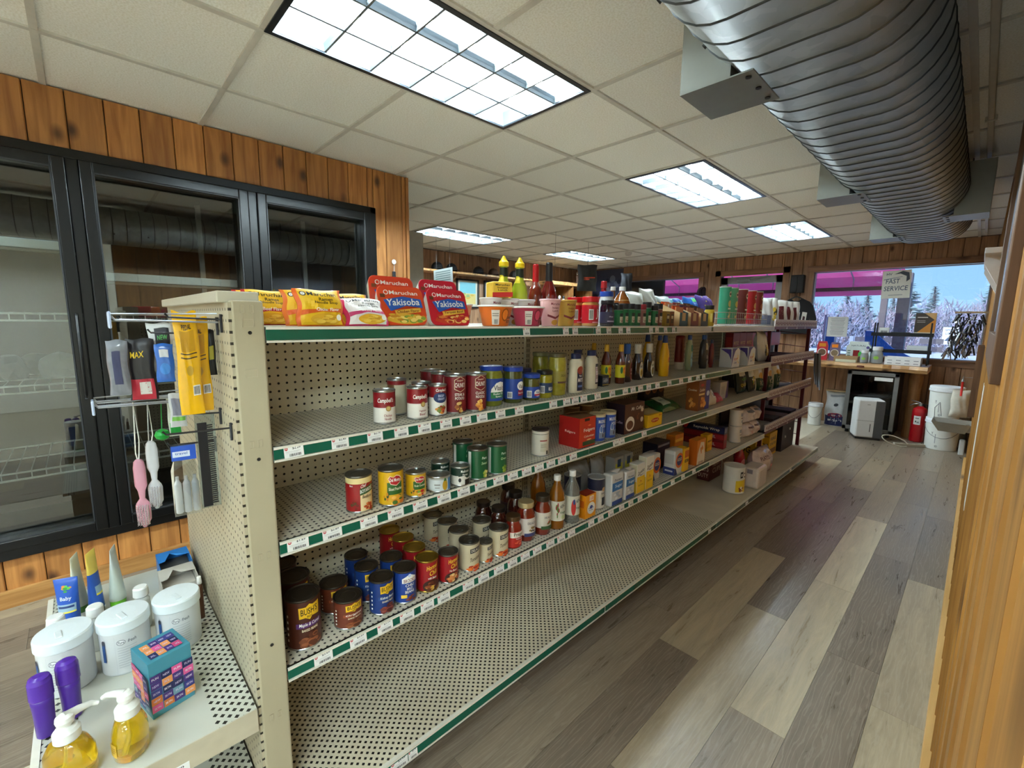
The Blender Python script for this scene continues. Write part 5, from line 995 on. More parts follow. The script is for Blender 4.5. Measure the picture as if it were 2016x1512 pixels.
pillow('plastic_bag', 'clear plastic bag of marshmallows behind the salt', 'bag', -1.38, 1.84, z4, 0.16, 0.17, 0.08, M((150, 150, 146), 0.2, noise=0.3, scale=30, coat=0.5), tilt=0.15, seed=11)
pillow('plastic_bag', 'clear plastic bag behind the sugar bags', 'bag', -1.37, 1.99, z4, 0.11, 0.17, 0.07, M((160, 158, 152), 0.2, noise=0.3, scale=30, coat=0.5), tilt=0.15, seed=12)
def flour(label, x, y, w=0.10, h=0.150):
    carton('flour_bag', label, 'bag', x, y, z4, 0.07, w, h, M((206, 202, 196), 0.5), [('e', 0.1, 0.56, 0.95, 0.62, (214, 96, 30)), ('e', 0.1, 0.56, 0.66, 0.42, (40, 50, 110)), ('t', 'GOLD', 0.1, 0.60, 0.55, 0.12, (240, 220, 170)), ('p', [(-0.5, 0), (-0.1, 0), (-0.3, 0.25), (-0.5, 0.3)], (40, 50, 110))], [('r', 0, 0.15, 1, 0.3, (44, 54, 116)), ('r', 0, 0.16, 0.7, 0.07, (200, 200, 210)), ('r', 0, 0.65, 0.8, 0.4, (186, 182, 176))], bev=0.007, flap=MB().add([(-0.025, -w*0.45, h), (0.01, -w*0.42, h+0.018), (0.012, w*0.42, h+0.012), (-0.025, w*0.45, h)], [(0, 1, 2, 3)], M((196, 192, 186), 0.5)), group='flour bags')
flour('Gold Medal flour bag at the front', -1.205, 2.52); flour('Gold Medal flour bag behind the tall Domino box', -1.245, 2.325, 0.09, 0.155)
carton('mix_box', 'narrow yellow pancake mix box against the flour', 'box', -1.195, 2.615, z4, 0.06, 0.060, 0.145, M((232, 176, 24), 0.4), [('r', 0, 0.75, 0.9, 0.3, (190, 90, 20)), ('r', 0, 0.45, 0.8, 0.12, cK), ('t', 'MIX', 0, 0.45, 0.5, 0.08, cY)])
carton('mix_box', 'dark blue flat box lying behind the flour', 'box', -1.34, 2.56, z4, 0.10, 0.16, 0.165, M((28, 30, 56), 0.4), [('r', 0, 0.9, 0.9, 0.08, (150, 150, 160))])
carton('mix_box', 'orange pancake mix box in the second row', 'box', -1.305, 2.735, z4, 0.06, 0.12, 0.190, M((206, 120, 24), 0.4), [('r', 0, 0.8, 0.9, 0.1, (226, 170, 60)), ('r', 0, 0.4, 0.6, 0.3, (190, 90, 16))], [('r', 0, 0.5, 0.9, 0.9, (190, 104, 20))])
carton('mix_box', 'orange pancake mix box with a woman shaped oval at the front', 'box', -1.190, 2.815, z4, 0.055, 0.125, 0.165, M((216, 128, 28), 0.4), [('p', [(-0.45, 0.02), (0.45, 0.02), (0.45, 0.35), (0.3, 0.85), (-0.1, 0.9), (-0.4, 0.45)], (230, 214, 190)), ('blob', 0.05, 0.58, 0.45, 0.4, [(214, 120, 40), (226, 170, 90), (190, 90, 30)], 9), ('t', 'Quick', 0.0, 0.22, 0.5, 0.09, (150, 70, 20), 0.2), ('t', 'Grits', 0.0, 0.10, 0.6, 0.09, (150, 70, 20), 0.2)], [('r', 0, 0.5, 1, 1, (186, 92, 16))])
carton('mix_box', 'small yellow baking mix box by the foil boxes', 'box', -1.275, 3.16, z4, 0.05, 0.085, 0.120, M((226, 170, 24), 0.4), [('r', 0, 0.6, 0.8, 0.1, (140, 90, 20)), ('r', 0, 0.3, 0.8, 0.2, (206, 140, 20))], [('r', 0, 0.5, 0.9, 0.9, (206, 150, 20))])
carton('foil_box', 'dark red foil box, lower of the stack', 'box', -1.345, 3.30, z4, 0.30, 0.055, 0.055, M((120, 22, 30), 0.35), [('r', 0, 0.5, 0.9, 0.6, (150, 40, 44))], [('r', 0, 0.5, 0.96, 0.6, (150, 30, 40)), ('t', 'FOIL', 0.2, 0.5, 0.2, 0.4, cW)])
carton('foil_box', 'dark red foil box, second in the stack', 'box', -1.345, 3.30, z4+0.056, 0.30, 0.055, 0.055, M((120, 22, 30), 0.35), [('r', 0, 0.5, 0.9, 0.6, (150, 40, 44))], [('r', 0, 0.5, 0.96, 0.6, (150, 30, 40)), ('t', 'FOIL', 0.2, 0.5, 0.2, 0.4, cW)])
carton('foil_box', 'navy Reynolds Wrap foil box on top of the stack', 'box', -1.345, 3.285, z4+0.112, 0.31, 0.055, 0.050, M((22, 30, 70), 0.3), [('r', 0, 0.5, 0.8, 0.6, (120, 120, 140))], [('r', 0, 0.5, 0.98, 0.8, (20, 28, 76)), ('t', 'Reynolds Wrap', 0.08, 0.5, 0.62, 0.5, cW), ('p', [(-0.49, 0.1), (-0.40, 0.1), (-0.34, 0.9), (-0.43, 0.9)], (190, 40, 50))])
carton('foil_box', 'white and blue flat wrap box lying on the back of the shelf', 'box', -1.44, 3.47, z4, 0.16, 0.2, 0.10, M((196, 186, 176), 0.4), [('r', 0, 0.25, 0.9, 0.2, (60, 60, 110)), ('r', 0, 0.6, 0.7, 0.2, (170, 160, 150))])
RW = M((206, 190, 176), 0.5, noise=0.08)
for k, zz in enumerate((z4, z4+0.128)):
    can(['white wrapped roll with a barcode, lower one', 'white wrapped roll with a barcode, upper one'][k], -1.225, 3.56, zz, 0.0480, 0.127, [(0, 1, (210, 198, 184))], [('r', 0.2, 0.72, 0.9, 0.2, (150, 150, 160)), ('r', 0.2, 0.3, 0.6, 0.22, (225, 222, 214)), ('bars', 0.2, 0.3, 0.5, 0.16, cK), ('r', 0.2, 0.5, 0.8, 0.04, (120, 90, 90))], 0.0, 'wrapped rolls', lid=RW, name='paper_roll', cat='roll')
for k, (zz, yy) in enumerate(((z4, 3.80), (z4+0.118, 3.80), (z4, 3.945), (z4+0.118, 3.945))):
    pillow('napkin_pack', ['lower clear wrapped pack of paper plates, left', 'upper clear wrapped pack of paper plates, left', 'lower clear wrapped pack of paper plates, right', 'upper clear wrapped pack of paper plates, right'][k], 'pack', -1.235, yy, zz, 0.135, 0.112, 0.12, M((206, 186, 176), 0.25, noise=0.25, scale=25, coat=0.5), [('r', 0, 0.75, 0.7, 0.12, (90, 60, 60)), ('r', 0.1, 0.4, 0.5, 0.2, (190, 150, 140))] if k % 2 == 0 else [('r', 0, 0.85, 0.8, 0.15, (110, 110, 120))], seed=20+k, group='paper plate packs')

# ================================================================ BASE DECK
def towel():
    t = can('paper towel roll in a yellow and white wrapper', -1.165, 3.45, zb, 0.0760, 0.205, [(0, 1, (222, 216, 204))], [('p', [(-0.15, 0.08), (1.1, 0.08), (1.1, 0.55), (-0.15, 0.50)], (226, 190, 40)), ('blob', 0.45, 0.20, 0.8, 0.26, [(120, 60, 40), (240, 230, 214), (170, 120, 60)], 12), ('p', [(0.25, 0.60), (0.55, 0.62), (0.55, 0.85), (0.25, 0.83)], (40, 38, 40)), ('p', [(0.34, 0.67), (0.46, 0.68), (0.46, 0.78), (0.34, 0.77)], (230, 226, 214)), ('r', 0.75, 0.78, 0.16, 0.05, cK), ('r', 0.8, 0.65, 0.2, 0.05, cK)], -0.7, lid=M((214, 208, 196), 0.6), name='paper_towel_roll', cat='paper towel')
towel()
NP = M((214, 200, 190), 0.35, noise=0.12, scale=20, coat=0.3)
carton('napkin_pack', 'white wrapped napkin pack in front of the plate bundle', 'pack', -1.105, 3.70, zb, 0.13, 0.20, 0.165, NP, [('r', 0, 0.5, 0.04, 0.9, (200, 186, 176)), ('r', 0.25, 0.5, 0.02, 0.9, (200, 186, 176)), ('r', -0.25, 0.5, 0.02, 0.9, (200, 186, 176))], [('r', 0, 0.8, 0.3, 0.2, (120, 110, 120)), ('r', -0.2, 0.5, 0.02, 0.9, (200, 186, 176)), ('r', 0.2, 0.5, 0.02, 0.9, (200, 186, 176))], bev=0.02)
pillow('plate_pack', 'crinkled clear bundle of foam plates on the base deck', 'pack', -1.165, 4.05, zb, 0.34, 0.22, 0.16, M((206, 186, 180), 0.2, noise=0.4, scale=22, coat=0.6), [('t', 'PLATES', -0.22, 0.7, 0.34, 0.14, (80, 30, 40)), ('r', 0.1, 0.75, 0.5, 0.2, (190, 170, 165)), ('p', [(0, 0.3), (0.4, 0.35), (0.35, 0.15), (0.05, 0.1)], (206, 120, 110))], tilt=0.1, seed=31)
carton('cup_box', 'dark red box reading CUPS at the back of the deck', 'box', -1.42, 3.62, zb, 0.10, 0.22, 0.17, M((76, 24, 26), 0.5), [('t', 'HEAVY', 0.1, 0.75, 0.7, 0.2, (190, 170, 160)), ('t', 'CUPS', 0.1, 0.45, 0.7, 0.25, (190, 170, 160))], [('t', 'CUPS', 0.0, 0.6, 0.8, 0.3, (190, 170, 160)), ('t', 'DUTY', 0.0, 0.25, 0.8, 0.2, (190, 170, 160))])
carton('cup_box', 'pale cardboard box behind the paper towel', 'box', -1.43, 3.88, zb, 0.12, 0.24, 0.22, M((170, 150, 132), 0.6), [('t', 'CUPS', -0.2, 0.6, 0.5, 0.25, (96, 30, 34))])
bottle('dish_soap_bottle', 'red dish soap bottle standing behind the paper towel', 'bottle', -1.275, 3.86, zb, [(0.035, 0), (0.042, 0.01), (0.042, 0.16), (0.030, 0.20), (0.016, 0.225), (0.016, 0.235)], M((170, 26, 44), 0.12, noise=0.08, coat=0.8), [('e', 0, 0.45, 1.3, 0.35, (214, 120, 120))], [(0.017, 0.235), (0.018, 0.24), (0.016, 0.262), (0.012, 0.265)], M((230, 226, 220), 0.4))
carton('charcoal_box', 'yellow box with black lettering at the end of the deck', 'box', -1.37, 4.72, zb, 0.20, 0.22, 0.225, M((222, 178, 26), 0.45), [('t', 'FIRE', 0, 0.72, 0.7, 0.14, cK), ('t', 'STARTER', 0, 0.50, 0.8, 0.12, cK), ('r', 0, 0.2, 0.8, 0.2, (110, 70, 30))], [('t', 'FIRE LOG', 0.05, 0.45, 0.8, 0.2, cK), ('r', 0, 0.85, 0.9, 0.06, (150, 110, 20)), ('r', 0.38, 0.15, 0.2, 0.25, (110, 70, 30))])
carton('charcoal_box', 'yellow box with black lettering behind the plate bundle', 'box', -1.41, 4.45, zb, 0.20, 0.20, 0.20, M((212, 168, 24), 0.45), [('t', 'FIRE', 0, 0.7, 0.7, 0.16, cK)], [('t', 'LOG', 0, 0.5, 0.6, 0.3, cK)])

# ================================================================ TOP SHELF
YEL = (240, 190, 30)
def ramen(label, x, y, top, mid, cols, rz=0.0, tilt=0.25, seed=0, flavor='Chicken Flavor', base=YEL, w=0.125, h=0.098, rows=True):
    d = [('r', 0, 0.5, 0.86, 0.96, base), ('t', 'Maruchan', 0.05, 0.84, 0.62, 0.11, cK), ('e', -0.34, 0.84, 0.12, 0.13, (60, 40, 30)), ('e', -0.34, 0.84, 0.08, 0.09, cW)]
    if rows: d += [('t', 'Ramen', 0.1, 0.70, 0.3, 0.09, cK), ('t', 'Noodle Soup', 0.1, 0.60, 0.5, 0.09, cK)]
    d += [('p', [(-0.43, 0.40), (0.43, 0.46), (0.43, 0.34), (0.0, 0.36), (-0.43, 0.26)], mid), ('t', flavor, 0.12, 0.42, 0.5, 0.09, cW, 0.1), ('e', 0.08, 0.16, 0.66, 0.30, (226, 170, 40)), ('blob', 0.08, 0.16, 0.6, 0.26, [(240, 200, 80), (206, 150, 40), (232, 184, 60)], 18), ('e', 0.36, 0.2, 0.12, 0.16, (240, 236, 220))]
    pillow('ramen_pack', label, 'noodle pack', x, y, z1, w, h, 0.034, M(top, 0.3, noise=0.15, coat=0.4), d, rz, tilt, 'ramen noodle packs', seed)
ramen('Maruchan beef ramen pack half hidden by the end post', -1.365, 0.376, (186, 40, 36), (190, 40, 60), None, seed=41, flavor='Beef Flavor')
ramen('red edged ramen pack behind the beef pack', -1.435, 0.376, (200, 40, 40), (190, 40, 60), None, seed=42, flavor='Beef Flavor')
ramen('Maruchan chicken ramen pack with an orange band', -1.210, 0.462, (232, 104, 24), (226, 100, 30), None, seed=43)
ramen('orange ramen pack just behind the chicken pack', -1.258, 0.445, (226, 110, 30), (226, 100, 30), None, seed=44)
ramen('yellow ramen pack in the back row', -1.330, 0.597, (196, 120, 90), (200, 90, 60), None, seed=45)
ramen('white and pink Maruchan shrimp ramen pack leaning back', -1.205, 0.590, (206, 40, 90), (200, 60, 110), None, seed=46, flavor='Shrimp Flavor', base=(232, 226, 222), tilt=0.6, h=0.092, w=0.13)
def yakisoba(label, x, y, col, flavor, cols, tilt=0.32):
    t = thing('noodle_tray', label, 'noodle tray', (x, y, z1+0.001), 0.0, 'yakisoba trays')
    w, h, d = 0.158, 0.125, 0.034
    def rr(s, n=5):
        o = []
        for cx_, cz_, a0 in ((w/2-0.022, h-0.022, 0), (-w/2+0.022, h-0.022, 90), (-w/2+0.022, 0.022, 180), (w/2-0.022, 0.022, 270)):
            for i in range(n+1): a = math.radians(a0+90*i/n); o.append((cx_+0.022*math.cos(a)*s, cz_+0.022*math.sin(a)*s))
        return o
    R = Matrix.Rotation(-tilt, 4, 'Y')
    o = rr(1); k = len(o); cz_ = h/2
    inn = [(p[0]*0.86, cz_+(p[1]-cz_)*0.84) for p in o]
    tray = MB().add([(0, p[0], p[1]) for p in o]+[(-d, p[0], p[1]) for p in inn], [(i, (i+1) % k, k+(i+1) % k, k+i) for i in range(k)]+[[k+i for i in range(k)][::-1]], M((226, 222, 214), 0.4)).add([(0.0, p[0], p[1]) for p in o], [list(range(k))], M((230, 226, 216), 0.4)).xf(R)
    lo = min(v[2] for v in tray.v); tray.v = [(a, b, c-lo) for a, b, c in tray.v]; obj('tray', tray, t)
    film = MB().add([(0.003, p[0]*0.985, cz_+(p[1]-cz_)*0.985) for p in o]+[(0, p[0]*1.0, p[1]) for p in o], [list(range(k)), ]+[(i, (i+1) % k, k+(i+1) % k, k+i) for i in range(k)], M(col, 0.28, noise=0.08, coat=0.5))
    fm = lambda s, q, l: (0.0032+l, s*w, q*h)
    lay(film, [('t', 'Maruchan', 0.06, 0.83, 0.62, 0.10, cW), ('e', -0.32, 0.83, 0.10, 0.12, cW), ('e', -0.32, 0.83, 0.07, 0.085, col), ('r', -0.40, 0.74, 0.10, 0.09, (110, 60, 30)), ('e', 0.04, 0.16, 0.86, 0.26, cols[0]), ('blob', -0.15, 0.18, 0.6, 0.30, cols, 22), ('blob', 0.22, 0.18, 0.5, 0.30, cols, 20),
        ('p', [(-0.42, 0.62), (0.0, 0.72), (0.40, 0.66), (0.42, 0.44), (0.05, 0.48), (-0.30, 0.34)], (44, 92, 180)), ('t', 'Yakisoba', 0.0, 0.575, 0.72, 0.17, cW, 0.05, 0.05), ('p', [(-0.22, 0.36), (0.36, 0.44), (0.36, 0.33), (-0.2, 0.24)], (226, 170, 60)), ('t', flavor, 0.08, 0.345, 0.5, 0.075, (90, 40, 20), 0.1, 0.1)], fm, 0, 0)
    film.xf(R); film.v = [(a, b, c-lo) for a, b, c in film.v]; obj('film_lid', film, t)
CH = [(226, 178, 60), (206, 140, 40), (240, 206, 110), (140, 160, 60)]; TB = [(206, 70, 40), (226, 130, 60), (180, 40, 34), (240, 190, 110)]
yakisoba('orange Maruchan Yakisoba chicken tray in the front row', -1.225, 0.722, (226, 78, 36), 'Chicken Flavor', CH)
yakisoba('red Maruchan Yakisoba teriyaki tray in the front row', -1.225, 0.895, (206, 36, 48), 'Teriyaki Beef', TB)
def stack_tray(lab, x, y, col, fl, cols):
    # stands on a tray lying flat behind
    yakisoba(lab, x, y, col, fl, cols, 0.16)
stack_tray('orange Maruchan tray standing higher in the back row', -1.318, 0.735, (214, 66, 40), 'Chicken Flavor', CH)
stack_tray('red Maruchan tray standing higher in the back row', -1.318, 0.915, (190, 30, 50), 'Teriyaki Beef', TB)
for o in bpy.data.objects:
    if o.get('label', '').endswith('higher in the back row'): o.location.z += 0.0325
for k, yy in enumerate((0.735, 0.915)):
    carton('noodle_tray', ['foam noodle tray lying flat under the orange back tray', 'foam noodle tray lying flat under the red back tray'][k], 'noodle tray', -1.345, yy, z1, 0.12, 0.15, 0.031, M((222, 190, 170), 0.5), [('r', 0, 0.5, 0.9, 0.6, (206, 80, 60))])
def bowl(label, x, y, col, r=0.066, h=0.074, rz=0.0):
    prof = [(r*0.68, 0), (r*0.72, 0.004), (r*0.93, h*0.90), (r*1.0, h*0.92), (r*1.02, h*0.96), (r*0.99, h)]
    m = M(col, 0.45, noise=0.05); wt = M((226, 222, 212), 0.5)
    bottle('ramen_bowl', label, 'bowl', x, y, z1, prof, [m, m, m, wt, wt], [('e', 0.25, 0.55, 0.55, 0.62, tuple(int(v*0.72) for v in col)), ('e', 0.25, 0.55, 0.42, 0.48, tuple(min(255, int(v*1.1)+14) for v in col)), ('t', 'RAMEN', 0.68, 0.42, 0.5, 0.13, (70, 30, 20)), ('t', 'BOWL', 0.68, 0.24, 0.5, 0.15, (70, 30, 20)), ('r', -0.42, 0.42, 0.5, 0.7, (222, 214, 204)), ('bars', -0.38, 0.22, 0.26, 0.22, (60, 60, 60)), ('r', -0.42, 0.6, 0.4, 0.04, (140, 130, 120)), ('r', -0.42, 0.5, 0.4, 0.04, (140, 130, 120))], None, None, rz, 'ramen bowls', n=32)
bowl('orange Ramen Bowl cup beside the red tray', -1.235, 1.098, (232, 116, 30)); bowl('pink Ramen Bowl cup', -1.235, 1.266, (190, 62, 90)); bowl('pale orange ramen bowl behind the red tray', -1.37, 1.030, (222, 150, 110), 0.055, 0.080)
def lunch(label, x, y, z, col, r=0.044, h=0.108, lying=False, rz=0.0):
    t = thing('noodle_cup', label, 'noodle cup', (x, y, z), rz, 'instant lunch cups', rot=(0, 0, rz) if not lying else (0, math.radians(78), rz))
    prof = [(r*0.72, 0), (r*0.74, 0.003), (r*0.95, h*0.92), (r*1.02, h*0.94), (r*1.02, h*0.985), (r*0.99, h)]
    obj('cup', MB().lathe(prof, M(col, 0.5, noise=0.05)), t)
    rf = rprof(prof); d = MB()
    lay(d, [('t', 'Maruchan', 0.1, 0.82, 1.1, 0.09, (130, 40, 50)), ('t', 'Instant', 0.1, 0.68, 0.8, 0.08, (120, 40, 40)), ('t', 'Lunch', 0.1, 0.57, 0.7, 0.08, (120, 40, 40)), ('p', [(-0.8, 0.36), (0.1, 0.26), (0.9, 0.38), (0.9, 0.46), (0.1, 0.34), (-0.8, 0.44)], (130, 40, 50)), ('e', 0.1, 0.14, 0.9, 0.20, (206, 150, 60))], lambda s, q, l: ((rf(q*h)+l)*math.cos(s), (rf(q*h)+l)*math.sin(s), q*h), 0.16, 0.1); obj('label', d, t)
    return t
lunch('pink instant lunch cup behind the pink bowl', -1.225, 1.386, z1+0.0004, (226, 176, 176), rz=-0.3)
lunch('gold instant lunch cup beside the peanut butter', -1.222, 1.484, z1+0.0004, (190, 150, 60), rz=-0.3)
for k, (x, y) in enumerate(((-1.345, 1.17), (-1.345, 1.265), (-1.345, 1.36))): lunch(['white instant lunch cup in the back row, left', 'white instant lunch cup in the back row, middle', 'white instant lunch cup in the back row, right'][k], x, y, z1+0.0004, (216, 206, 198))
carton('noodle_cup_sleeve', 'tilted yellow and red Maruchan lunch cup on top of the bowls', 'noodle cup', -1.335, 1.205, z1+0.109, 0.075, 0.085, 0.060, M((230, 184, 60), 0.45), [('t', 'Maruchan', 0, 0.80, 0.7, 0.13, cK), ('t', 'Instant', 0, 0.62, 0.5, 0.11, cK), ('t', 'Lunch', 0, 0.47, 0.45, 0.11, cK), ('p', [(-0.5, 0.3), (0.5, 0.36), (0.5, 0.05), (-0.5, 0.0)], (196, 46, 40))], rz=-0.35, bev=0.006)
# peanut butter and jelly
def jif(label, x, y):
    r, h = 0.0370, 0.128
    bottle('peanut_butter_jar', label, 'jar', x, y, z1, [(r*0.9, 0), (r, 0.006), (r, h*0.76), (r*0.9, h*0.80), (r*0.9, h*0.82)], M((190, 134, 70), 0.2, noise=0.05, coat=0.6), [('t', 'Jif', 0.75, 0.50, 0.95, 0.42, cW), ('r', -0.35, 0.48, 0.55, 0.44, (232, 230, 226)), ('bars', -0.35, 0.48, 0.45, 0.36, cK), ('r', 0.4, 0.16, 1.2, 0.05, (236, 160, 170))], [(r*0.96, h*0.82), (r*0.99, h*0.83), (r*0.99, h*0.985), (r*0.95, h)], M((196, 18, 30), 0.35), -0.15, 'peanut butter jars', labelmat=M((190, 22, 38), 0.4), labelz=(h*0.10, h*0.72), key='jif')
jif('red lidded Jif peanut butter jar at the front', -1.215, 1.645); jif('red lidded Jif peanut butter jar, left and further back', -1.300, 1.645)
def jelly(label, x, y, r, h, fill, lidc, lc, z=z1): bottle('jelly_jar', label, 'jar', x, y, z, [(r*0.9, 0), (r, 0.005), (r, h*0.72), (r*0.86, h*0.82), (r*0.86, h*0.86)], M(fill, 0.08, noise=0.2, coat=1.0), [('t', 'Grape', 0.2, 0.42, 0.7, 0.08, (220, 214, 230), 0.2), ('r', 0.2, 0.22, 1.2, 0.05, (180, 170, 190))], [(r*0.90, h*0.855), (r*0.92, h*0.86), (r*0.92, h*0.985), (r*0.88, h)], M(lidc, 0.35), -0.2, 'jelly jars', labelmat=M(lc, 0.4), labelz=(h*0.12, h*0.55))
jelly('dark grape jelly jar with a black lid', -1.215, 1.775, 0.0330, 0.118, (30, 16, 30), (26, 26, 32), (60, 56, 78)); jelly('red jelly jar behind the peanut butter', -1.300, 1.735, 0.0300, 0.122, (90, 16, 22), (60, 24, 24), (150, 90, 70))
# tall bottles in the back row
def lime(label, x, y):
    r, h = 0.0365, 0.293
    t = bottle('lime_juice_bottle', label, 'bottle', x, y, z1, [(r*0.92, 0), (r, 0.006), (r, h*0.46), (r*0.9, h*0.56), (r*0.48, h*0.68), (r*0.44, h*0.84), (r*0.44, h*0.86)], M((176, 190, 46), 0.12, noise=0.06, coat=0.8), [('r', 0.2, 0.25, 0.95, 0.30, (206, 212, 170)), ('r', 0.2, 0.32, 0.8, 0.02, (90, 100, 60)), ('r', 0.2, 0.27, 0.8, 0.02, (90, 100, 60)), ('r', 0.2, 0.22, 0.8, 0.02, (90, 100, 60)), ('r', 0.2, 0.17, 0.8, 0.02, (90, 100, 60)), ('p', [(-1.2, 0.72), (-0.1, 0.72), (-0.1, 0.82), (-0.5, 0.84), (-1.2, 0.84)], (226, 206, 40)), ('e', -0.5, 0.79, 0.7, 0.06, (240, 226, 90))], [(r*0.55, h*0.85), (r*0.58, h*0.86), (r*0.58, h*0.91), (r*0.42, h*0.93), (r*0.28, h*0.96), (r*0.12, h)], M((240, 206, 20), 0.35), -0.3, 'lime juice bottles')
    obj('neck_label', MB().lathe([(r*0.50, h*0.70), (r*0.47, h*0.83)], M((28, 40, 26), 0.4), cap0=False, cap1=False), t)
lime('lime juice bottle with a yellow spout cap, left one', -1.445, 1.330); lime('lime juice bottle with a yellow spout cap, right one', -1.430, 1.412)
def sbot(label, x, y, r, h, fill, capc, neck, lab=True, caplen=0.16):
    t = bottle('hot_sauce_bottle', label, 'bottle', x, y, z1, [(r*0.92, 0), (r, 0.006), (r, h*0.48), (r*0.86, h*0.58), (r*0.42, h*0.72), (r*0.36, h*(1-caplen)), (r*0.36, h*(1-caplen)+0.004)], M(fill, 0.08, noise=0.1, coat=1.0), [('r', 0.1, 0.30, 1.1, 0.34, (206, 206, 200)), ('r', 0.1, 0.38, 0.9, 0.02, (90, 90, 90)), ('r', 0.1, 0.32, 0.9, 0.02, (90, 90, 90)), ('r', 0.1, 0.26, 0.9, 0.02, (90, 90, 90))] if lab else (), [(r*0.42, h*(1-caplen)), (r*0.44, h*(1-caplen)+0.003), (r*0.42, h-0.004), (r*0.36, h)], M(capc, 0.35), -0.3, 'tall sauce bottles in the back row')
    if neck: obj('neck_label', MB().lathe([(r*0.47, h*0.70), (r*0.42, h*0.84)], M(neck, 0.4), cap0=False, cap1=False), t)
sbot('hot sauce bottle with a long red cap', -1.440, 1.525, 0.0330, 0.275, (120, 40, 20), (190, 24, 30), None, True, 0.34)
sbot('dark red sauce bottle with a black cap and neck label', -1.425, 1.600, 0.0370, 0.288, (126, 24, 16), (30, 28, 28), (30, 28, 30))
sbot('brown sauce bottle with a black neck behind the lime juice', -1.500, 1.470, 0.0280, 0.285, (96, 40, 20), (40, 40, 40), (36, 34, 34))
sbot('red plastic bottle with a red cap behind the blue lidded jar', -1.500, 2.150, 0.0400, 0.245, (150, 20, 30), (170, 26, 34), None, False)
sbot('brown vinegar bottle with a small white cap at the back', -1.515, 2.265, 0.0350, 0.222, (120, 70, 30), (230, 226, 220), None, False, 0.1)
jelly('mayonnaise jar with a bright blue lid in the back row', -1.425, 2.070, 0.0400, 0.180, (206, 204, 206), (30, 66, 160), (190, 192, 206))
bottle('syrup_bottle', 'amber syrup bottle with a white cap and yellow label', 'bottle', -1.425, 2.222, z1, [(0.044, 0), (0.048, 0.006), (0.048, 0.12), (0.040, 0.15), (0.016, 0.185), (0.015, 0.195)], M((140, 76, 24), 0.08, noise=0.1, coat=1.0), [('t', 'Syrup', 0.3, 0.62, 0.7, 0.08, (150, 60, 30), 0.2)], [(0.017, 0.193), (0.018, 0.195), (0.018, 0.213), (0.016, 0.215)], M((236, 232, 226), 0.4), -0.2, labelmat=M((226, 200, 120), 0.4), labelz=(0.02, 0.14))
# bags in the back row
WB = M((214, 216, 206), 0.3, noise=0.25, scale=18, coat=0.5)
pillow('bread_bag', 'white plastic bag of buns in the back row', 'bag', -1.44, 2.41, z1, 0.20, 0.19, 0.11, WB, tilt=0.2, seed=51, flatb=True)
pillow('bread_bag', 'white plastic bag with a twisted top next to the buns', 'bag', -1.46, 2.60, z1, 0.17, 0.22, 0.10, WB, tilt=0.15, seed=52, flatb=True)
pillow('bread_bag', 'clear white bag behind the packet displays', 'bag', -1.46, 2.83, z1, 0.20, 0.185, 0.10, M((190, 206, 210), 0.3, noise=0.25, scale=18, coat=0.5), tilt=0.3, seed=53, flatb=True)
pillow('candy_bag', 'bag with blue, white and yellow print in the back row', 'bag', -1.47, 3.06, z1, 0.20, 0.205, 0.09, M((120, 190, 206), 0.3, noise=0.4, scale=22, coat=0.5), [('r', 0, 0.85, 0.6, 0.12, (60, 110, 200)), ('r', -0.15, 0.7, 0.3, 0.1, (226, 206, 90))], tilt=0.4, seed=54)
pillow('candy_bag', 'blue and green printed bag in the back row', 'bag', -1.47, 3.27, z1, 0.18, 0.215, 0.09, M((40, 110, 206), 0.3, noise=0.4, scale=18, coat=0.5), [('r', 0.1, 0.85, 0.5, 0.14, (90, 200, 110))], tilt=0.3, seed=55)
pillow('candy_bag', 'purple bag with yellow dashes in the back row', 'bag', -1.455, 3.47, z1, 0.21, 0.235, 0.11, M((92, 70, 150), 0.35, noise=0.15), [('r', a, b, 0.05, 0.045, (226, 206, 110)) for a, b in ((-0.3, 0.9), (-0.1, 0.86), (0.12, 0.9), (0.3, 0.84), (-0.22, 0.74), (0.02, 0.72), (0.24, 0.70), (-0.34, 0.6), (-0.1, 0.58), (0.14, 0.56), (0.34, 0.55))], tilt=0.3, seed=56)
# spice jars
def spice(label, x, y, capc=(26, 26, 28), body=(34, 110, 62), h=0.108, r=0.0225, key=None):
    bottle('spice_jar', label, 'jar', x, y, z1, [(r*0.95, 0), (r, 0.003), (r, h*0.74), (r*0.92, h*0.76)], [M((206, 206, 190), 0.4), M(body, 0.4, noise=0.1), M((200, 204, 196), 0.35)], [('r', 0.2, 0.42, 0.85, 0.42, (206, 196, 170)), ('r', 0.2, 0.68, 0.85, 0.2, (34, 40, 30)), ('blob', 0.2, 0.36, 0.6, 0.3, [(170, 60, 40), (120, 80, 50)], 6)], [(r*1.0, h*0.76), (r*1.03, h*0.765), (r*1.03, h*0.985), (r*0.98, h)], M(capc, 0.4), -0.1, 'spice jars on the top shelf', key=key or ('sp', body, capc, h, r))
SPL = ['first spice jar beside the grape jelly', 'second green labelled spice jar', 'third green labelled spice jar', 'fourth green labelled spice jar', 'red capped spice jar', 'taller green spice jar with a white shoulder', 'small green spice jar right of the tall one', 'reddish brown spice jar at the end of the spice row', 'green spice jar in the second row']
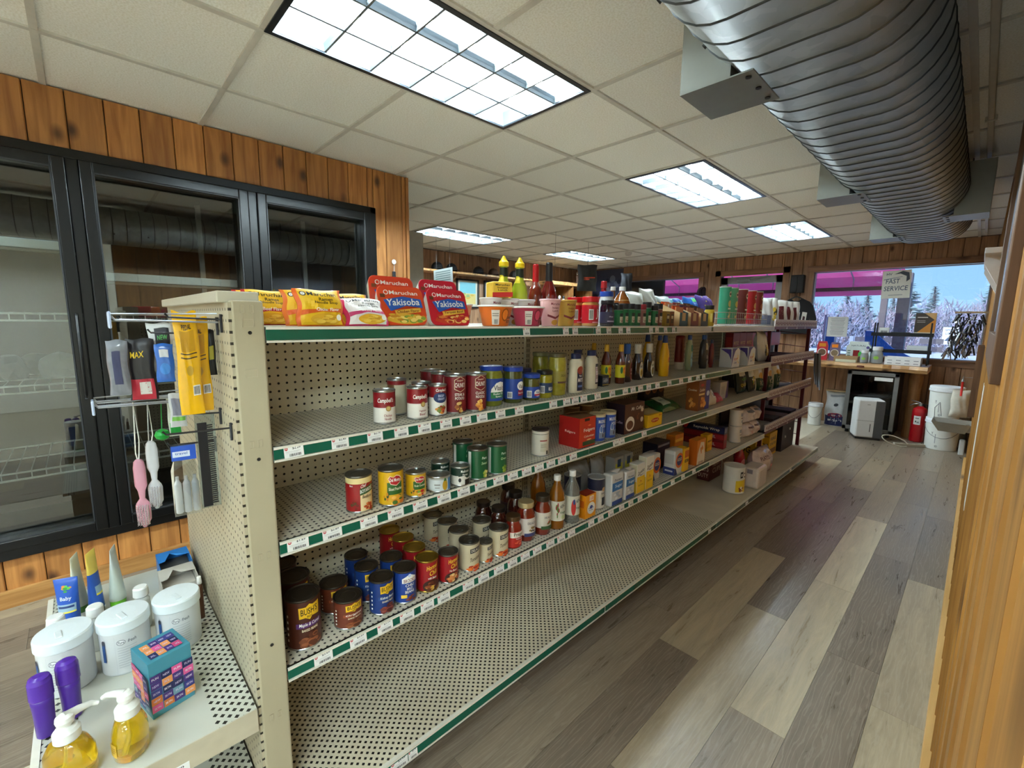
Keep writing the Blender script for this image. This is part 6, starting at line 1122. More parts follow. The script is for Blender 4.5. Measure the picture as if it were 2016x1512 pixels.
for lab, (x, y, cc, bb, h) in zip(SPL, ((-1.195, 1.838, 0, 0, 0.100), (-1.197, 1.888, 0, 0, 0.107), (-1.197, 1.945, 0, 0, 0.108), (-1.197, 1.998, 0, 0, 0.107), (-1.200, 2.055, (150, 34, 44), (150, 100, 90), 0.108), (-1.205, 2.115, 0, 0, 0.122), (-1.197, 2.172, 0, 0, 0.106), (-1.205, 2.232, 0, (130, 74, 60), 0.118), (-1.265, 1.905, 0, 0, 0.112))):
    spice(lab, x, y, cc or (26, 26, 28), bb or (34, 110, 62), h)
for k, (yy, c) in enumerate(((2.298, (150, 120, 40)), (2.345, (120, 60, 30)))):
    carton('gravy_box', ['small mustard coloured mix box beside the spices', 'small brown mix box beside the spices'][k], 'box', -1.205, yy, z1, 0.05, 0.044, 0.080, M(c, 0.45), [('r', 0, 0.5, 0.7, 0.6, (60, 34, 24)), ('r', 0, 0.6, 0.5, 0.2, (206, 190, 150))])
def display(label, x, y, col, ins, w=0.10):
    t = thing('packet_display', label, 'display box', (x, y, z1+0.0004), 0.0, 'packet display boxes')
    b = MB(); d = 0.14; m = M(col, 0.5); kr = M((206, 170, 120), 0.7)
    b.box(d/2-0.002, d/2, -w/2, w/2, 0, 0.075, m).box(-d/2, -d/2+0.002, -w/2, w/2, 0, 0.135, m).box(-d/2, d/2, -w/2, w/2, 0, 0.002, m)
    for s in (-1, 1): b.prism([(-d/2, 0), (d/2, 0), (d/2, 0.075), (-d/2, 0.135)], 'Y', s*w/2-0.001, s*w/2+0.001, kr if s < 0 else m)
    b.box(d/2, d/2+0.0006, -w*0.2, w*0.2, 0.03, 0.075, kr)
    obj('tray', b, t)
    for i in range(5):
        xx = -d/2+0.02+i*0.022; obj('packet', MB().box(xx, xx+0.004, -w/2+0.005, w/2-0.005, 0.004, 0.138-0.008*i, M(ins[i % len(ins)], 0.4)), t)
display('teal packet display box with an orange flap', -1.235, 2.452, (44, 84, 96), [(226, 90, 30), (236, 150, 90), (206, 206, 200)])
display('brown packet display box in the middle', -1.235, 2.590, (130, 60, 44), [(150, 40, 60), (206, 150, 110), (80, 60, 110)])
display('dark packet display box next to the yellow jar', -1.235, 2.725, (60, 70, 70), [(110, 70, 50), (150, 110, 80), (60, 30, 30)])
bottle('parmesan_jar', 'yellow shaker jar with a black lid', 'jar', -1.205, 2.885, z1, [(0.028, 0), (0.030, 0.004), (0.030, 0.095), (0.024, 0.105)], M((206, 170, 50), 0.35, noise=0.1), [('r', 0.4, 0.5, 0.7, 0.6, (96, 60, 40)), ('r', -0.3, 0.5, 0.5, 0.5, (236, 216, 120))], [(0.0255, 0.104), (0.027, 0.106), (0.027, 0.128), (0.025, 0.130)], M((26, 26, 28), 0.4), -0.1)
def pringles(label, x, y, col, top=(206, 206, 200), lab=(206, 196, 120)):
    r, h = 0.0385, 0.252
    can(label, x, y, z1+0.010, r, h, [(0, 1, col)], [('e', 0.1, 0.80, 0.7, 0.16, (214, 190, 160)), ('p', [(-0.25, 0.80), (0.1, 0.84), (0.45, 0.80), (0.1, 0.77)], (60, 40, 36)), ('e', 0.1, 0.55, 0.9, 0.18, lab), ('blob', 0.1, 0.25, 1.0, 0.26, [lab, (226, 206, 140), (190, 160, 80)], 9), ('r', 0.1, 0.42, 0.9, 0.04, (230, 230, 220))], 0.0, 'stacked chip cans in the wire basket', lid=M(top, 0.4), name='chip_can')
pringles('green Pringles can, leftmost in the wire basket', -1.225, 3.165, (60, 160, 126)); pringles('green and yellow Pringles can, second in the basket', -1.225, 3.290, (96, 170, 130), lab=(226, 206, 100)); pringles('red Pringles can, third in the basket', -1.225, 3.475, (110, 34, 34), lab=(150, 60, 50)); pringles('bright red Pringles can, fourth in the basket', -1.225, 3.655, (176, 26, 34), lab=(214, 170, 110)); pringles('dark red Pringles can at the end of the basket', -1.225, 3.80, (120, 30, 36), lab=(170, 110, 80))
def basket():
    t = thing('wire_basket', 'chrome wire basket around the chip cans', 'basket', (-1.235, 3.46, z1+0.0004))
    wm = M((190, 176, 170), 0.3, 0.7); x0, x1, y0, y1 = -0.065, 0.062, -0.39, 0.42
    for zz in (0.004, 0.05, 0.09): obj('rim', MB().tube([(x0, y0, zz), (x1, y0, zz), (x1, y1, zz), (x0, y1, zz)], 0.0022, wm, 5, True), t)
    n = 22
    for i in range(n+1):
        yy = y0+(y1-y0)*i/n; obj('wire', MB().tube([(x1, yy, 0.09), (x1, yy, 0.004), (x0, yy, 0.004), (x0, yy, 0.09)], 0.0015, wm, 4), t)
basket()

# ================================================================ CHIP RACK AT THE END OF THE GONDOLA
def chip_rack():
    t = thing('chip_rack', 'maroon wire chip rack with H patterned price rails', 'rack', (0, 0, 0))
    mr = M((92, 22, 34), 0.4, noise=0.08); dkm = M((34, 16, 20), 0.5); rail = M((206, 196, 196), 0.4)
    y0, y1 = 4.05, 5.34
    for yy in (y0+0.275, y1-0.04):
        for xx in (-1.50, -1.29 if yy < 4.5 else -1.22): obj('upright', MB().box(xx, xx+0.03, yy, yy+0.02, 0.161, 1.375 if yy < 4.5 else 1.44, mr), t)
    # open wire end towards the window
    for k in range(9): obj('end_wire', MB().tube([(-1.50, y1-0.02, 0.30+0.13*k), (-1.19, y1-0.02, 0.27+0.13*k)], 0.004, mr, 5), t)
    obj('back_sheet', MB().box(-1.54, -1.52, y0, y1, 0.30, 1.36, dkm), t)
    for n, z in enumerate((1.445, 1.145, 0.862, 0.572)):
        obj('shelf', MB().box(-1.52, FX-0.01, y0, y1, z-0.075, z-0.065, dkm), t)
        o = obj('price_rail', MB().box(FX-0.012, FX-0.004, y0-0.01, y1+0.02, z-0.052, z, rail).box(FX-0.012, FX-0.002, y0-0.01, y1+0.02, z-0.075, z-0.052, mr).box(FX-0.014, FX+0.002, y0-0.01, y1+0.02, z, z+0.006, rail), t)
        p = MB(); fm = lambda s, q, l: (FX-0.004+l, s, q)
        dec = []
        k = 0
        yy = y0+0.03
        while yy < y1: dec.append(('t', 'H', yy, z-0.026, 0.045, 0.034, (110, 30, 44))); dec.append(('t', 'a', yy+0.042, z-0.030, 0.026, 0.026, (110, 30, 44))); yy += 0.085
        for q in (0.25, 0.5, 0.72): dec.append(('p', [(y0+q*1.2-0.015, z-0.072), (y0+q*1.2+0.015, z-0.072), (y0+q*1.2, z-0.048)], (214, 206, 206)))
        lay(p, dec, fm, 0, 0); obj('rail_print', p, o)
    obj('header', MB().box(-1.50, -1.44, y0+0.3, y1-0.1, 1.20, 1.33, M((190, 30, 30), 0.35)), t)
    obj('base_box', MB().box(-1.49, -1.24, 4.88, y1-0.06, 0.162, 0.44, dkm), t)
    for yy in (4.98, 5.12): obj('snap', MB().tube([(-1.24, yy, 0.30+0.06*(yy > 5)), (-1.232, yy, 0.30+0.06*(yy > 5))], 0.012, M((200, 196, 190), 0.4), 8), t)
chip_rack()
def chips(label, x, y, z, w, h, col, dec, seed, d=0.09, tilt=0.12): pillow('chip_bag', label, 'chip bag', x, y, z, w, h, d, M(col, 0.3, noise=0.1, coat=0.5), dec, -0.75 if z > 1.3 else 0.0, tilt, 'chip bags in the rack', seed)
KC = [('r', 0, 0.30, 0.84, 0.5, (26, 66, 46)), ('t', 'KC', 0, 0.38, 0.36, 0.16, (214, 200, 160)), ('t', "BBQ", 0, 0.2, 0.4, 0.1, (214, 200, 160)), ('e', 0, 0.62, 0.5, 0.2, (206, 160, 70))]
for k, yy in enumerate((4.215, 4.465, 4.70)): chips(['KC chip bag with a green base, nearest in the rack', 'KC chip bag with a green base, middle of the rack', 'KC chip bag with a green base, furthest in the rack'][k], -1.30, yy, 0.862-0.065, 0.20, 0.27, (222, 218, 206), KC, 60+k)
PTL = [('blob', 0, 0.45, 0.7, 0.6, [(220, 190, 60), (60, 60, 40), (236, 226, 180), (200, 160, 40)], 20)]
chips('white and yellow popcorn chip bag on the second rack tier', -1.285, 4.22, 1.145-0.065, 0.18, 0.27, (226, 224, 216), PTL, 64)
chips('tan snack bag beside the cracker boxes', -1.42, 4.14, 1.145-0.065, 0.14, 0.24, (150, 120, 90), [], 65, 0.06)
chips('white chip bag on top of the rack, nearest', -1.30, 4.20, 1.445-0.065, 0.18, 0.25, (222, 222, 222), [('r', 0, 0.25, 0.7, 0.3, (110, 120, 150))], 66)
chips('white chip bag on top of the rack, second', -1.32, 4.42, 1.445-0.065, 0.18, 0.26, (214, 214, 210), PTL, 67)
chips('white and maroon chip bag on top of the rack, third', -1.30, 4.64, 1.445-0.065, 0.16, 0.25, (220, 218, 212), [('r', 0, 0.45, 0.3, 0.6, (90, 26, 34))], 68)
chips('white and maroon chip bag on top of the rack, fourth', -1.30, 4.84, 1.445-0.065, 0.16, 0.25, (220, 218, 212), [('r', 0, 0.45, 0.3, 0.6, (90, 26, 34))], 69)
chips('white and maroon chip bag on top of the rack, fifth', -1.30, 5.05, 1.445-0.065, 0.16, 0.25, (220, 218, 212), [('r', 0, 0.45, 0.3, 0.6, (90, 26, 34))], 70)
for k in range(3): tag(obj('snack_tray', MB().box(-1.46, -1.20, 4.55+0.2*k, 4.72+0.2*k, 1.081, 1.13, M([(70, 26, 34), (110, 90, 90), (60, 30, 40)][k], 0.4), 0.006), None), ['dark snack tray on the second rack tier, nearest', 'grey snack tray on the second rack tier', 'dark snack tray on the second rack tier, furthest'][k], 'tray', 'snack trays in the rack')
for k in range(4): tag(obj('magazine_stack', MB().box(-1.46, -1.20, 4.12+0.27*k, 4.31+0.27*k, 0.5085, 0.56+0.012*(k % 2), M([(150, 146, 140), (60, 44, 44), (110, 80, 70), (40, 30, 32)][k], 0.5, noise=0.3), 0.003), None), ['pale stack of flat snack boxes on the lowest rack tier', 'dark stack of flat snack boxes on the lowest rack tier', 'brown stack of flat snack boxes on the lowest rack tier', 'black stack of flat snack boxes at the far end of the lowest tier'][k], 'box stack', 'flat boxes in the rack')
for k in range(3):
    pts = [(FX+0.005+0.012*k, 5.385+0.035*k, 1.12), (FX+0.015+0.012*k, 5.39+0.035*k, 0.95), (FX+0.035+0.012*k, 5.395+0.035*k, 0.80-0.03*k)]
    tag(obj('strap', MB().tube(pts, [0.010, 0.014, 0.007], M([(90, 92, 100), (70, 70, 76), (140, 140, 146)][k], 0.5), 6), None), ['grey strap hanging on the rack end, nearest', 'dark grey strap hanging on the rack end', 'pale grey strap hanging on the rack end'][k], 'strap', 'straps hanging on the rack')

# ================================================================ END CAP : toiletries on the white shelf
ZE = 0.45
def wipes(label, x, y, rz=0.0):
    t = thing('wipes_canister', label, 'canister', (x, y, ZE+0.0004), rz, 'white wipes canisters')
    r, h = 0.056, 0.155
    prof = [(r*0.94, 0), (r*0.97, 0.004), (r*0.97, h*0.80)]
    wm = M((208, 210, 212), 0.4, noise=0.03)
    obj('body', MB().lathe(prof, wm, 36), t)
    lid = MB().lathe([(r*1.0, h*0.79), (r*1.03, h*0.80), (r*1.03, h*0.955), (r*0.99, h*0.985), (r*0.5, h*1.0), (0.0001, h*1.0)], M((220, 228, 232), 0.3, noise=0.02), 36, cap0=False, cap1=False)
    obj('lid', lid, t)
    obj('lid_tab', MB().box(-0.018, 0.018, -0.004, 0.010, h-0.002, h+0.003, M((214, 222, 226), 0.3), 0.002).xf(Matrix.Rotation(0.5, 4, 'Z') @ Matrix.Translation((0.02, -0.012, 0))), t)
    d = MB(); lay(d, [('r', -0.25, 0.38, 0.02, 0.72, (200, 202, 206)), ('e', 0.0, 0.62, 0.36, 0.10, (110, 116, 124)), ('e', 0.0, 0.62, 0.32, 0.08, (226, 228, 230)), ('t', 'Pure', 0.0, 0.62, 0.26, 0.05, (90, 96, 110), 0.2), ('t', 'fresh', 0.42, 0.62, 0.34, 0.06, (90, 96, 110), 0.3)] + [('r', 0.22, 0.52-0.045*i, 0.75, 0.008, (170, 174, 180)) for i in range(9)] + [('r', -0.75, 0.45, 0.16, 0.35, (40, 80, 140)), ('e', -0.75, 0.64, 0.16, 0.09, (60, 60, 70))], lambda s, q, l: ((r*0.97+l)*math.cos(s), (r*0.97+l)*math.sin(s), q*h), 0.16, 0); obj('label', d, t)
wipes('white wipes canister at the front left of the end shelf', -1.570, -0.106, -0.4); wipes('middle white wipes canister on the end shelf', -1.560, 0.012, -0.2); wipes('white wipes canister closest to the pegboard', -1.565, 0.132, -0.2)
def pump(label, x, y, rz):
    t = thing('soap_pump', label, 'soap bottle', (x, y, ZE+0.0004), rz, 'gold soap pump bottles')
    g = M((244, 206, 40), 0.05, noise=0.10, coat=0.6, trans=0.8)
    b = MB().lathe([(0.036, 0), (0.041, 0.006), (0.042, 0.035), (0.040, 0.06), (0.030, 0.082), (0.019, 0.090)], g, 32).xf(Matrix.Diagonal((0.78, 1.1, 1, 1))); me = b.mesh('body'); fixn(me); obj('body', me, t)
    cl = M((226, 226, 220), 0.3, noise=0.03)
    obj('collar', MB().lathe([(0.021, 0.088), (0.0225, 0.090), (0.0225, 0.108), (0.018, 0.114), (0.010, 0.118), (0.009, 0.122)], cl, 24), t)
    obj('pump_head', MB().lathe([(0.009, 0.121), (0.014, 0.124), (0.016, 0.132), (0.015, 0.140), (0.008, 0.145), (0.0001, 0.146)], cl, 20, cap0=False, cap1=False).tube([(0.0, 0, 0.138), (0.018, -0.014, 0.138), (0.034, -0.026, 0.134), (0.042, -0.033, 0.126)], [0.010, 0.008, 0.006, 0.0045], cl, 8), t)
    obj('dip_tube', MB().tube([(0, 0, 0.09), (0.002, 0.004, 0.04), (0.006, 0.012, 0.012)], 0.0026, M((230, 226, 200), 0.3), 6), t)
    d = MB(); lay(d, [('r', 0.6, 0.4, 0.6, 0.5, (206, 168, 60)), ('r', 0.6, 0.5, 0.5, 0.03, (150, 110, 40)), ('r', 0.6, 0.42, 0.5, 0.03, (150, 110, 40)), ('r', 0.6, 0.34, 0.4, 0.03, (150, 110, 40))], lambda s, q, l: ((0.0425+l)*math.cos(s)*0.78, (0.0425+l)*math.sin(s)*1.1, 0.01+q*0.06), 0.16, 0); obj('label', d, t)
pump('gold liquid soap pump bottle nearest the camera', -1.232, -0.098, 2.58); pump('gold liquid soap pump bottle beside the teal box', -1.222, -0.002, 4.59)
TEAL = (70, 140, 160)
QC = [(72, 50, 120), (206, 120, 60), (214, 90, 150), (40, 44, 90), (110, 150, 170), (190, 70, 120), (60, 60, 130), (226, 150, 90)]
def quilt(n, m_, s0, s1, q0, q1, seed):
    rnd = random.Random(seed); out = []
    for i in range(n):
        for j in range(m_):
            s = s0+(s1-s0)*(i+0.5)/n; q = q0+(q1-q0)*(j+0.5)/m_; c = rnd.choice(QC)
            out.append(('r', s+rnd.uniform(-0.02, 0.02), q, (s1-s0)/n*0.98, (q1-q0)/m_*0.95, c))
            out.append(('t', rnd.choice(['SKYN', 'XL', 'FUN', 'NEW']), s, q, (s1-s0)/n*0.6, (q1-q0)/m_*0.3, rnd.choice([(230, 220, 230), (200, 190, 220)])))
    return out
cx_, cy_ = -1.279, 0.041; rzb = 0.25
carton('patterned_box', 'teal box printed with purple and pink squares', 'box', cx_+(-0.05*math.cos(rzb)-0.045*math.sin(rzb)), cy_+(-0.05*math.sin(rzb)+0.045*math.cos(rzb)), ZE, 0.10, 0.09, 0.148, M(TEAL, 0.35, noise=0.05), quilt(4, 5, -0.5, 0.5, 0.10, 0.76, 1), quilt(4, 5, -0.5, 0.5, 0.10, 0.76, 2), quilt(4, 3, -0.38, 0.38, 0.1, 0.82, 3), rz=rzb)
PUR = M((78, 42, 150), 0.3, noise=0.04)
for k, (x, y) in enumerate(((-1.400, -0.142), (-1.425, -0.098))):
    bottle('purple_bottle', ['slim purple bottle at the front edge of the end shelf', 'slim purple bottle behind its twin on the end shelf'][k], 'bottle', x, y, ZE, [(0.014, 0), (0.017, 0.004), (0.018, 0.06), (0.0195, 0.085), (0.020, 0.10)], PUR, (), [(0.0205, 0.098), (0.0215, 0.10), (0.021, 0.138), (0.018, 0.148), (0.010, 0.152)], M((84, 46, 160), 0.25), 0.0, 'purple bottles')
def ltube(label, x, y, h, rz, top, bot, capc, dec=(), w=0.05):
    t = thing('lotion_tube', label, 'tube', (x, y, ZE+0.0004), rz, 'lotion tubes')
    n = 20; m = MB(); rows = []; r0 = w*0.40
    zs = [0.022+(h-0.022)*i/8 for i in range(9)]
    for i, z in enumerate(zs):
        f = i/8; a, b = r0*(1-f)**0.8+0.0008, r0*(1-f)+w*0.5*f
        rows.append([(a*math.cos(2*math.pi*j/n), b*math.sin(2*math.pi*j/n), z) for j in range(n)])
    for i in range(8): m.add(rows[i]+rows[i+1], [(j, (j+1) % n, n+(j+1) % n, n+j) for j in range(n)], M(bot if zs[i] < h*0.62 else top, 0.3, noise=0.08), True)
    m.add(rows[8], [list(range(n))], M(top, 0.3)); m.add(rows[0], [list(range(n))[::-1]], M(bot, 0.3)); obj('tube', m, t, fix=True)
    obj('cap', MB().lathe([(r0*0.9, 0), (r0*0.95, 0.002), (r0*0.95, 0.022)], M(capc, 0.35), 20), t)
    if dec:
        def fm(s, q, l):
            z = q*h; f = max(0, min(1, (z-0.022)/(h-0.022))); a, b = r0*(1-f)**0.8+0.0008, r0*(1-f)+w*0.5*f
            return ((a+l)*math.cos(s), (b+l)*math.sin(s), z)
        obj('label', lay(MB(), dec, fm, 0.2, 0.1), t)
SB = [('blob', 0, 0.80, 1.2, 0.16, [(90, 190, 80), (214, 140, 60), (60, 150, 60)], 9), ('t', 'Baby', 0.0, 0.62, 1.0, 0.09, (220, 230, 245)), ('r', 0, 0.45, 1.9, 0.14, (150, 180, 200)), ('r', 0, 0.47, 1.5, 0.04, (40, 60, 110)), ('r', 0, 0.37, 1.9, 0.03, (236, 220, 80))]
ltube('blue cartoon printed lotion tube at the front of the tube row', -1.865, -0.105, 0.165, -0.35, (40, 86, 180), (40, 86, 180), (26, 26, 30), SB, 0.058)
ltube('cream and green lotion tube behind the blue one', -1.955, -0.085, 0.195, 1.25, (206, 208, 186), (206, 208, 186), (70, 120, 40), (), 0.054)
ltube('blue and yellow sunscreen tube, tallest of the row', -1.905, -0.045, 0.215, 1.1, (226, 200, 90), (44, 90, 180), (26, 26, 30), [('r', 0, 0.40, 1.6, 0.12, (150, 180, 200)), ('r', 0, 0.33, 1.6, 0.03, (236, 220, 80))], 0.050)
ltube('white sunscreen tube on a green cap at the end of the row', -1.915, 0.008, 0.205, 1.3, (196, 204, 200), (196, 206, 196), (96, 170, 40), (), 0.056)
for k, (x, y) in enumerate(((-1.700, -0.125), (-1.690, -0.045), (-1.720, 0.060))):
    bottle('clear_bottle', ['small clear capped bottle left of the wipes', 'small clear capped bottle between the wipes and the blue tube', 'small clear capped bottle behind the middle wipes'][k], 'bottle', x, y, ZE, [(0.019, 0), (0.021, 0.004), (0.021, 0.09), (0.012, 0.105)], M((206, 210, 208), 0.2, noise=0.05, coat=0.5), (), [(0.018, 0.104), (0.020, 0.106), (0.019, 0.13), (0.016, 0.134)], M((226, 228, 226), 0.35), 0.0, 'clear capped bottles')
# opened blue box and grey box against the pegboard
def openbox(label, x, y, w, d, h, col, inn, rz, txt=None):
    t = thing('open_box', label, 'box', (x, y, ZE+0.0004), rz); m = M(col, 0.4, noise=0.05); im = M(inn, 0.6)
    obj('tray', MB().box(-d/2, d/2, -w/2, -w/2+0.002, 0, h, m).box(-d/2, d/2, w/2-0.002, w/2, 0, h, m).box(-d/2, -d/2+0.002, -w/2, w/2, 0, h, m).box(d/2-0.002, d/2, -w/2, w/2, 0, h*0.85, m).box(-d/2, d/2, -w/2, w/2, 0, 0.002, m), t)
    obj('torn_lid', MB().add([(-d/2, -w/2, h), (-d/2, w/2, h), (d*0.1, w/2, h+0.004), (d*0.0, w*0.1, h+0.002), (-d*0.2, -w*0.1, h+0.006), (d*0.2, -w*0.3, h+0.003), (d*0.2, -w/2, h)], [(0, 1, 2, 3, 4, 5, 6)], m), t)
    obj('filling', MB().box(-d/2+0.004, d/2-0.004, -w/2+0.004, w/2-0.004, 0.003, h*0.6, im), t)
    p = MB()
    if txt: lay(p, [('t', txt, 0.0, 0.5, 0.7, 0.35, (220, 230, 240))], lambda s, q, l: (d/2+l, s*w, q*h*0.85), 0, 0); obj('label', p, t)
openbox('opened blue carton with a torn lid against the pegboard', -1.985, 0.172, 0.095, 0.13, 0.080, (40, 120, 196), (80, 80, 78), 0.0, 'CARE')
openbox('opened grey carton with crumpled lining next to the blue carton', -1.830, 0.165, 0.10, 0.13, 0.085, (186, 182, 172), (196, 188, 176), 0.0)
bottle('glue_stick', 'small brown stick with a white nozzle leaning by the pegboard', 'stick', -1.645, 0.200, ZE, [(0.007, 0), (0.008, 0.002), (0.008, 0.11), (0.004, 0.12)], M((96, 60, 40), 0.5), (), [(0.006, 0.118), (0.007, 0.12), (0.006, 0.142), (0.004, 0.144)], M((232, 230, 226), 0.4))

# ================================================================ HOOKS ON THE PEGBOARD END (each hook and each product is a thing)
HK = M((70, 70, 74), 0.35, 0.7)
HL = M((176, 180, 190), 0.3, 0.6)
def hook(label, x, z, length, dbl=False, tip=False):
    t = thing('peg_hook', label, 'hook', (x, 0.237, z), 0, 'pegboard hooks')
    obj('back_plate', MB().tube([(0, 0.0005, 0.008), (0, -0.004, 0.012), (0, -0.004, -0.03)], 0.003, HK, 6), t)
    for s in ((-0.012, 0.012) if dbl else (0,)):
        obj('prong', MB().tube([(0, -0.003, 0), (s, -0.01, 0), (s, -length, 0.004), (s, -length-0.006, 0.012)], 0.0024, HL if dbl else HK, 6), t)
    if tip: obj('tag_plate', MB().box(-0.018, 0.018, -length-0.012, -length-0.006, -0.014, 0.022, M((190, 206, 236), 0.15, noise=0.1, coat=0.6), 0.003), t)
    if dbl: obj('scan_arm', MB().tube([(0, -0.003, 0.02), (0, -length-0.006, 0.016)], 0.002, HL, 6), t)
hook('long double hook with a clear tag plate near the top of the end panel', -1.255, 1.405, 0.185, True, True)
hook('short dark hook beside the post at the top', -1.210, 1.412, 0.10)
hook('long double hook at mid height with a clear tag plate', -1.450, 1.195, 0.225, True, True)
hook('second long double hook behind the mid height one', -1.530, 1.195, 0.225, True)
hook('dark single hook beside the post at mid height', -1.195, 1.160, 0.125)
hook('dark single hook holding the travel bottles', -1.395, 1.088, 0.10)
hook('single hook at the back of the upper row', -1.400, 1.405, 0.17)
hook('single hook holding the comb', -1.300, 1.180, 0.06)
hook('single hook holding the blue packet', -1.350, 1.375, 0.12)
def packet(name, label, x, y, ztop, w, h, d, mat, dec, rz=0.0, seed=0, group=None, cat='packet'):
    t = pillow(name, label, cat, x, y, ztop-h, w, h, d, mat, dec, rz, 0.0, group, seed)
    return t
YP = M((232, 176, 14), 0.25, noise=0.08, coat=0.5)
YD = [('r', 0, 0.72, 0.6, 0.2, (190, 140, 20)), ('t', 'PEDAL', 0, 0.86, 0.4, 0.05, cK), ('r', 0, 0.60, 0.7, 0.012, (80, 60, 20)), ('r', 0, 0.56, 0.7, 0.012, (80, 60, 20)), ('e', 0, 0.44, 0.3, 0.1, (190, 150, 40)), ('r', 0.25, 0.24, 0.34, 0.10, (232, 230, 220)), ('bars', 0.25, 0.24, 0.3, 0.08, cK)]
packet('yellow_packet', 'long yellow header packet nearest the post', -1.258, 0.172, 1.428, 0.046, 0.238, 0.014, YP, YD, 0.0, 81, 'yellow packets'); packet('yellow_packet', 'long yellow packet behind the first one', -1.290, 0.196, 1.415, 0.046, 0.225, 0.012, YP, YD, 0.0, 82, 'yellow packets')
packet('black_packet', 'black packet hanging at the panel behind the yellow ones', -1.300, 0.224, 1.385, 0.02, 0.11, 0.010, M((24, 24, 26), 0.35), [('r', 0, 0.5, 0.5, 0.3, (150, 140, 40))], 0, 83)
packet('razor_packet', 'black packet with red bottom and yellow lettering on the upper hook', -1.410, 0.098, 1.362, 0.055, 0.15, 0.016, M((28, 24, 28), 0.3, noise=0.1), [('t', 'MAX', -0.1, 0.75, 0.5, 0.1, (226, 190, 30)), ('r', 0, 0.18, 0.86, 0.34, (176, 34, 54)), ('r', 0.1, 0.2, 0.4, 0.2, (206, 200, 196))], -0.3, 84, 'razor packets')
packet('razor_packet', 'clear grey razor packet in front of the black one', -1.400, 0.055, 1.360, 0.040, 0.13, 0.014, M((120, 124, 134), 0.2, noise=0.4, scale=40, coat=0.6), [('r', 0, 0.5, 0.4, 0.6, (50, 54, 90))], -0.3, 85, 'razor packets')
packet('razor_packet', 'white and black carded packet behind the razors', -1.420, 0.140, 1.400, 0.050, 0.12, 0.010, M((206, 208, 210), 0.4), [('r', 0.1, 0.5, 0.6, 0.8, (36, 36, 44)), ('t', 'NEW', 0.1, 0.7, 0.4, 0.1, (90, 190, 90))], -0.2, 86, 'razor packets')
packet('blue_packet', 'bright blue packet with a small code label beside the yellow one', -1.350, 0.138, 1.352, 0.036, 0.092, 0.012, M((40, 100, 190), 0.25, noise=0.1, coat=0.5), [('r', 0, 0.75, 0.5, 0.2, (200, 206, 214)), ('e', 0, 0.35, 0.6, 0.3, (60, 130, 210))], -0.2, 87)
packet('grey_packet', 'grey and white packet hanging above the travel bottles', -1.355, 0.155, 1.230, 0.034, 0.085, 0.010, M((186, 188, 190), 0.3, noise=0.1), [('r', 0, 0.6, 0.7, 0.5, (120, 120, 136)), ('r', 0, 0.25, 0.8, 0.12, (110, 170, 70))], -0.1, 88)
tag(obj('green_ball', MB().lathe([(0.004, -0.016), (0.014, -0.010), (0.018, 0), (0.014, 0.010), (0.004, 0.016)], M((30, 160, 60), 0.3), 16).tube([(0, 0, 0.014), (0, 0.004, 0.094)], 0.0015, M((30, 140, 60), 0.4), 5), None, (-1.53, 0.135, 1.094)), 'small bright green ball hanging on the mid hook', 'ball')
packet('green_packet', 'narrow green and white packet next to the green ball', -1.530, 0.165, 1.195, 0.030, 0.11, 0.008, M((206, 210, 196), 0.35), [('r', 0, 0.2, 0.8, 0.3, (30, 150, 60))], 0, 89)
def brush(label, x, y, z, col, cordtop, rz):
    t = thing('nail_brush', label, 'brush', (x, y, z), rz, 'clear handled brushes')
    pm = M(col, 0.08, noise=0.05, coat=0.8, trans=0.35)
    prof = [(0, 0.004), (0.02, 0.0155), (0.058, 0.0165), (0.066, 0.014), (0.078, 0.006), (0.098, 0.008), (0.112, 0.0135), (0.16, 0.0135), (0.176, 0.011), (0.183, 0.005)]
    v = []; n = 10
    for zz, w in prof:
        for j in range(n): a = 2*math.pi*j/n; v.append((0.0045*math.cos(a), w*math.sin(a), zz))
    k = len(prof); f = [(i*n+j, i*n+(j+1) % n, (i+1)*n+(j+1) % n, (i+1)*n+j) for i in range(k-1) for j in range(n)]+[list(range(n))[::-1], [(k-1)*n+j for j in range(n)]]
    obj('handle', MB().add(v, f, pm, True), t, fix=True)
    br = MB(); bm_ = M((232, 226, 228), 0.6)
    for i in range(13):
        for j in range(5):
            z0 = 0.008+0.0042*i; yy = -0.011+0.0055*j; br.add([(0.004, yy-0.0016, z0), (0.004, yy+0.0016, z0), (0.018, yy, z0+0.0015), (0.004, yy, z0+0.003)], [(0, 1, 2), (1, 3, 2), (3, 0, 2)], bm_)
    b = obj('bristles', br, t); b['kind'] = 'stuff'
    obj('cord', MB().tube([(0, 0, 0.176), (0, -0.004, cordtop*0.6), (0, 0.002, cordtop), (0, 0.006, cordtop*0.7), (0, 0.001, 0.176)], 0.0014, M((226, 224, 216), 0.7), 5), t)
brush('pink handled brush hanging on a white cord', -1.455, 0.075, 0.872, (214, 150, 170), 0.33, -0.35); brush('clear handled brush hanging behind the pink one', -1.455, 0.103, 0.915, (214, 216, 220), 0.285, -0.35)
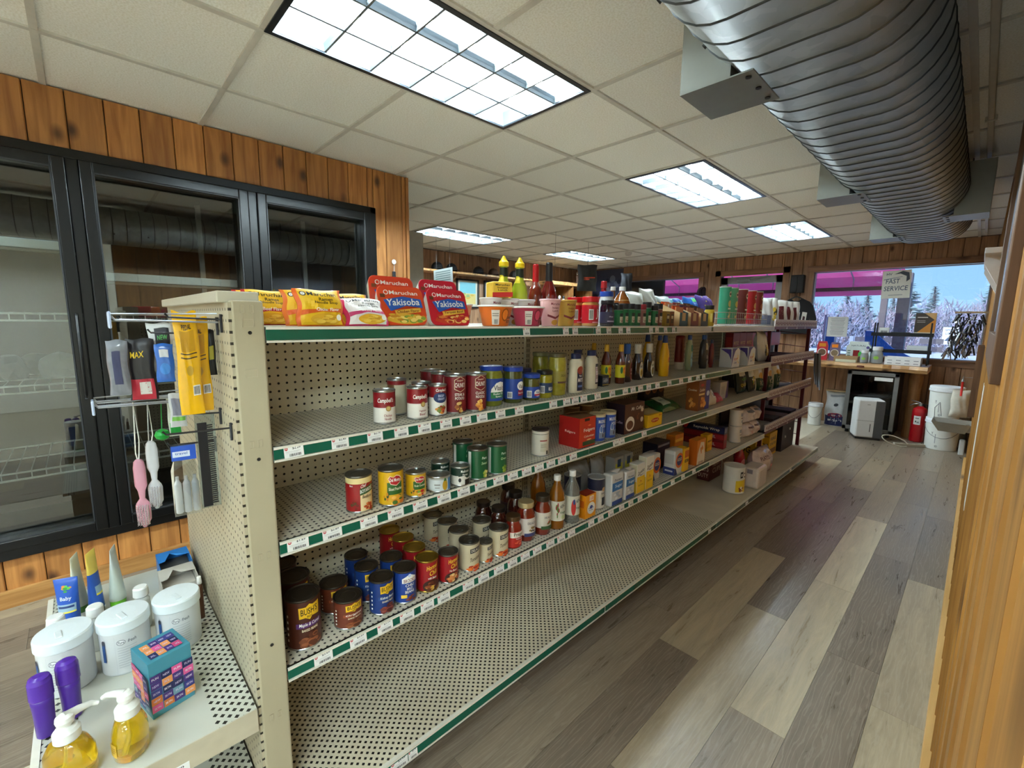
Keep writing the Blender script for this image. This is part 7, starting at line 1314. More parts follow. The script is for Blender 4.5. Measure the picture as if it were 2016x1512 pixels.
def travel():
    t = thing('travel_bottle_pack', 'clear pouch of three travel bottles with a blue header', 'bottle pack', (-1.400, 0.163, 0.90), -0.1)
    cl = pane_mat('clear_pouch', (0.90, 0.92, 0.93), 0.12, 0.15)
    m = MB()
    for sx in (-1, 1): m.add([(sx*0.012, -0.030, 0.002), (sx*0.012, 0.030, 0.002), (sx*0.012, 0.030, 0.12), (sx*0.004, 0.022, 0.15), (sx*0.004, -0.022, 0.15), (sx*0.012, -0.030, 0.12)], [(0, 1, 2, 3, 4, 5) if sx > 0 else (5, 4, 3, 2, 1, 0)], cl)
    obj('pouch', m.add([(-0.012, -0.030, 0.002), (0.012, -0.030, 0.002), (0.012, 0.030, 0.002), (-0.012, 0.030, 0.002)], [(0, 1, 2, 3)], cl), t)
    for k in (-1, 0, 1):
        obj('bottle', MB().lathe([(0.007, 0.006), (0.0085, 0.008), (0.0085, 0.085), (0.004, 0.095), (0.004, 0.105)], M((206, 208, 210), 0.2, noise=0.05), 14, 0, k*0.0185), t)
    hd = MB().box(-0.0045, 0.0045, -0.026, 0.026, 0.148, 0.186, M((34, 80, 180), 0.4)); lay(hd, [('r', -0.1, 0.45, 0.7, 0.4, (206, 214, 230)), ('t', 'travel', -0.1, 0.5, 0.5, 0.18, (60, 90, 170))], lambda s, q, l: (0.0045+l, s*0.052, 0.148+q*0.038), 0, 0)
    obj('header', hd, t)
travel()
def comb():
    t = thing('pocket_comb', 'long black comb in a clear sleeve with a pale edge', 'comb', (-1.298, 0.196, 0.945), 0.0)
    obj('spine', MB().box(-0.002, 0.002, -0.014, 0.006, 0, 0.215, M((22, 24, 30), 0.3), 0.001), t)
    te = MB()
    for i in range(38): te.box(-0.0014, 0.0014, 0.006, 0.018, 0.006+0.0054*i, 0.0088+0.0054*i, M((22, 24, 30), 0.3))
    o = obj('teeth', te, t); o['kind'] = 'stuff'
    obj('sleeve', MB().box(-0.003, -0.0024, -0.018, 0.024, -0.004, 0.235, pane_mat('comb_sleeve', (0.75, 0.85, 0.92), 0.1, 0.1)), t)
comb()

# ================================================================ FAR END : live edge counter and what stands around it
LOG = wood('log_slab', (150, 104, 62), (206, 164, 108), axis='X', rough=0.4, var=0.05)
LOGZ = wood('log_leg', (130, 84, 46), (176, 126, 76), axis='Z', rough=0.45, var=0.05)
def counter():
    t = thing('live_edge_counter', 'rough live edge wood slab counter below the big window', 'counter', (0, 0, 0))
    rnd = random.Random(5); n = 26; x0, x1 = -2.55, -0.385; front = []
    for i in range(n+1):
        x = x0+(x1-x0)*i/n; front.append((x, 7.16+0.02*math.sin(i*0.9)+rnd.uniform(-0.012, 0.012)))
    poly = front+[(x1, 7.77), (x0, 7.77)]
    k = len(poly); top = [(p[0], p[1]+(0.012 if i <= n else 0), 0.925) for i, p in enumerate(poly)]; mid = [(p[0], p[1]-(0.006 if i <= n else 0), 0.885) for i, p in enumerate(poly)]; bot = [(p[0], p[1]+(0.02 if i <= n else 0), 0.845) for i, p in enumerate(poly)]
    m = MB().add(top+mid+bot, [list(range(k)), [2*k+i for i in range(k)][::-1]]+[(a*k+i, a*k+(i+1) % k, (a+1)*k+(i+1) % k, (a+1)*k+i) for a in (0, 1) for i in range(k)], LOG); obj('slab', m, t, fix=True)
    obj('leg', MB().lathe([(0.075, 0), (0.070, 0.1), (0.066, 0.35), (0.062, 0.6), (0.074, 0.74), (0.070, 0.80), (0.050, 0.846)], LOGZ, 18, -0.50, 7.50), t)
    obj('leg', MB().lathe([(0.075, 0), (0.066, 0.35), (0.070, 0.80), (0.050, 0.846)], LOGZ, 18, -2.35, 7.50), t)
    obj('bark_knot', MB().lathe([(0.0001, -0.02), (0.05, -0.01), (0.045, 0.012), (0.0001, 0.018)], M((96, 44, 22), 0.6), 12, cap0=False, cap1=False).xf(Matrix.Translation((-1.02, 7.17, 0.885))), t)
counter()
ZC = 0.925
def wine_cooler():
    t = thing('beverage_cooler', 'empty black beverage cooler with a steel framed glass door', 'cooler', (-0.89, 7.47, 0)); st = M((140, 142, 144), 0.35, 0.8); bk = M((22, 22, 24), 0.4)
    w, d, h = 0.26, 0.25, 0.82
    obj('cabinet', MB().box(-w, -w+0.02, -d+0.03, d, 0.04, h, bk).box(w-0.02, w, -d+0.03, d, 0.04, h, bk).box(-w, w, d-0.02, d, 0.04, h, bk).box(-w, w, -d+0.03, d, h-0.02, h, bk).box(-w, w, -d+0.03, d, 0.04, 0.08, bk), t)
    dr = obj('door', MB().box(-w, -w+0.045, -d-0.005, -d+0.025, 0.05, h, st, 0.003).box(w-0.045, w, -d-0.005, -d+0.025, 0.05, h, st, 0.003).box(-w, w, -d-0.005, -d+0.025, h-0.045, h, st, 0.003).box(-w, w, -d-0.005, -d+0.025, 0.05, 0.10, st, 0.003), t)
    obj('pane', MB().box(-w+0.04, w-0.04, -d+0.006, -d+0.010, 0.095, h-0.04, pane_mat('wine_glass', (0.55, 0.58, 0.60), 0.03)), dr)
    obj('sticker', MB().box(0.02, 0.20, -d-0.007, -d-0.0055, h-0.105, h-0.06, M((226, 226, 222), 0.5)), dr)
    for z in (0.28, 0.50): obj('shelf', MB().box(-w+0.02, w-0.02, -d+0.04, d-0.03, z, z+0.008, M((120, 124, 124), 0.3, 0.6)), t)
    obj('tray', MB().box(-0.10, 0.2, -0.16, 0.14, 0.51, 0.545, M((90, 102, 110), 0.4), 0.006), t)
    for sx in (-1, 1):
        for sy in (-1, 1): obj('foot', MB().lathe([(0.02, 0), (0.02, 0.042)], bk, 10, sx*0.21, sy*0.2), t)
wine_cooler()
def dehumidifier():
    t = thing('dehumidifier', 'white dehumidifier with a dark grey corner stripe', 'dehumidifier', (-0.875, 7.05, 0), 0.36); wm = M((222, 224, 226), 0.4, noise=0.03)
    w, d, h = 0.135, 0.125, 0.50
    obj('housing', MB().box(-w, w, -d, d, 0.025, h, wm, 0.018), t)
    obj('corner_stripe', MB().box(w-0.09, w+0.002, -d-0.003, -d+0.03, 0.028, h-0.012, M((84, 86, 90), 0.4), 0.004), t)
    obj('side_panel', MB().box(w-0.005, w+0.004, -d+0.032, d-0.01, 0.03, h-0.02, M((206, 204, 198), 0.45), 0.002), t)
    obj('bucket_seam', MB().box(-w+0.003, w-0.092, -d-0.0012, -d+0.002, 0.235, 0.239, M((150, 152, 154), 0.5)), t)
    obj('water_gauge', MB().box(0.006, 0.014, -d-0.0016, -d+0.002, 0.10, 0.20, M((70, 74, 78), 0.4)), t); obj('badge', MB().box(-0.04, -0.01, -d-0.0016, -d+0.002, 0.435, 0.445, M((170, 172, 176), 0.4)), t)
    obj('base', MB().box(-w+0.01, w-0.01, -d+0.01, d-0.01, 0, 0.03, M((50, 50, 52), 0.5)), t)
dehumidifier()
def pail(label, x, y, z, r, h, handle=True, print_=True, group='white pails'):
    t = thing('white_pail', label, 'bucket', (x, y, z+0.0004), 0, group); wm = M((222, 222, 216), 0.4, noise=0.04)
    obj('body', MB().lathe([(r*0.90, 0), (r*0.92, 0.005), (r*0.98, h*0.82), (r*1.0, h*0.84)], wm, 32), t)
    obj('lid', MB().lathe([(r*1.03, h*0.84), (r*1.05, h*0.845), (r*1.05, h*0.91), (r*1.01, h*0.92), (r*1.03, h*0.93), (r*1.03, h*0.985), (r*0.98, h), (0.0001, h*0.995)], M((228, 230, 234), 0.35, noise=0.03), 32, cap0=False, cap1=False), t)
    if print_: obj('print', lay(MB(), [('t', 'Y', -0.75-math.pi/2+0.2, 0.52, 0.12, 0.1, (70, 72, 80)), ('r', -1.9, 0.36, 0.03, 0.3, (110, 110, 120)), ('t', 'ED', -1.8, 0.12, 0.16, 0.06, (90, 92, 100))], lambda s, q, l: ((r*(0.92+0.07*q)+l+0.001)*math.cos(s), (r*(0.92+0.07*q)+l+0.001)*math.sin(s), q*h), 0.15, 0), t)
    if handle: obj('handle', MB().tube([(r*1.0*math.cos(a), -r*1.03*abs(math.sin(a))*0.9-0.004, h*0.78-0.14*math.sin(a)) for a in [math.pi*i/10 for i in range(11)]], 0.003, M((150, 150, 150), 0.4, 0.7), 6), t)
pail('lower of two stacked white pails by the right wall', -0.185, 7.10, 0, 0.150, 0.36); pail('upper of two stacked white pails by the right wall', -0.195, 7.10, 0.361, 0.145, 0.37, False)
pail('small white bucket beside the rack and the charcoal bag', -1.510, 7.44, 0, 0.085, 0.31, True, False, None)
tp = thing('white_pail', 'third white pail behind the stacked ones', 'bucket', (-0.115, 7.42, 0), 0, 'white pails'); obj('body', MB().lathe([(0.125, 0), (0.13, 0.005), (0.14, 0.34)], M((206, 200, 186), 0.5), 28), tp); obj('lid', MB().lathe([(0.146, 0.33), (0.147, 0.36), (0.13, 0.365)], M((214, 210, 200), 0.5), 28), tp)
pillow('charcoal_bag', 'white and navy charcoal bag standing under the counter', 'bag', -1.295, 7.60, 0, 0.27, 0.48, 0.15, M((206, 208, 210), 0.35, noise=0.15, coat=0.3), [('r', 0, 0.15, 0.9, 0.28, (26, 34, 80)), ('e', 0, 0.31, 0.66, 0.14, (150, 30, 44)), ('e', 0, 0.31, 0.60, 0.11, (30, 34, 90)), ('t', 'KINGSFORD', 0, 0.31, 0.5, 0.05, cW), ('t', 'BRIQUETS', 0, 0.16, 0.6, 0.06, cW), ('e', 0, 0.62, 0.2, 0.09, (60, 64, 70)), ('r', 0, 0.88, 0.6, 0.06, (150, 156, 166))], rz=-math.pi/2+0.05, seed=91, flatb=True)
carton('flat_board', 'thin tan board lying across the top of the charcoal bag', 'board', -1.29, 7.585, 0.485, 0.10, 0.28, 0.018, M((196, 170, 130), 0.6), rz=-math.pi/2)
def extinguisher():
    t = thing('fire_extinguisher', 'red fire extinguisher standing in front of the log leg', 'fire extinguisher', (-0.41, 7.32, 0)); rd = M((176, 18, 28), 0.3, noise=0.04, coat=0.5)
    obj('cylinder', MB().lathe([(0.06, 0), (0.068, 0.006), (0.07, 0.02), (0.07, 0.37), (0.062, 0.41), (0.03, 0.435), (0.02, 0.44)], rd, 28), t)
    obj('valve', MB().lathe([(0.018, 0.438), (0.02, 0.45), (0.018, 0.475)], M((180, 180, 176), 0.3, 0.8), 12), t)
    obj('handle', MB().tube([(-0.005, 0, 0.47), (-0.06, -0.015, 0.462), (-0.10, -0.02, 0.44)], 0.007, STEEL, 6), t); obj('lever', MB().tube([(0, 0, 0.478), (-0.05, -0.01, 0.495), (-0.09, -0.02, 0.505)], 0.007, STEEL, 6), t)
    obj('hose', MB().tube([(0.018, 0, 0.46), (0.06, -0.01, 0.46), (0.085, -0.005, 0.38), (0.086, 0.0, 0.22), (0.082, 0.0, 0.12)], 0.010, BLACK, 8), t)
    obj('label', lay(MB(), [('r', -1.75, 0.66, 0.95, 0.26, (226, 226, 222)), ('r', -1.75, 0.72, 0.5, 0.03, (120, 120, 120)), ('e', -1.9, 0.62, 0.2, 0.06, (60, 90, 70)), ('r', -1.6, 0.60, 0.3, 0.05, (150, 150, 150))], lambda s, q, l: ((0.0702+l)*math.cos(s), (0.0702+l)*math.sin(s), q*0.41), 0.15, 0), t)
extinguisher()
ps = thing('power_strip', 'beige power strip lying on the floor by the pails', 'power strip', (-0.46, 6.93, 0.0004), 0.55); obj('body', MB().box(-0.13, 0.17, -0.022, 0.022, 0, 0.034, M((176, 166, 148), 0.5), 0.004), ps)
for k in range(4): obj('outlet', MB().box(-0.10+0.06*k, -0.07+0.06*k, -0.010, 0.010, 0.034, 0.0348, M((120, 112, 100), 0.5)), ps)
obj('cord', MB().tube([(-0.14+0.13*math.cos(a)*1.0, -0.03+0.05*math.sin(a), 0.006+0.055*(1+math.sin(a*1.0-0.6))) for a in [0.25*i for i in range(24)]], 0.0055, M((206, 200, 184), 0.5), 7), ps)
# ---- things on the counter
def windowbox(label, x, y, w, h, col, inn, rz=0.0, topc=None):
    t = thing('treat_bag', label, 'bag', (x, y, ZC+0.0004), rz, 'window front treat bags')
    m = M(col, 0.4, noise=0.08)
    obj('body', MB().prism([(-w/2, 0), (w/2, 0), (w/2, h*0.78), (w*0.36, h), (-w*0.36, h), (-w/2, h*0.78)], 'Y', -0.035, 0.035, m), t, fix=True)
    ring = lambda r: [(r*math.cos(2*math.pi*i/20), -0.0358, h*0.42+r*1.05*math.sin(2*math.pi*i/20)) for i in range(20)]
    a, b = ring(w*0.42), ring(w*0.34)
    obj('window', MB().add(b, [list(range(20))], M(inn, 0.5, noise=0.4, scale=60)), t); obj('window_ring', MB().add(a+b, [(i, (i+1) % 20, 20+(i+1) % 20, 20+i) for i in range(20)], M((226, 214, 206), 0.4)), t)
    if topc: obj('header', MB().box(-w*0.3, w*0.3, -0.037, -0.035, h*0.72, h*0.9, M(topc, 0.4)), t)
windowbox('red treat bag with a round window at the left of the counter', -1.500, 7.42, 0.125, 0.255, (196, 50, 62), (110, 84, 66), 0.12, (226, 150, 40)); windowbox('purple treat bag with a round window and orange top', -1.355, 7.42, 0.115, 0.245, (110, 96, 130), (130, 110, 84), 0.08, (230, 130, 30))
def house():
    t = thing('house_display', 'white house shaped display box with a red and green product', 'display box', (-1.105, 7.50, ZC+0.0004)); m = M((214, 222, 220), 0.4)
    obj('body', MB().prism([(-0.13, 0), (0.13, 0), (0.13, 0.20), (0.10, 0.235), (0.10, 0.265), (-0.10, 0.265), (-0.10, 0.235), (-0.13, 0.20)], 'Y', -0.05, 0.05, m), t, fix=True)
    obj('label', lay(MB(), [('r', 0.0, 0.36, 0.46, 0.44, (206, 214, 210)), ('r', -0.08, 0.38, 0.26, 0.38, (150, 30, 40)), ('e', 0.1, 0.36, 0.2, 0.3, (60, 170, 70)), ('t', 'NATURAL', 0, 0.80, 0.6, 0.08, (90, 96, 110)), ('e', 0.38, 0.72, 0.14, 0.14, (80, 70, 130))] + [('r', s, q, 0.12, 0.05, (110, 140, 130)) for s in (-0.38, 0.36) for q in (0.3, 0.42, 0.54)], lambda s, q, l: (s*0.26, -0.05-l, q*0.265), 0, 0), t)
house()
def tray(label, x, y, w, d, h, col, fill=None, z=ZC, name='kraft_tray', slots=False, group=None):
    t = thing(name, label, 'tray', (x, y, z+0.0004), 0, group); m = M(col, 0.6)
    obj('tray', MB().box(-w/2, w/2, -d/2, -d/2+0.003, 0, h, m).box(-w/2, w/2, d/2-0.003, d/2, 0, h, m).box(-w/2, -w/2+0.003, -d/2, d/2, 0, h, m).box(w/2-0.003, w/2, -d/2, d/2, 0, h, m).box(-w/2, w/2, -d/2, d/2, 0, 0.003, m), t)
    if fill: obj('contents', MB().box(-w/2+0.006, w/2-0.006, -d/2+0.006, d/2-0.006, 0.003, h*0.8, M(fill, 0.5, noise=0.4, scale=40)), t)
    if slots:
        for r_ in range(2):
            for k in range(4): obj('slot', MB().box(-w/2+0.03+k*w*0.24, -w/2+0.03+k*w*0.24+0.045, -d/2-0.0008, -d/2+0.001, 0.02+0.035*r_, 0.030+0.035*r_, M((150, 150, 156), 0.5)), t)
    return t
tray('kraft cardboard tray in front of the house display', -1.20, 7.33, 0.26, 0.16, 0.075, (170, 136, 96), (120, 130, 60)); tray('white plastic basket on the counter beside the jars', -0.63, 7.33, 0.34, 0.22, 0.10, (226, 226, 226), (190, 190, 196), name='plastic_basket', slots=True)
tray('flat green and white packet box at the counter edge', -1.19, 7.215, 0.22, 0.028, 0.035, (206, 206, 180), (120, 160, 60), name='packet_box')
def cjar(label, x, y, r, h):
    t = thing('candy_jar', label, 'jar', (x, y, ZC+0.0004), 0, 'candy jars'); g = M((170, 176, 180), 0.06, noise=0.1, coat=1.0, trans=0.4)
    obj('body', MB().lathe([(r*0.8, 0), (r, 0.01), (r, h*0.55), (r*0.8, h*0.72), (r*0.72, h*0.78)], g, 24), t); obj('lid', MB().lathe([(r*0.80, h*0.77), (r*0.84, h*0.78), (r*0.84, h*0.96), (r*0.78, h)], M((206, 206, 210), 0.35), 24), t); obj('label', lay(MB(), [('e', -1.6, 0.35, 0.9, 0.2, (130, 180, 70))], lambda s, q, l: ((r+l)*math.cos(s), (r+l)*math.sin(s), q*h), 0.15, 0), t)
cjar('clear candy jar with a pale lid on the counter', -0.885, 7.30, 0.062, 0.215); cjar('second clear candy jar behind the first', -1.005, 7.250, 0.045, 0.17)
def rack2():
    t = thing('tabletop_rack', 'black two tier wire rack on the counter', 'rack', (-0.69, 7.55, ZC)); bk = M((30, 30, 34), 0.4, 0.3)
    for sx in (-1, 1):
        for sy in (-1, 1): obj('post', MB().box(sx*0.27-0.008, sx*0.27+0.008, sy*0.10-0.008, sy*0.10+0.008, 0, 0.52, bk), t)
    for z in (0.15, 0.36):
        obj('shelf', MB().box(-0.28, 0.28, -0.11, 0.11, z, z+0.012, bk), t); obj('front_lip', MB().box(-0.30, 0.30, -0.114, -0.108, z-0.01, z+0.035, bk), t)
rack2()
ZR1, ZR2 = ZC+0.162, ZC+0.372
carton('poster_box', 'black and orange display card standing on the rack', 'display card', -0.49, 7.55, ZR2, 0.06, 0.19, 0.27, M((60, 50, 46), 0.4), [('p', [(-0.5, 0), (0.5, 0), (0.5, 0.75)], (200, 130, 50)), ('p', [(-0.1, 1), (0.5, 1), (0.5, 0.65)], (190, 150, 100)), ('r', -0.15, 0.8, 0.5, 0.04, (206, 200, 196)), ('r', -0.2, 0.65, 0.4, 0.02, (170, 166, 160)), ('r', -0.2, 0.58, 0.4, 0.02, (170, 166, 160)), ('r', 0, 0.06, 1, 0.12, (206, 196, 180))], rz=-math.pi/2)
carton('small_card', 'small white card with bars at the left of the upper rack tier', 'card', -0.87, 7.50, ZR2, 0.03, 0.10, 0.085, M((214, 214, 210), 0.5), [('bars', 0, 0.35, 0.7, 0.4, cK)], rz=-math.pi/2); carton('white_box', 'small stack of white boxes on the lower rack tier', 'box', -0.53, 7.53, ZR1, 0.14, 0.19, 0.075, M((206, 210, 214), 0.5), [('r', 0, 0.5, 1, 0.03, (150, 156, 160)), ('r', 0, 0.25, 0.7, 0.06, (150, 150, 160))], rz=-math.pi/2)
carton('dark_box', 'low dark box on the upper rack tier', 'box', -0.71, 7.54, ZR2, 0.14, 0.18, 0.03, M((50, 50, 56), 0.5), rz=-math.pi/2)
# ---- signs in the window and clothes on the wall
def sign(name, label, cat, x, z, w, h, base, dec, y=BACK-0.03, rz=0.0):
    t = thing(name, label, cat, (x, y, z), 0, rot=(0, rz, 0)); obj('sheet', MB().box(-w/2, w/2, -0.003, 0.003, -h/2, h/2, M(base, 0.5, noise=0.05)), t)
    obj('print', lay(MB(), dec, lambda s, q, l: (s*w, -0.003-l, (q-0.5)*h), 0, 0), t); return t
sign('fast_service_sign', 'white FAST SERVICE sign with a dark swoosh hung in the window', 'sign', -0.845, 1.945, 0.29, 0.36, (206, 202, 192), [('p', [(-0.1, 0.86), (0.2, 0.97), (0.42, 0.9), (0.46, 0.66), (0.34, 0.58), (0.34, 0.78), (0.12, 0.88)], (50, 54, 66)), ('t', 'HV', -0.26, 0.88, 0.2, 0.09, (60, 64, 76)), ('t', 'FAST', -0.12, 0.62, 0.5, 0.17, (70, 80, 100), 0.1), ('t', 'SERVICE', 0.0, 0.36, 0.84, 0.17, (70, 80, 100), 0.1), ('r', 0, 0.12, 0.5, 0.03, (150, 150, 150)), ('p', [(-0.45, 0.70), (0.2, 0.78), (0.2, 0.76), (-0.45, 0.67)], (120, 126, 140))], rz=-0.03)
sign('paper_notice', 'white printed notice taped to the window', 'notice', -1.43, 1.38, 0.24, 0.28, (222, 224, 224), [('r', 0, 0.9-0.07*i, 0.7-0.05*(i % 3), 0.02, (130, 134, 140)) for i in range(12)])
def tshirt():
    t = thing('black_tshirt', 'black T-shirt with white figures on a hanger', 'T-shirt', (-1.96, 7.74, 1.36))
    bk = M((24, 24, 28), 0.8, noise=0.2, scale=12)
    out = [(-0.20, -0.10), (0.20, -0.10), (0.21, 0.16), (0.27, 0.06), (0.33, 0.12), (0.26, 0.32), (0.20, 0.38), (0.08, 0.42), (0.04, 0.39), (-0.04, 0.39), (-0.08, 0.42), (-0.20, 0.38), (-0.26, 0.32), (-0.33, 0.12), (-0.27, 0.06), (-0.21, 0.16)]
    out = [(x*0.85, z) for x, z in out]
    obj('shirt', MB().prism(out, 'Y', -0.02, 0.02, bk), t, fix=True)
    p = MB(); lay(p, [('p', [(a+dx, b+0.02) for a, b in ((-0.05, 0.0), (0.015, 0.0), (0.03, 0.2), (-0.03, 0.21))], (214, 214, 208)) for dx in (-0.05, 0.04, 0.13)] + [('p', [(a+dx, b+0.03) for a, b in ((-0.03, 0.0), (0.0, 0.0), (0.01, 0.13), (-0.02, 0.14))], (60, 26, 34)) for dx in (-0.05, 0.04, 0.13)], lambda s, q, l: (s, -0.02-l, q), 0, 0); obj('print', p, t)
    obj('hanger', MB().tube([(-0.17, 0, 0.37), (-0.02, 0, 0.45), (0.02, 0, 0.45), (0.17, 0, 0.37)], 0.010, M((30, 32, 34), 0.4), 6).tube([(0, 0, 0.45), (0, 0, 0.50), (0.015, 0, 0.52), (0.0, 0, 0.535)], 0.004, M((60, 60, 60), 0.4, 0.6), 6), t)
tshirt()
sp = thing('wall_speaker', 'small black loudspeaker on the wall beside the window', 'speaker', (-1.97, 7.76, 2.0)); obj('cabinet', MB().box(-0.085, 0.085, -0.05, 0.05, -0.13, 0.13, BLACK, 0.008), sp); obj('grille', MB().box(-0.07, 0.07, -0.054, -0.05, -0.11, 0.11, M((44, 44, 46), 0.8)), sp); obj('cord', MB().tube([(0.0, -0.055, 0.10), (0.015, -0.058, -0.02), (0.0, -0.052, -0.16)], 0.004, BLACK, 5), sp)
def cap(label, loc, col, front=None, rz=0.0, rot=None, group=None):
    t = thing('baseball_cap', label, 'cap', loc, rz, group, rot); m = M(col, 0.8, noise=0.15, scale=20)
    prof = [(0.088, 0), (0.088, 0.03), (0.080, 0.065), (0.060, 0.095), (0.03, 0.112), (0.0001, 0.116)]
    obj('crown', MB().lathe(prof, m, 20, cap1=False), t)
    v = []; n = 10
    for rr in (0.082, 0.155):
        for i in range(n+1): a = math.radians(-62+124*i/n); v.append((rr*math.cos(a) if rr < 0.1 else 0.06+0.11*math.cos(a*0.9), rr*math.sin(a) if rr < 0.1 else 0.085*math.sin(a)*1.1, 0.012-0.018*(rr > 0.1)+0.012*math.cos(a)))
    obj('brim', MB().add(v, [(i, i+1, n+2+i, n+1+i) for i in range(n)], m).add([(x, y, z-0.004) for x, y, z in v], [(n+1+i, n+2+i, i+1, i) for i in range(n)], m), t)
    obj('button', MB().lathe([(0.008, 0.114), (0.006, 0.120), (0.0001, 0.121)], m, 8, cap1=False), t)
    if front: obj('logo', lay(MB(), front, lambda s, q, l: ((0.087-0.02*q+l)*math.cos(s), (0.087-0.02*q+l)*math.sin(s), 0.02+q*0.06), 0.15, 0.3), t)
cap('dark cap with a white front hanging on the wall by the door', (-3.36, 7.76, 1.93), (40, 30, 44), [('r', 0, 0.5, 0.9, 0.9, (222, 222, 222))], rot=(math.radians(90), 0, math.radians(-90)))
# ---- far left wall: hat shelf, frames, cabinet, poster, TV, hanging bags
hs = thing('hat_shelf', 'long pine wall shelf carrying caps', 'shelf', (-5.86, 5.0, 2.12)); obj('board', MB().box(-0.14, 0.14, -1.9, 1.02, 0, 0.03, LOG, 0.003), hs)
for yy in (-1.6, -0.66, 0.85): obj('bracket', MB().prism([(-0.14, 0), (0.06, 0), (-0.14, -0.16)], 'Y', yy, yy+0.025, LOGZ), hs)
TT = [('t', 'TMB', 0, 0.5, 0.8, 0.5, (222, 222, 222))]
for lab, y, c, f in (('black cap with white letters on the hat shelf, nearest the partition', 3.99, (22, 22, 24), TT), ('second black cap on the hat shelf', 4.26, (26, 26, 28), None), ('white fronted black cap on the hat shelf', 4.80, (30, 30, 34), [('r', 0, 0.5, 1.1, 0.9, (214, 214, 212))]), ('brown cap on the hat shelf', 5.13, (84, 60, 44), None), ('grey cap further along the hat shelf', 5.62, (80, 80, 84), None)):
    cap(lab, (-5.83, y, 2.1612), c, f, rz=-0.2, group='caps on the hat shelf')
def frame(label, y, z, w, h, dec, base):
    t = thing('picture_frame', label, 'picture frame', (-5.985, y, z)); fm_ = M((24, 22, 22), 0.4)
    for a in ((-w/2, -w/2+0.025, -h/2, h/2), (w/2-0.025, w/2, -h/2, h/2), (-w/2, w/2, -h/2, -h/2+0.025), (-w/2, w/2, h/2-0.025, h/2)): obj('moulding', MB().box(-0.012, 0.014, a[0], a[1], a[2], a[3], fm_), t)
    p = MB().box(-0.012, 0.002, -w/2+0.02, w/2-0.02, -h/2+0.02, h/2-0.02, M(base, 0.5)); lay(p, dec, lambda s, q, l: (0.002+l, s*w, (q-0.5)*h), 0, 0); obj('print', p, t)
frame('black framed map print in pale blue and sand', 4.70, 1.84, 0.46, 0.47, [('r', 0, 0.70, 0.72, 0.38, (120, 190, 206)), ('r', 0, 0.32, 0.72, 0.36, (206, 190, 120)), ('blob', 0, 0.45, 0.6, 0.3, [(206, 170, 80), (150, 180, 120)], 7)], (206, 206, 190)); frame('small black framed certificate', 5.22, 1.90, 0.33, 0.36, [('r', 0, 0.75-0.1*i, 0.5, 0.02, (120, 124, 140)) for i in range(5)]+[('e', 0, 0.5, 0.12, 0.12, (60, 80, 150))], (196, 206, 222))
sign('hung_notice', 'pale notice board hanging from the ceiling near the partition', 'notice', -4.98, 1.97, 0.42, 0.20, (206, 216, 214), [('r', 0, 0.82-0.14*i, 0.8, 0.07, (130, 150, 150)) for i in range(5)], y=3.5, rz=-0.04)
for sx in (-0.15, 0.15): tag(obj('hanging_wire', MB().tube([(-4.98+sx, 3.5, 2.065), (-4.98+sx, 3.5, CEIL-0.003)], 0.0015, BLACK, 4), None), 'thin wire above the hanging notice, %s one' % ('left' if sx < 0 else 'right'), 'wire', 'hanging wires')
def cabinet():
    t = thing('display_cabinet', 'open pine display cabinet with small figures inside', 'cabinet', (-5.62, 6.75, 0)); m = LOG
    for y in (-0.62, 0.0, 0.60): obj('upright', MB().box(-0.2, 0.2, y, y+0.04, 0, 2.06, LOGZ), t)
    obj('top', MB().box(-0.22, 0.23, -0.66, 0.70, 2.06, 2.12, m, 0.004), t)
    for z in (0.1, 0.9, 1.60): obj('shelf', MB().box(-0.2, 0.2, -0.6, 0.62, z, z+0.03, m), t)
    obj('back', MB().box(-0.22, -0.2, -0.62, 0.64, 0.0, 2.06, M((60, 40, 28), 0.7)), t)
cabinet()
for k, (y, c) in enumerate(((6.35, (220, 220, 220)), (6.50, (30, 30, 32)), (6.62, (214, 214, 210)), (6.95, (150, 170, 200)), (7.1, (206, 206, 206)))):
    bottle('figurine', ['white figurine in the cabinet, nearest', 'black figurine in the cabinet', 'white and black figurine in the cabinet', 'pale blue figurine in the cabinet', 'white figurine in the cabinet, furthest'][k], 'figurine', -5.52, y, 1.63, [(0.03, 0), (0.035, 0.01), (0.025, 0.10), (0.032, 0.14), (0.015, 0.19), (0.012, 0.20)], M(c, 0.4), (), [(0.02, 0.195), (0.026, 0.215), (0.02, 0.24), (0.005, 0.25)], M((30, 30, 30) if k % 2 == 0 else (220, 220, 220), 0.4), group='figurines in the cabinet')
bottle('statuette', 'small brown statuette on top of the cabinet', 'figurine', -5.55, 7.05, 2.12, [(0.03, 0), (0.03, 0.01), (0.02, 0.08), (0.028, 0.14), (0.012, 0.18)], M((90, 60, 44), 0.4), (), [(0.012, 0.178), (0.02, 0.20), (0.014, 0.225), (0.003, 0.23)], M((200, 190, 180), 0.4))
sign('wall_poster', 'large dark blue poster in the far corner', 'poster', -5.38, 2.02, 0.74, 0.86, (70, 76, 104), [('blob', 0.2, 0.65, 0.6, 0.5, [(120, 130, 160), (50, 54, 80), (150, 156, 180), (90, 96, 130)], 22), ('blob', -0.2, 0.35, 0.5, 0.4, [(60, 64, 90), (110, 116, 150)], 10)], y=BACK-0.012)
tv = thing('wall_television', 'black flat television mounted beside the left window', 'television', (-4.45, 7.68, 1.90)); obj('casing', MB().box(-0.40, 0.40, -0.03, 0.03, -0.26, 0.26, BLACK, 0.006), tv); obj('screen', MB().box(-0.385, 0.385, -0.034, -0.03, -0.245, 0.245, M((14, 16, 22), 0.15)), tv); obj('mount', MB().box(-0.06, 0.06, 0.03, 0.145, -0.06, 0.06, BLACK), tv)
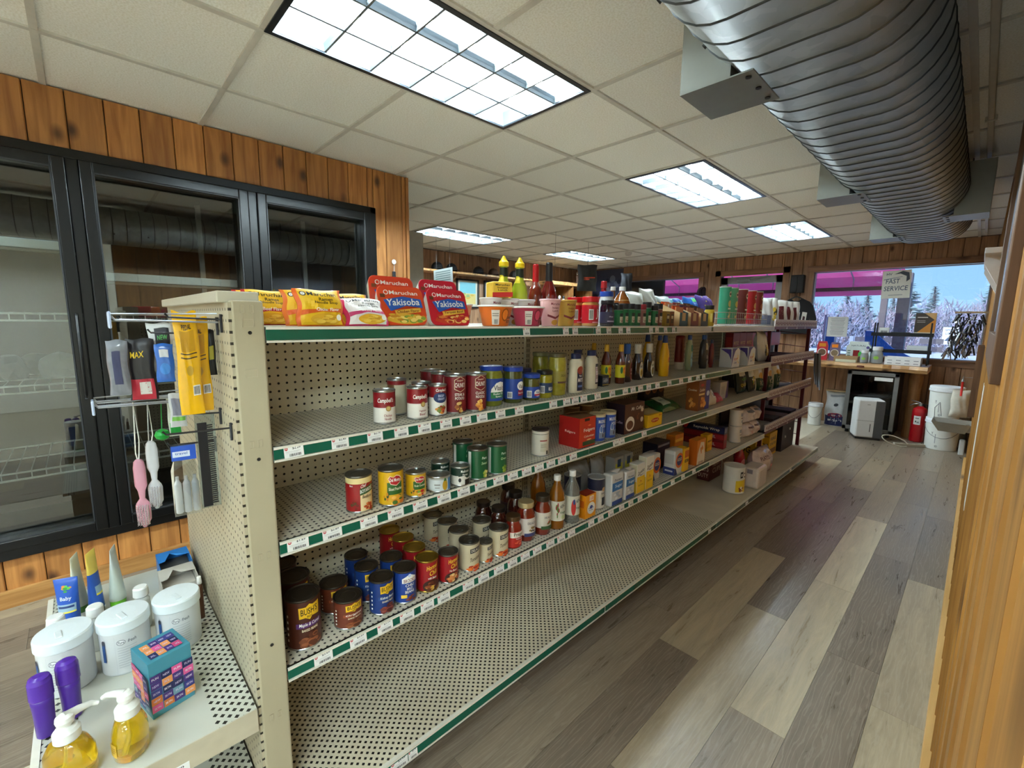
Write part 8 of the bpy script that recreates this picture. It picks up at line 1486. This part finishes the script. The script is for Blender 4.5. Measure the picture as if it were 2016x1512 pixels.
def hangbag(label, x, y, z, w, h, col, seed):
    t = pillow('hanging_bag', label, 'bag', x, y, z-h, w, h, 0.12, M(col, 0.8, noise=0.5, scale=14), [('r', 0.05, 0.5, 0.6, 0.05, (196, 70, 40)), ('r', -0.1, 0.44, 0.3, 0.04, (196, 70, 40))] if seed == 95 else (), rz=-0.7, group='bags hung from the ceiling', seed=seed)
    obj('hanging_wire', MB().tube([(0, 0, h*0.96), (0, 0, CEIL-0.004-(z-h)-0.0006)], 0.002, BLACK, 4), t)
hangbag('dark camouflage bag hung from the ceiling, larger one', -3.80, 5.05, 2.17, 0.27, 0.35, (44, 42, 40), 95); hangbag('smaller dark bag hung from the ceiling near the television', -4.35, 6.9, 2.24, 0.2, 0.32, (50, 52, 58), 96)
tag(obj('hanging_wire', MB().tube([(-3.65, 4.2, CEIL-0.003), (-3.65, 4.2, 1.95)], 0.0018, BLACK, 4), None), 'thin wire hanging from the ceiling above the lime bottles', 'wire', 'hanging wires')
sm = thing('smoke_detector', 'small white ceiling sensor near the hanging bags', 'sensor', (-3.9, 6.2, CEIL)); obj('body', MB().lathe([(0.03, -0.05), (0.05, -0.03), (0.055, 0.0)], M((214, 210, 204), 0.5), 16), sm)
def air_fresh():
    t = thing('hanging_tag', 'green bottle tag hanging on the pine wall beside the cooler', 'tag', (LEFT+0.012, 1.745, 1.70))
    obj('tag', MB().box(-0.006, 0.006, -0.022, 0.022, -0.16, -0.03, M((96, 160, 60), 0.4), 0.003), t); obj('neck', MB().box(-0.006, 0.006, -0.014, 0.012, -0.03, 0.07, M((40, 40, 44), 0.4), 0.004), t); obj('clip', MB().lathe([(0.0001, -0.004), (0.018, 0), (0.0001, 0.004)], M((226, 224, 216), 0.4), 14, cap0=False, cap1=False).xf(Matrix.Translation((0.002, 0, 0.14)) @ Matrix.Rotation(math.pi/2, 4, 'Y')), t); obj('string', MB().tube([(0, 0, 0.06), (0, 0.002, 0.13)], 0.0015, WHITE, 4), t)
air_fresh()
tag(obj('wall_plate', MB().box(-3.20, -3.13, 1.886, 1.894, 2.18, 2.28, M((206, 196, 176), 0.5), 0.003), None), 'beige switch plate at the corner of the pine wall', 'plate')
# ---- clutter on the right wall
def keyboard_():
    t = thing('key_bunch', 'big bunch of keys and small tools hanging on the right wall', 'keys', (-0.20, 6.85, 1.55))
    rnd = random.Random(9)
    obj('rail', MB().box(-0.02, 0.24, -0.012, 0.012, 0.0, 0.02, M((150, 128, 100), 0.6)), t)
    mats = [M((60, 62, 66), 0.35, 0.7), M((150, 150, 152), 0.3, 0.8), M((34, 34, 38), 0.5)]
    for k in range(170):
        y = rnd.uniform(-0.07, 0.07); z = rnd.uniform(-0.42, -0.0); L_ = rnd.uniform(0.05, 0.11); x = rnd.uniform(0.0, 0.20)+0.12*z; a = rnd.uniform(-0.5, 0.5)
        obj('key', MB().box(-0.002, 0.002, -0.007, 0.007, -L_, 0, mats[k % 3]).lathe([(0.011, -0.002), (0.011, 0.002)], mats[k % 3], 8, 0, 0), t, (x, y, z), rot=(a, rnd.uniform(-0.4, 0.6), rnd.uniform(-1.5, 1.5)))
keyboard_()
pl = thing('red_pliers', 'red handled pliers hanging below the keys', 'pliers', (-0.075, 6.70, 0.83)); 
for s in (-1, 1): obj('handle', MB().tube([(0, s*0.008, 0), (0.0, s*0.02, -0.06), (0.0, s*0.024, -0.15)], 0.010, M((190, 30, 26), 0.4), 7), pl)
obj('jaw', MB().tube([(0, 0, 0.0), (0, 0, 0.06)], [0.014, 0.004], STEEL, 7), pl); obj('hook', MB().tube([(0, 0, 0.05), (0.116, 0, 0.05)], 0.003, STEEL, 6), pl)
pillow('cloth_bag', 'white cloth bag hanging over the pails', 'bag', -0.075, 6.88, 0.42, 0.16, 0.30, 0.09, M((200, 194, 180), 0.8, noise=0.2), rz=-1.2, seed=97)
def pan():
    t = thing('metal_pan', 'shallow metal pan held against the right wall', 'pan', (-0.10, 6.55, 0.32)); m = M((170, 168, 160), 0.3, 0.8)
    a = [(-0.10, -0.12, 0.0), (0.10, -0.12, 0), (0.10, 0.12, 0), (-0.10, 0.12, 0)]; b = [(-0.16, -0.17, 0.10), (0.135, -0.17, 0.10), (0.135, 0.17, 0.10), (-0.16, 0.17, 0.10)]
    obj('dish', MB().add(a+b, [(0, 1, 2, 3), (0, 4, 5, 1), (1, 5, 6, 2), (2, 6, 7, 3), (3, 7, 4, 0)], m), t); obj('handle', MB().tube([(-0.14, -0.16, 0.11), (-0.15, -0.1, 0.24), (-0.12, 0.05, 0.28), (-0.1, 0.15, 0.12)], 0.003, STEEL, 5), t); obj('bracket', MB().box(0.10, 0.14, -0.02, 0.02, 0.0, 0.08, m), t)
pan()
tag(obj('white_charger', MB().box(-0.03, 0.015, 6.60, 6.68, 0.06, 0.22, M((214, 214, 212), 0.4), 0.01), None), 'white plastic charger on the wall behind the pails', 'charger')
wc = thing('wall_casing', 'dark wooden frame board fixed to the right wall', 'frame', (RIGHT, 0, 0)); DKW = wood('dark_casing', (84, 58, 38), (116, 82, 54), axis='Z', var=0.05)
obj('stile', MB().box(-0.018, 0, 1.35, 1.50, 1.30, CEIL-0.01, DKW, 0.002), wc); obj('stile', MB().box(-0.018, 0, 2.60, 2.72, 1.30, CEIL-0.01, DKW, 0.002), wc); obj('rail', MB().box(-0.018, 0, 1.50, 2.60, 1.30, 1.40, DKW, 0.002), wc); obj('panel', MB().box(-0.006, 0, 1.5, 2.6, 1.40, CEIL-0.01, M((150, 156, 170), 0.2, noise=0.1)), wc)
sb = thing('shelf_bracket', 'white painted wooden ledge bracket on the right wall', 'bracket', (RIGHT, 4.0, 1.70)); wp = M((206, 200, 196), 0.5)
obj('ledge', MB().box(-0.075, 0, -0.5, 0.5, 0.10, 0.13, wp, 0.003), sb)
for yy in (-0.35, 0.30): obj('strut', MB().prism([(0, -0.08), (0, 0.10), (-0.07, 0.10), (-0.07, 0.06)], 'Y', yy, yy+0.05, wp), sb)
ws = thing('wall_shelf_box', 'small dark shelf box on the right wall by the keys', 'shelf', (RIGHT, 5.6, 1.0)); obj('side', MB().box(-0.045, 0, -0.2, -0.17, -0.35, 0.25, DKW), ws); obj('side', MB().box(-0.045, 0, 0.17, 0.2, -0.35, 0.25, DKW), ws); obj('shelf', MB().box(-0.045, 0, -0.17, 0.17, 0.0, 0.03, DKW), ws); obj('shelf', MB().box(-0.045, 0, -0.17, 0.17, -0.35, -0.32, DKW), ws)
tag(obj('paper_strip', MB().box(RIGHT-0.004, RIGHT-0.001, 2.95, 3.1, 0.55, 1.15, M((226, 222, 214), 0.6), 0), None), 'white paper strip hanging on the right wall', 'paper')

# ================================================================ OUTSIDE
gnd = struct('ground', MB().box(-60, 60, BACK+0.13, 120, -0.35, -0.3, M((188, 200, 214), 0.9, noise=0.1, scale=0.3)), 'pale snowy ground outside')
rd_ = struct('road', MB().box(-60, 60, 22, 30, -0.3, -0.27, M((150, 160, 176), 0.8, noise=0.08, scale=0.5)), 'grey road beyond the car park')
def fabric():
    m = bpy.data.materials.new('awning_fabric'); m.use_nodes = True; nt = m.node_tree; nt.nodes.clear(); L = nt.links.new
    o = N(nt, 'ShaderNodeOutputMaterial'); d = N(nt, 'ShaderNodeBsdfDiffuse'); tr = N(nt, 'ShaderNodeBsdfTranslucent'); mx = N(nt, 'ShaderNodeMixShader'); mx.inputs[0].default_value = 0.45
    tcn = N(nt, 'ShaderNodeTexCoord'); nz = N(nt, 'ShaderNodeTexNoise'); nz.inputs['Scale'].default_value = 3; L(tcn.outputs['Object'], nz.inputs['Vector'])
    r = N(nt, 'ShaderNodeMix', data_type='RGBA'); L(nz.outputs['Fac'], r.inputs['Factor']); r.inputs['A'].default_value = (*lin((238, 84, 150)), 1); r.inputs['B'].default_value = (*lin((248, 116, 176)), 1)
    L(r.outputs['Result'], d.inputs[0]); L(r.outputs['Result'], tr.inputs[0]); L(d.outputs[0], mx.inputs[1]); L(tr.outputs[0], mx.inputs[2]); L(mx.outputs[0], o.inputs[0]); return m
def awning():
    t = thing('awning', 'red fabric awning outside the shop window', 'awning', (0, 0, 0)); m = fabric(); bar = M((70, 60, 64), 0.5)
    x0, x1 = -5.6, -0.93
    obj('canopy', MB().add([(x0, 7.95, 2.64), (x1, 7.95, 2.64), (x1, 9.6, 2.22), (x0, 9.6, 2.22)], [(0, 1, 2, 3)], m), t)
    obj('valance', MB().add([(x0, 9.6, 1.90), (x1, 9.6, 1.90), (x1, 9.6, 2.22), (x0, 9.6, 2.22)], [(0, 1, 2, 3)], m), t); obj('front_bar', MB().box(x0, x1, 9.57, 9.615, 1.985, 2.045, bar), t)
    k = 0; x = x1-0.05
    while x > x0: obj('rib', MB().tube([(x, 8.05, 2.59), (x, 8.8, 2.42), (x, 9.58, 2.18), (x, 9.58, 2.0)], 0.012, M((206, 190, 200), 0.4, 0.4), 6), t); x -= 0.62
awning()
def post(x, y, w, h, label, col):
    t = thing('wooden_post', label, 'post', (x, y, -0.3)); obj('shaft', MB().box(-w/2, w/2, -w/2, w/2, 0, h, M(col, 0.7, noise=0.2), 0.01), t); obj('base', MB().box(-w*0.8, w*0.8, -w*0.8, w*0.8, 0, 0.06, M((140, 140, 140), 0.8)), t)
post(-0.93, 9.75, 0.16, 2.55, 'wide timber awning post outside the window', (120, 112, 118)); post(-1.28, 10.6, 0.10, 2.6, 'slimmer timber post beside the awning post', (110, 104, 112))
def roadsign():
    t = thing('speed_sign', 'white SPEED LIMIT 45 sign on a post across the lot', 'sign', (-1.08, 32.0, -0.3)); pm = M((170, 180, 190), 0.4, 0.5)
    obj('pole', MB().box(-0.035, 0.035, -0.03, 0.03, 0, 1.6, pm), t); b = MB().box(-0.29, 0.29, -0.05, -0.03, 0.75, 1.62, M((226, 232, 236), 0.5)); lay(b, [('t', 'SPEED', 0, 0.84, 0.7, 0.13, (70, 90, 120)), ('t', 'LIMIT', 0, 0.64, 0.6, 0.13, (70, 90, 120)), ('t', '45', 0, 0.27, 0.62, 0.36, (70, 90, 120))], lambda s, q, l: (s*0.58, -0.05-l, 0.75+q*0.87), 0, 0, eps=0.003); obj('plate', b, t)
roadsign()
fn = thing('plank_fence', 'low dark plank fence at the edge of the road', 'fence', (-1.0, 20.0, -0.3)); 
for k, x in enumerate((-2.2, -0.9, 0.4, 1.5)): obj('post', MB().box(x-0.06, x+0.06, -0.06, 0.06, 0, 1.30, M((150, 160, 176), 0.7)), fn)
for z in (0.86, 1.12):
    for a, b in ((-2.1, -1.0), (-0.38, 0.2), (0.3, 1.4)): obj('plank', MB().box(a, b, -0.04, -0.01, z, z+0.16, M((84, 80, 92), 0.7)), fn)
def neon():
    t = thing('blue_sign', 'blue outlined shop sign shape standing outside the window', 'sign', (-1.50, 8.6, 0.9)); bl = M((40, 110, 220), 0.35); lt = M((190, 225, 250), 0.4)
    obj('fin', MB().prism([(0.30, 0.0), (0.95, 0.0), (0.62, 0.18), (0.38, 0.42), (0.28, 0.42)], 'Y', 0, 0.04, bl), t, fix=True); obj('bar', MB().box(-0.22, -0.10, 0, 0.04, 0.1, 0.62, bl), t)
    obj('outline', MB().tube([(-0.24, -0.01, 0.08), (-0.24, -0.01, 0.66), (-0.08, -0.01, 0.66), (-0.08, -0.01, 0.12), (0.22, -0.01, 0.10), (0.26, -0.01, 0.02), (-0.2, -0.01, 0.0)], 0.016, lt, 6), t); obj('foot', MB().box(-0.25, 0.95, -0.1, 0.14, -1.2, 0.0, M((130, 140, 156), 0.7)), t)
neon()
bark = M((120, 110, 120), 0.9)  # distance haze is put into the pale bark, twig and needle colours
def bush_(label, x, y, w, h, col, seed, group):
    t = thing('winter_shrub', label, 'shrub', (x, y, -0.3), 0, group); rnd = random.Random(seed); m = MB(); cm = M(col, 0.95, noise=0.3, scale=1.6)
    ms = [cm, M(tuple(int(v*0.82) for v in col), 0.95, noise=0.2, scale=1.6), M(tuple(min(255, int(v*1.08)) for v in col), 0.95, noise=0.2, scale=1.6)]
    for k in range(900):
        f = rnd.random(); a = rnd.uniform(0, 6.28); q = math.sqrt(rnd.random())
        p = Vector((q*w*math.cos(a)*(1-0.3*f), q*w*0.5*math.sin(a), h*0.86*f*(1-0.35*q*q))); L_ = h*rnd.uniform(0.08, 0.17); d = Vector((rnd.uniform(-0.7, 0.7), rnd.uniform(-0.3, 0.3), rnd.uniform(0.4, 1.0))).normalized()*L_; r = L_*rnd.uniform(0.04, 0.10)
        m.add([p+Vector((-r, 0, 0)), p+Vector((r, 0, 0)), p+Vector((0, r, 0)), p+d], [(0, 1, 3), (1, 2, 3), (2, 0, 3), (2, 1, 0)], ms[k % 3])
    o = obj('twigs', m, t); o['kind'] = 'stuff'; obj('stem', MB().tube([(0, 0, 0), (0, 0, h*0.4)], 0.1, bark, 6), t)
def pine(label, x, y, h, seed, group):
    t = thing('pine_tree', label, 'tree', (x, y, -0.3), 0, group); rnd = random.Random(seed); col = M((120, 142, 150), 0.95, noise=0.35, scale=2.0)
    obj('trunk', MB().tube([(0, 0, 0), (0.1, 0, h*0.5), (0, 0, h*0.98)], [0.28, 0.18, 0.04], bark, 8), t)
    fol = MB(); n = 26
    for i in range(n):
        f = i/(n-1); z = h*(0.30+0.68*f); R_ = h*0.24*(1-f*0.82)*rnd.uniform(0.6, 1.15)
        for j in range(7):
            a = rnd.uniform(0, 6.28); L_ = R_*rnd.uniform(0.7, 1.1); d = Vector((math.cos(a), math.sin(a), 0)); s = Vector((-d.y, d.x, 0)); w = L_*0.20; dz = rnd.uniform(0.0, 0.18)*L_
            p0 = Vector((0, 0, z)); pm_ = p0+d*L_*0.55+Vector((0, 0, dz)); p1 = p0+d*L_+Vector((0, 0, dz*1.3))
            fol.add([p0, pm_+s*w, p1, pm_-s*w, pm_+Vector((0, 0, w*0.7)), pm_-Vector((0, 0, w*0.5))], [(0, 1, 4), (1, 2, 4), (2, 3, 4), (3, 0, 4), (0, 5, 1), (1, 5, 2), (2, 5, 3), (3, 5, 0)], col)
    o = obj('foliage', fol, t); o['kind'] = 'stuff'
rnd = random.Random(77); SC = [(146, 146, 172), (154, 148, 168), (138, 144, 170), (160, 150, 166)]  # blue-grey haze mixed into the twig colours
G1 = 'bare shrubs beyond the road'; G2 = 'pines beyond the road'
xs = [-31, -27.5, -24, -21, -18, -15.5, -13, -11, -9, -7, -5.2, -3.4, -1.7, 0, 1.7, 3.4]
for k, x in enumerate(xs): bush_('haze-paled leafless shrub across the road' if k % 2 else 'mauve leafless shrub across the road', x*1.15+rnd.uniform(-0.5, 0.5), 38+rnd.uniform(-1.5, 1.5), 1.25+rnd.uniform(0, 0.4)+0.03*abs(x), 3.3+rnd.uniform(-0.3, 0.4)+0.02*abs(x), SC[k % 4], 200+k, G1)
for k, x in enumerate((-24, -19, -14, -10, -6.5, -3, 0.5, 3.5)): bush_('taller tree clump behind the shrubs, haze in its colour', x*1.4, 50, 3.0, 4.6+rnd.uniform(-0.3, 0.4)+0.03*abs(x), (158, 166, 192), 300+k, 'tree clumps with haze in their colour')
PLB = ['tall pine right of the FAST SERVICE sign', 'smaller pine next to the tall one', 'broad pine at the right edge of the window', 'pine left of the awning post', 'second pine left of the awning post', 'pine seen below the awning', 'pine seen through the door', 'far pine seen through the left window']
for k, (lab, (x, y, h)) in enumerate(zip(PLB, ((-3.75, 42, 5.0), (-2.6, 44, 4.5), (0.1, 42, 4.3), (-6.2, 43, 4.2), (-7.6, 44, 4.4), (-4.9, 45, 4.0), (-15.5, 45, 6), (-24, 44, 6)))): pine(lab, x, y, h, 400+k, G2)
def bare(label, x, y, h, seed):
    t = thing('bare_tree', label, 'tree', (x, y, -0.3), 0, 'bare trees'); rnd = random.Random(seed); m = MB()
    def br(p, d, L_, r, n):
        q = p+d*L_; m.tube([p, (p+q)/2+Vector((rnd.uniform(-1, 1), 0, rnd.uniform(-1, 1)))*L_*0.05, q], [r, r*0.8, r*0.6], bark, 5)
        if n: 
            for _ in range(3): br(q, (d+Vector((rnd.uniform(-0.8, 0.8), rnd.uniform(-0.5, 0.5), rnd.uniform(-0.2, 0.5)))).normalized(), L_*0.66, r*0.55, n-1)
    br(Vector((0, 0, 0)), Vector((0, 0, 1)), h*0.35, 0.10, 4); o = obj('branches', m, t); o['kind'] = 'stuff'
bare('bare branched tree outside the left window', -9.6, 19, 6.5, 501); bare('bare branched tree further left outside', -12.5, 22, 7, 502)
tag(obj('power_line', MB().tube([(-3.5, 30, 5.2), (1.0, 24, 7.0), (5.0, 18, 9.5)], 0.03, M((120, 130, 150), 0.6), 5), None), 'thin power line crossing the sky outside', 'power line')
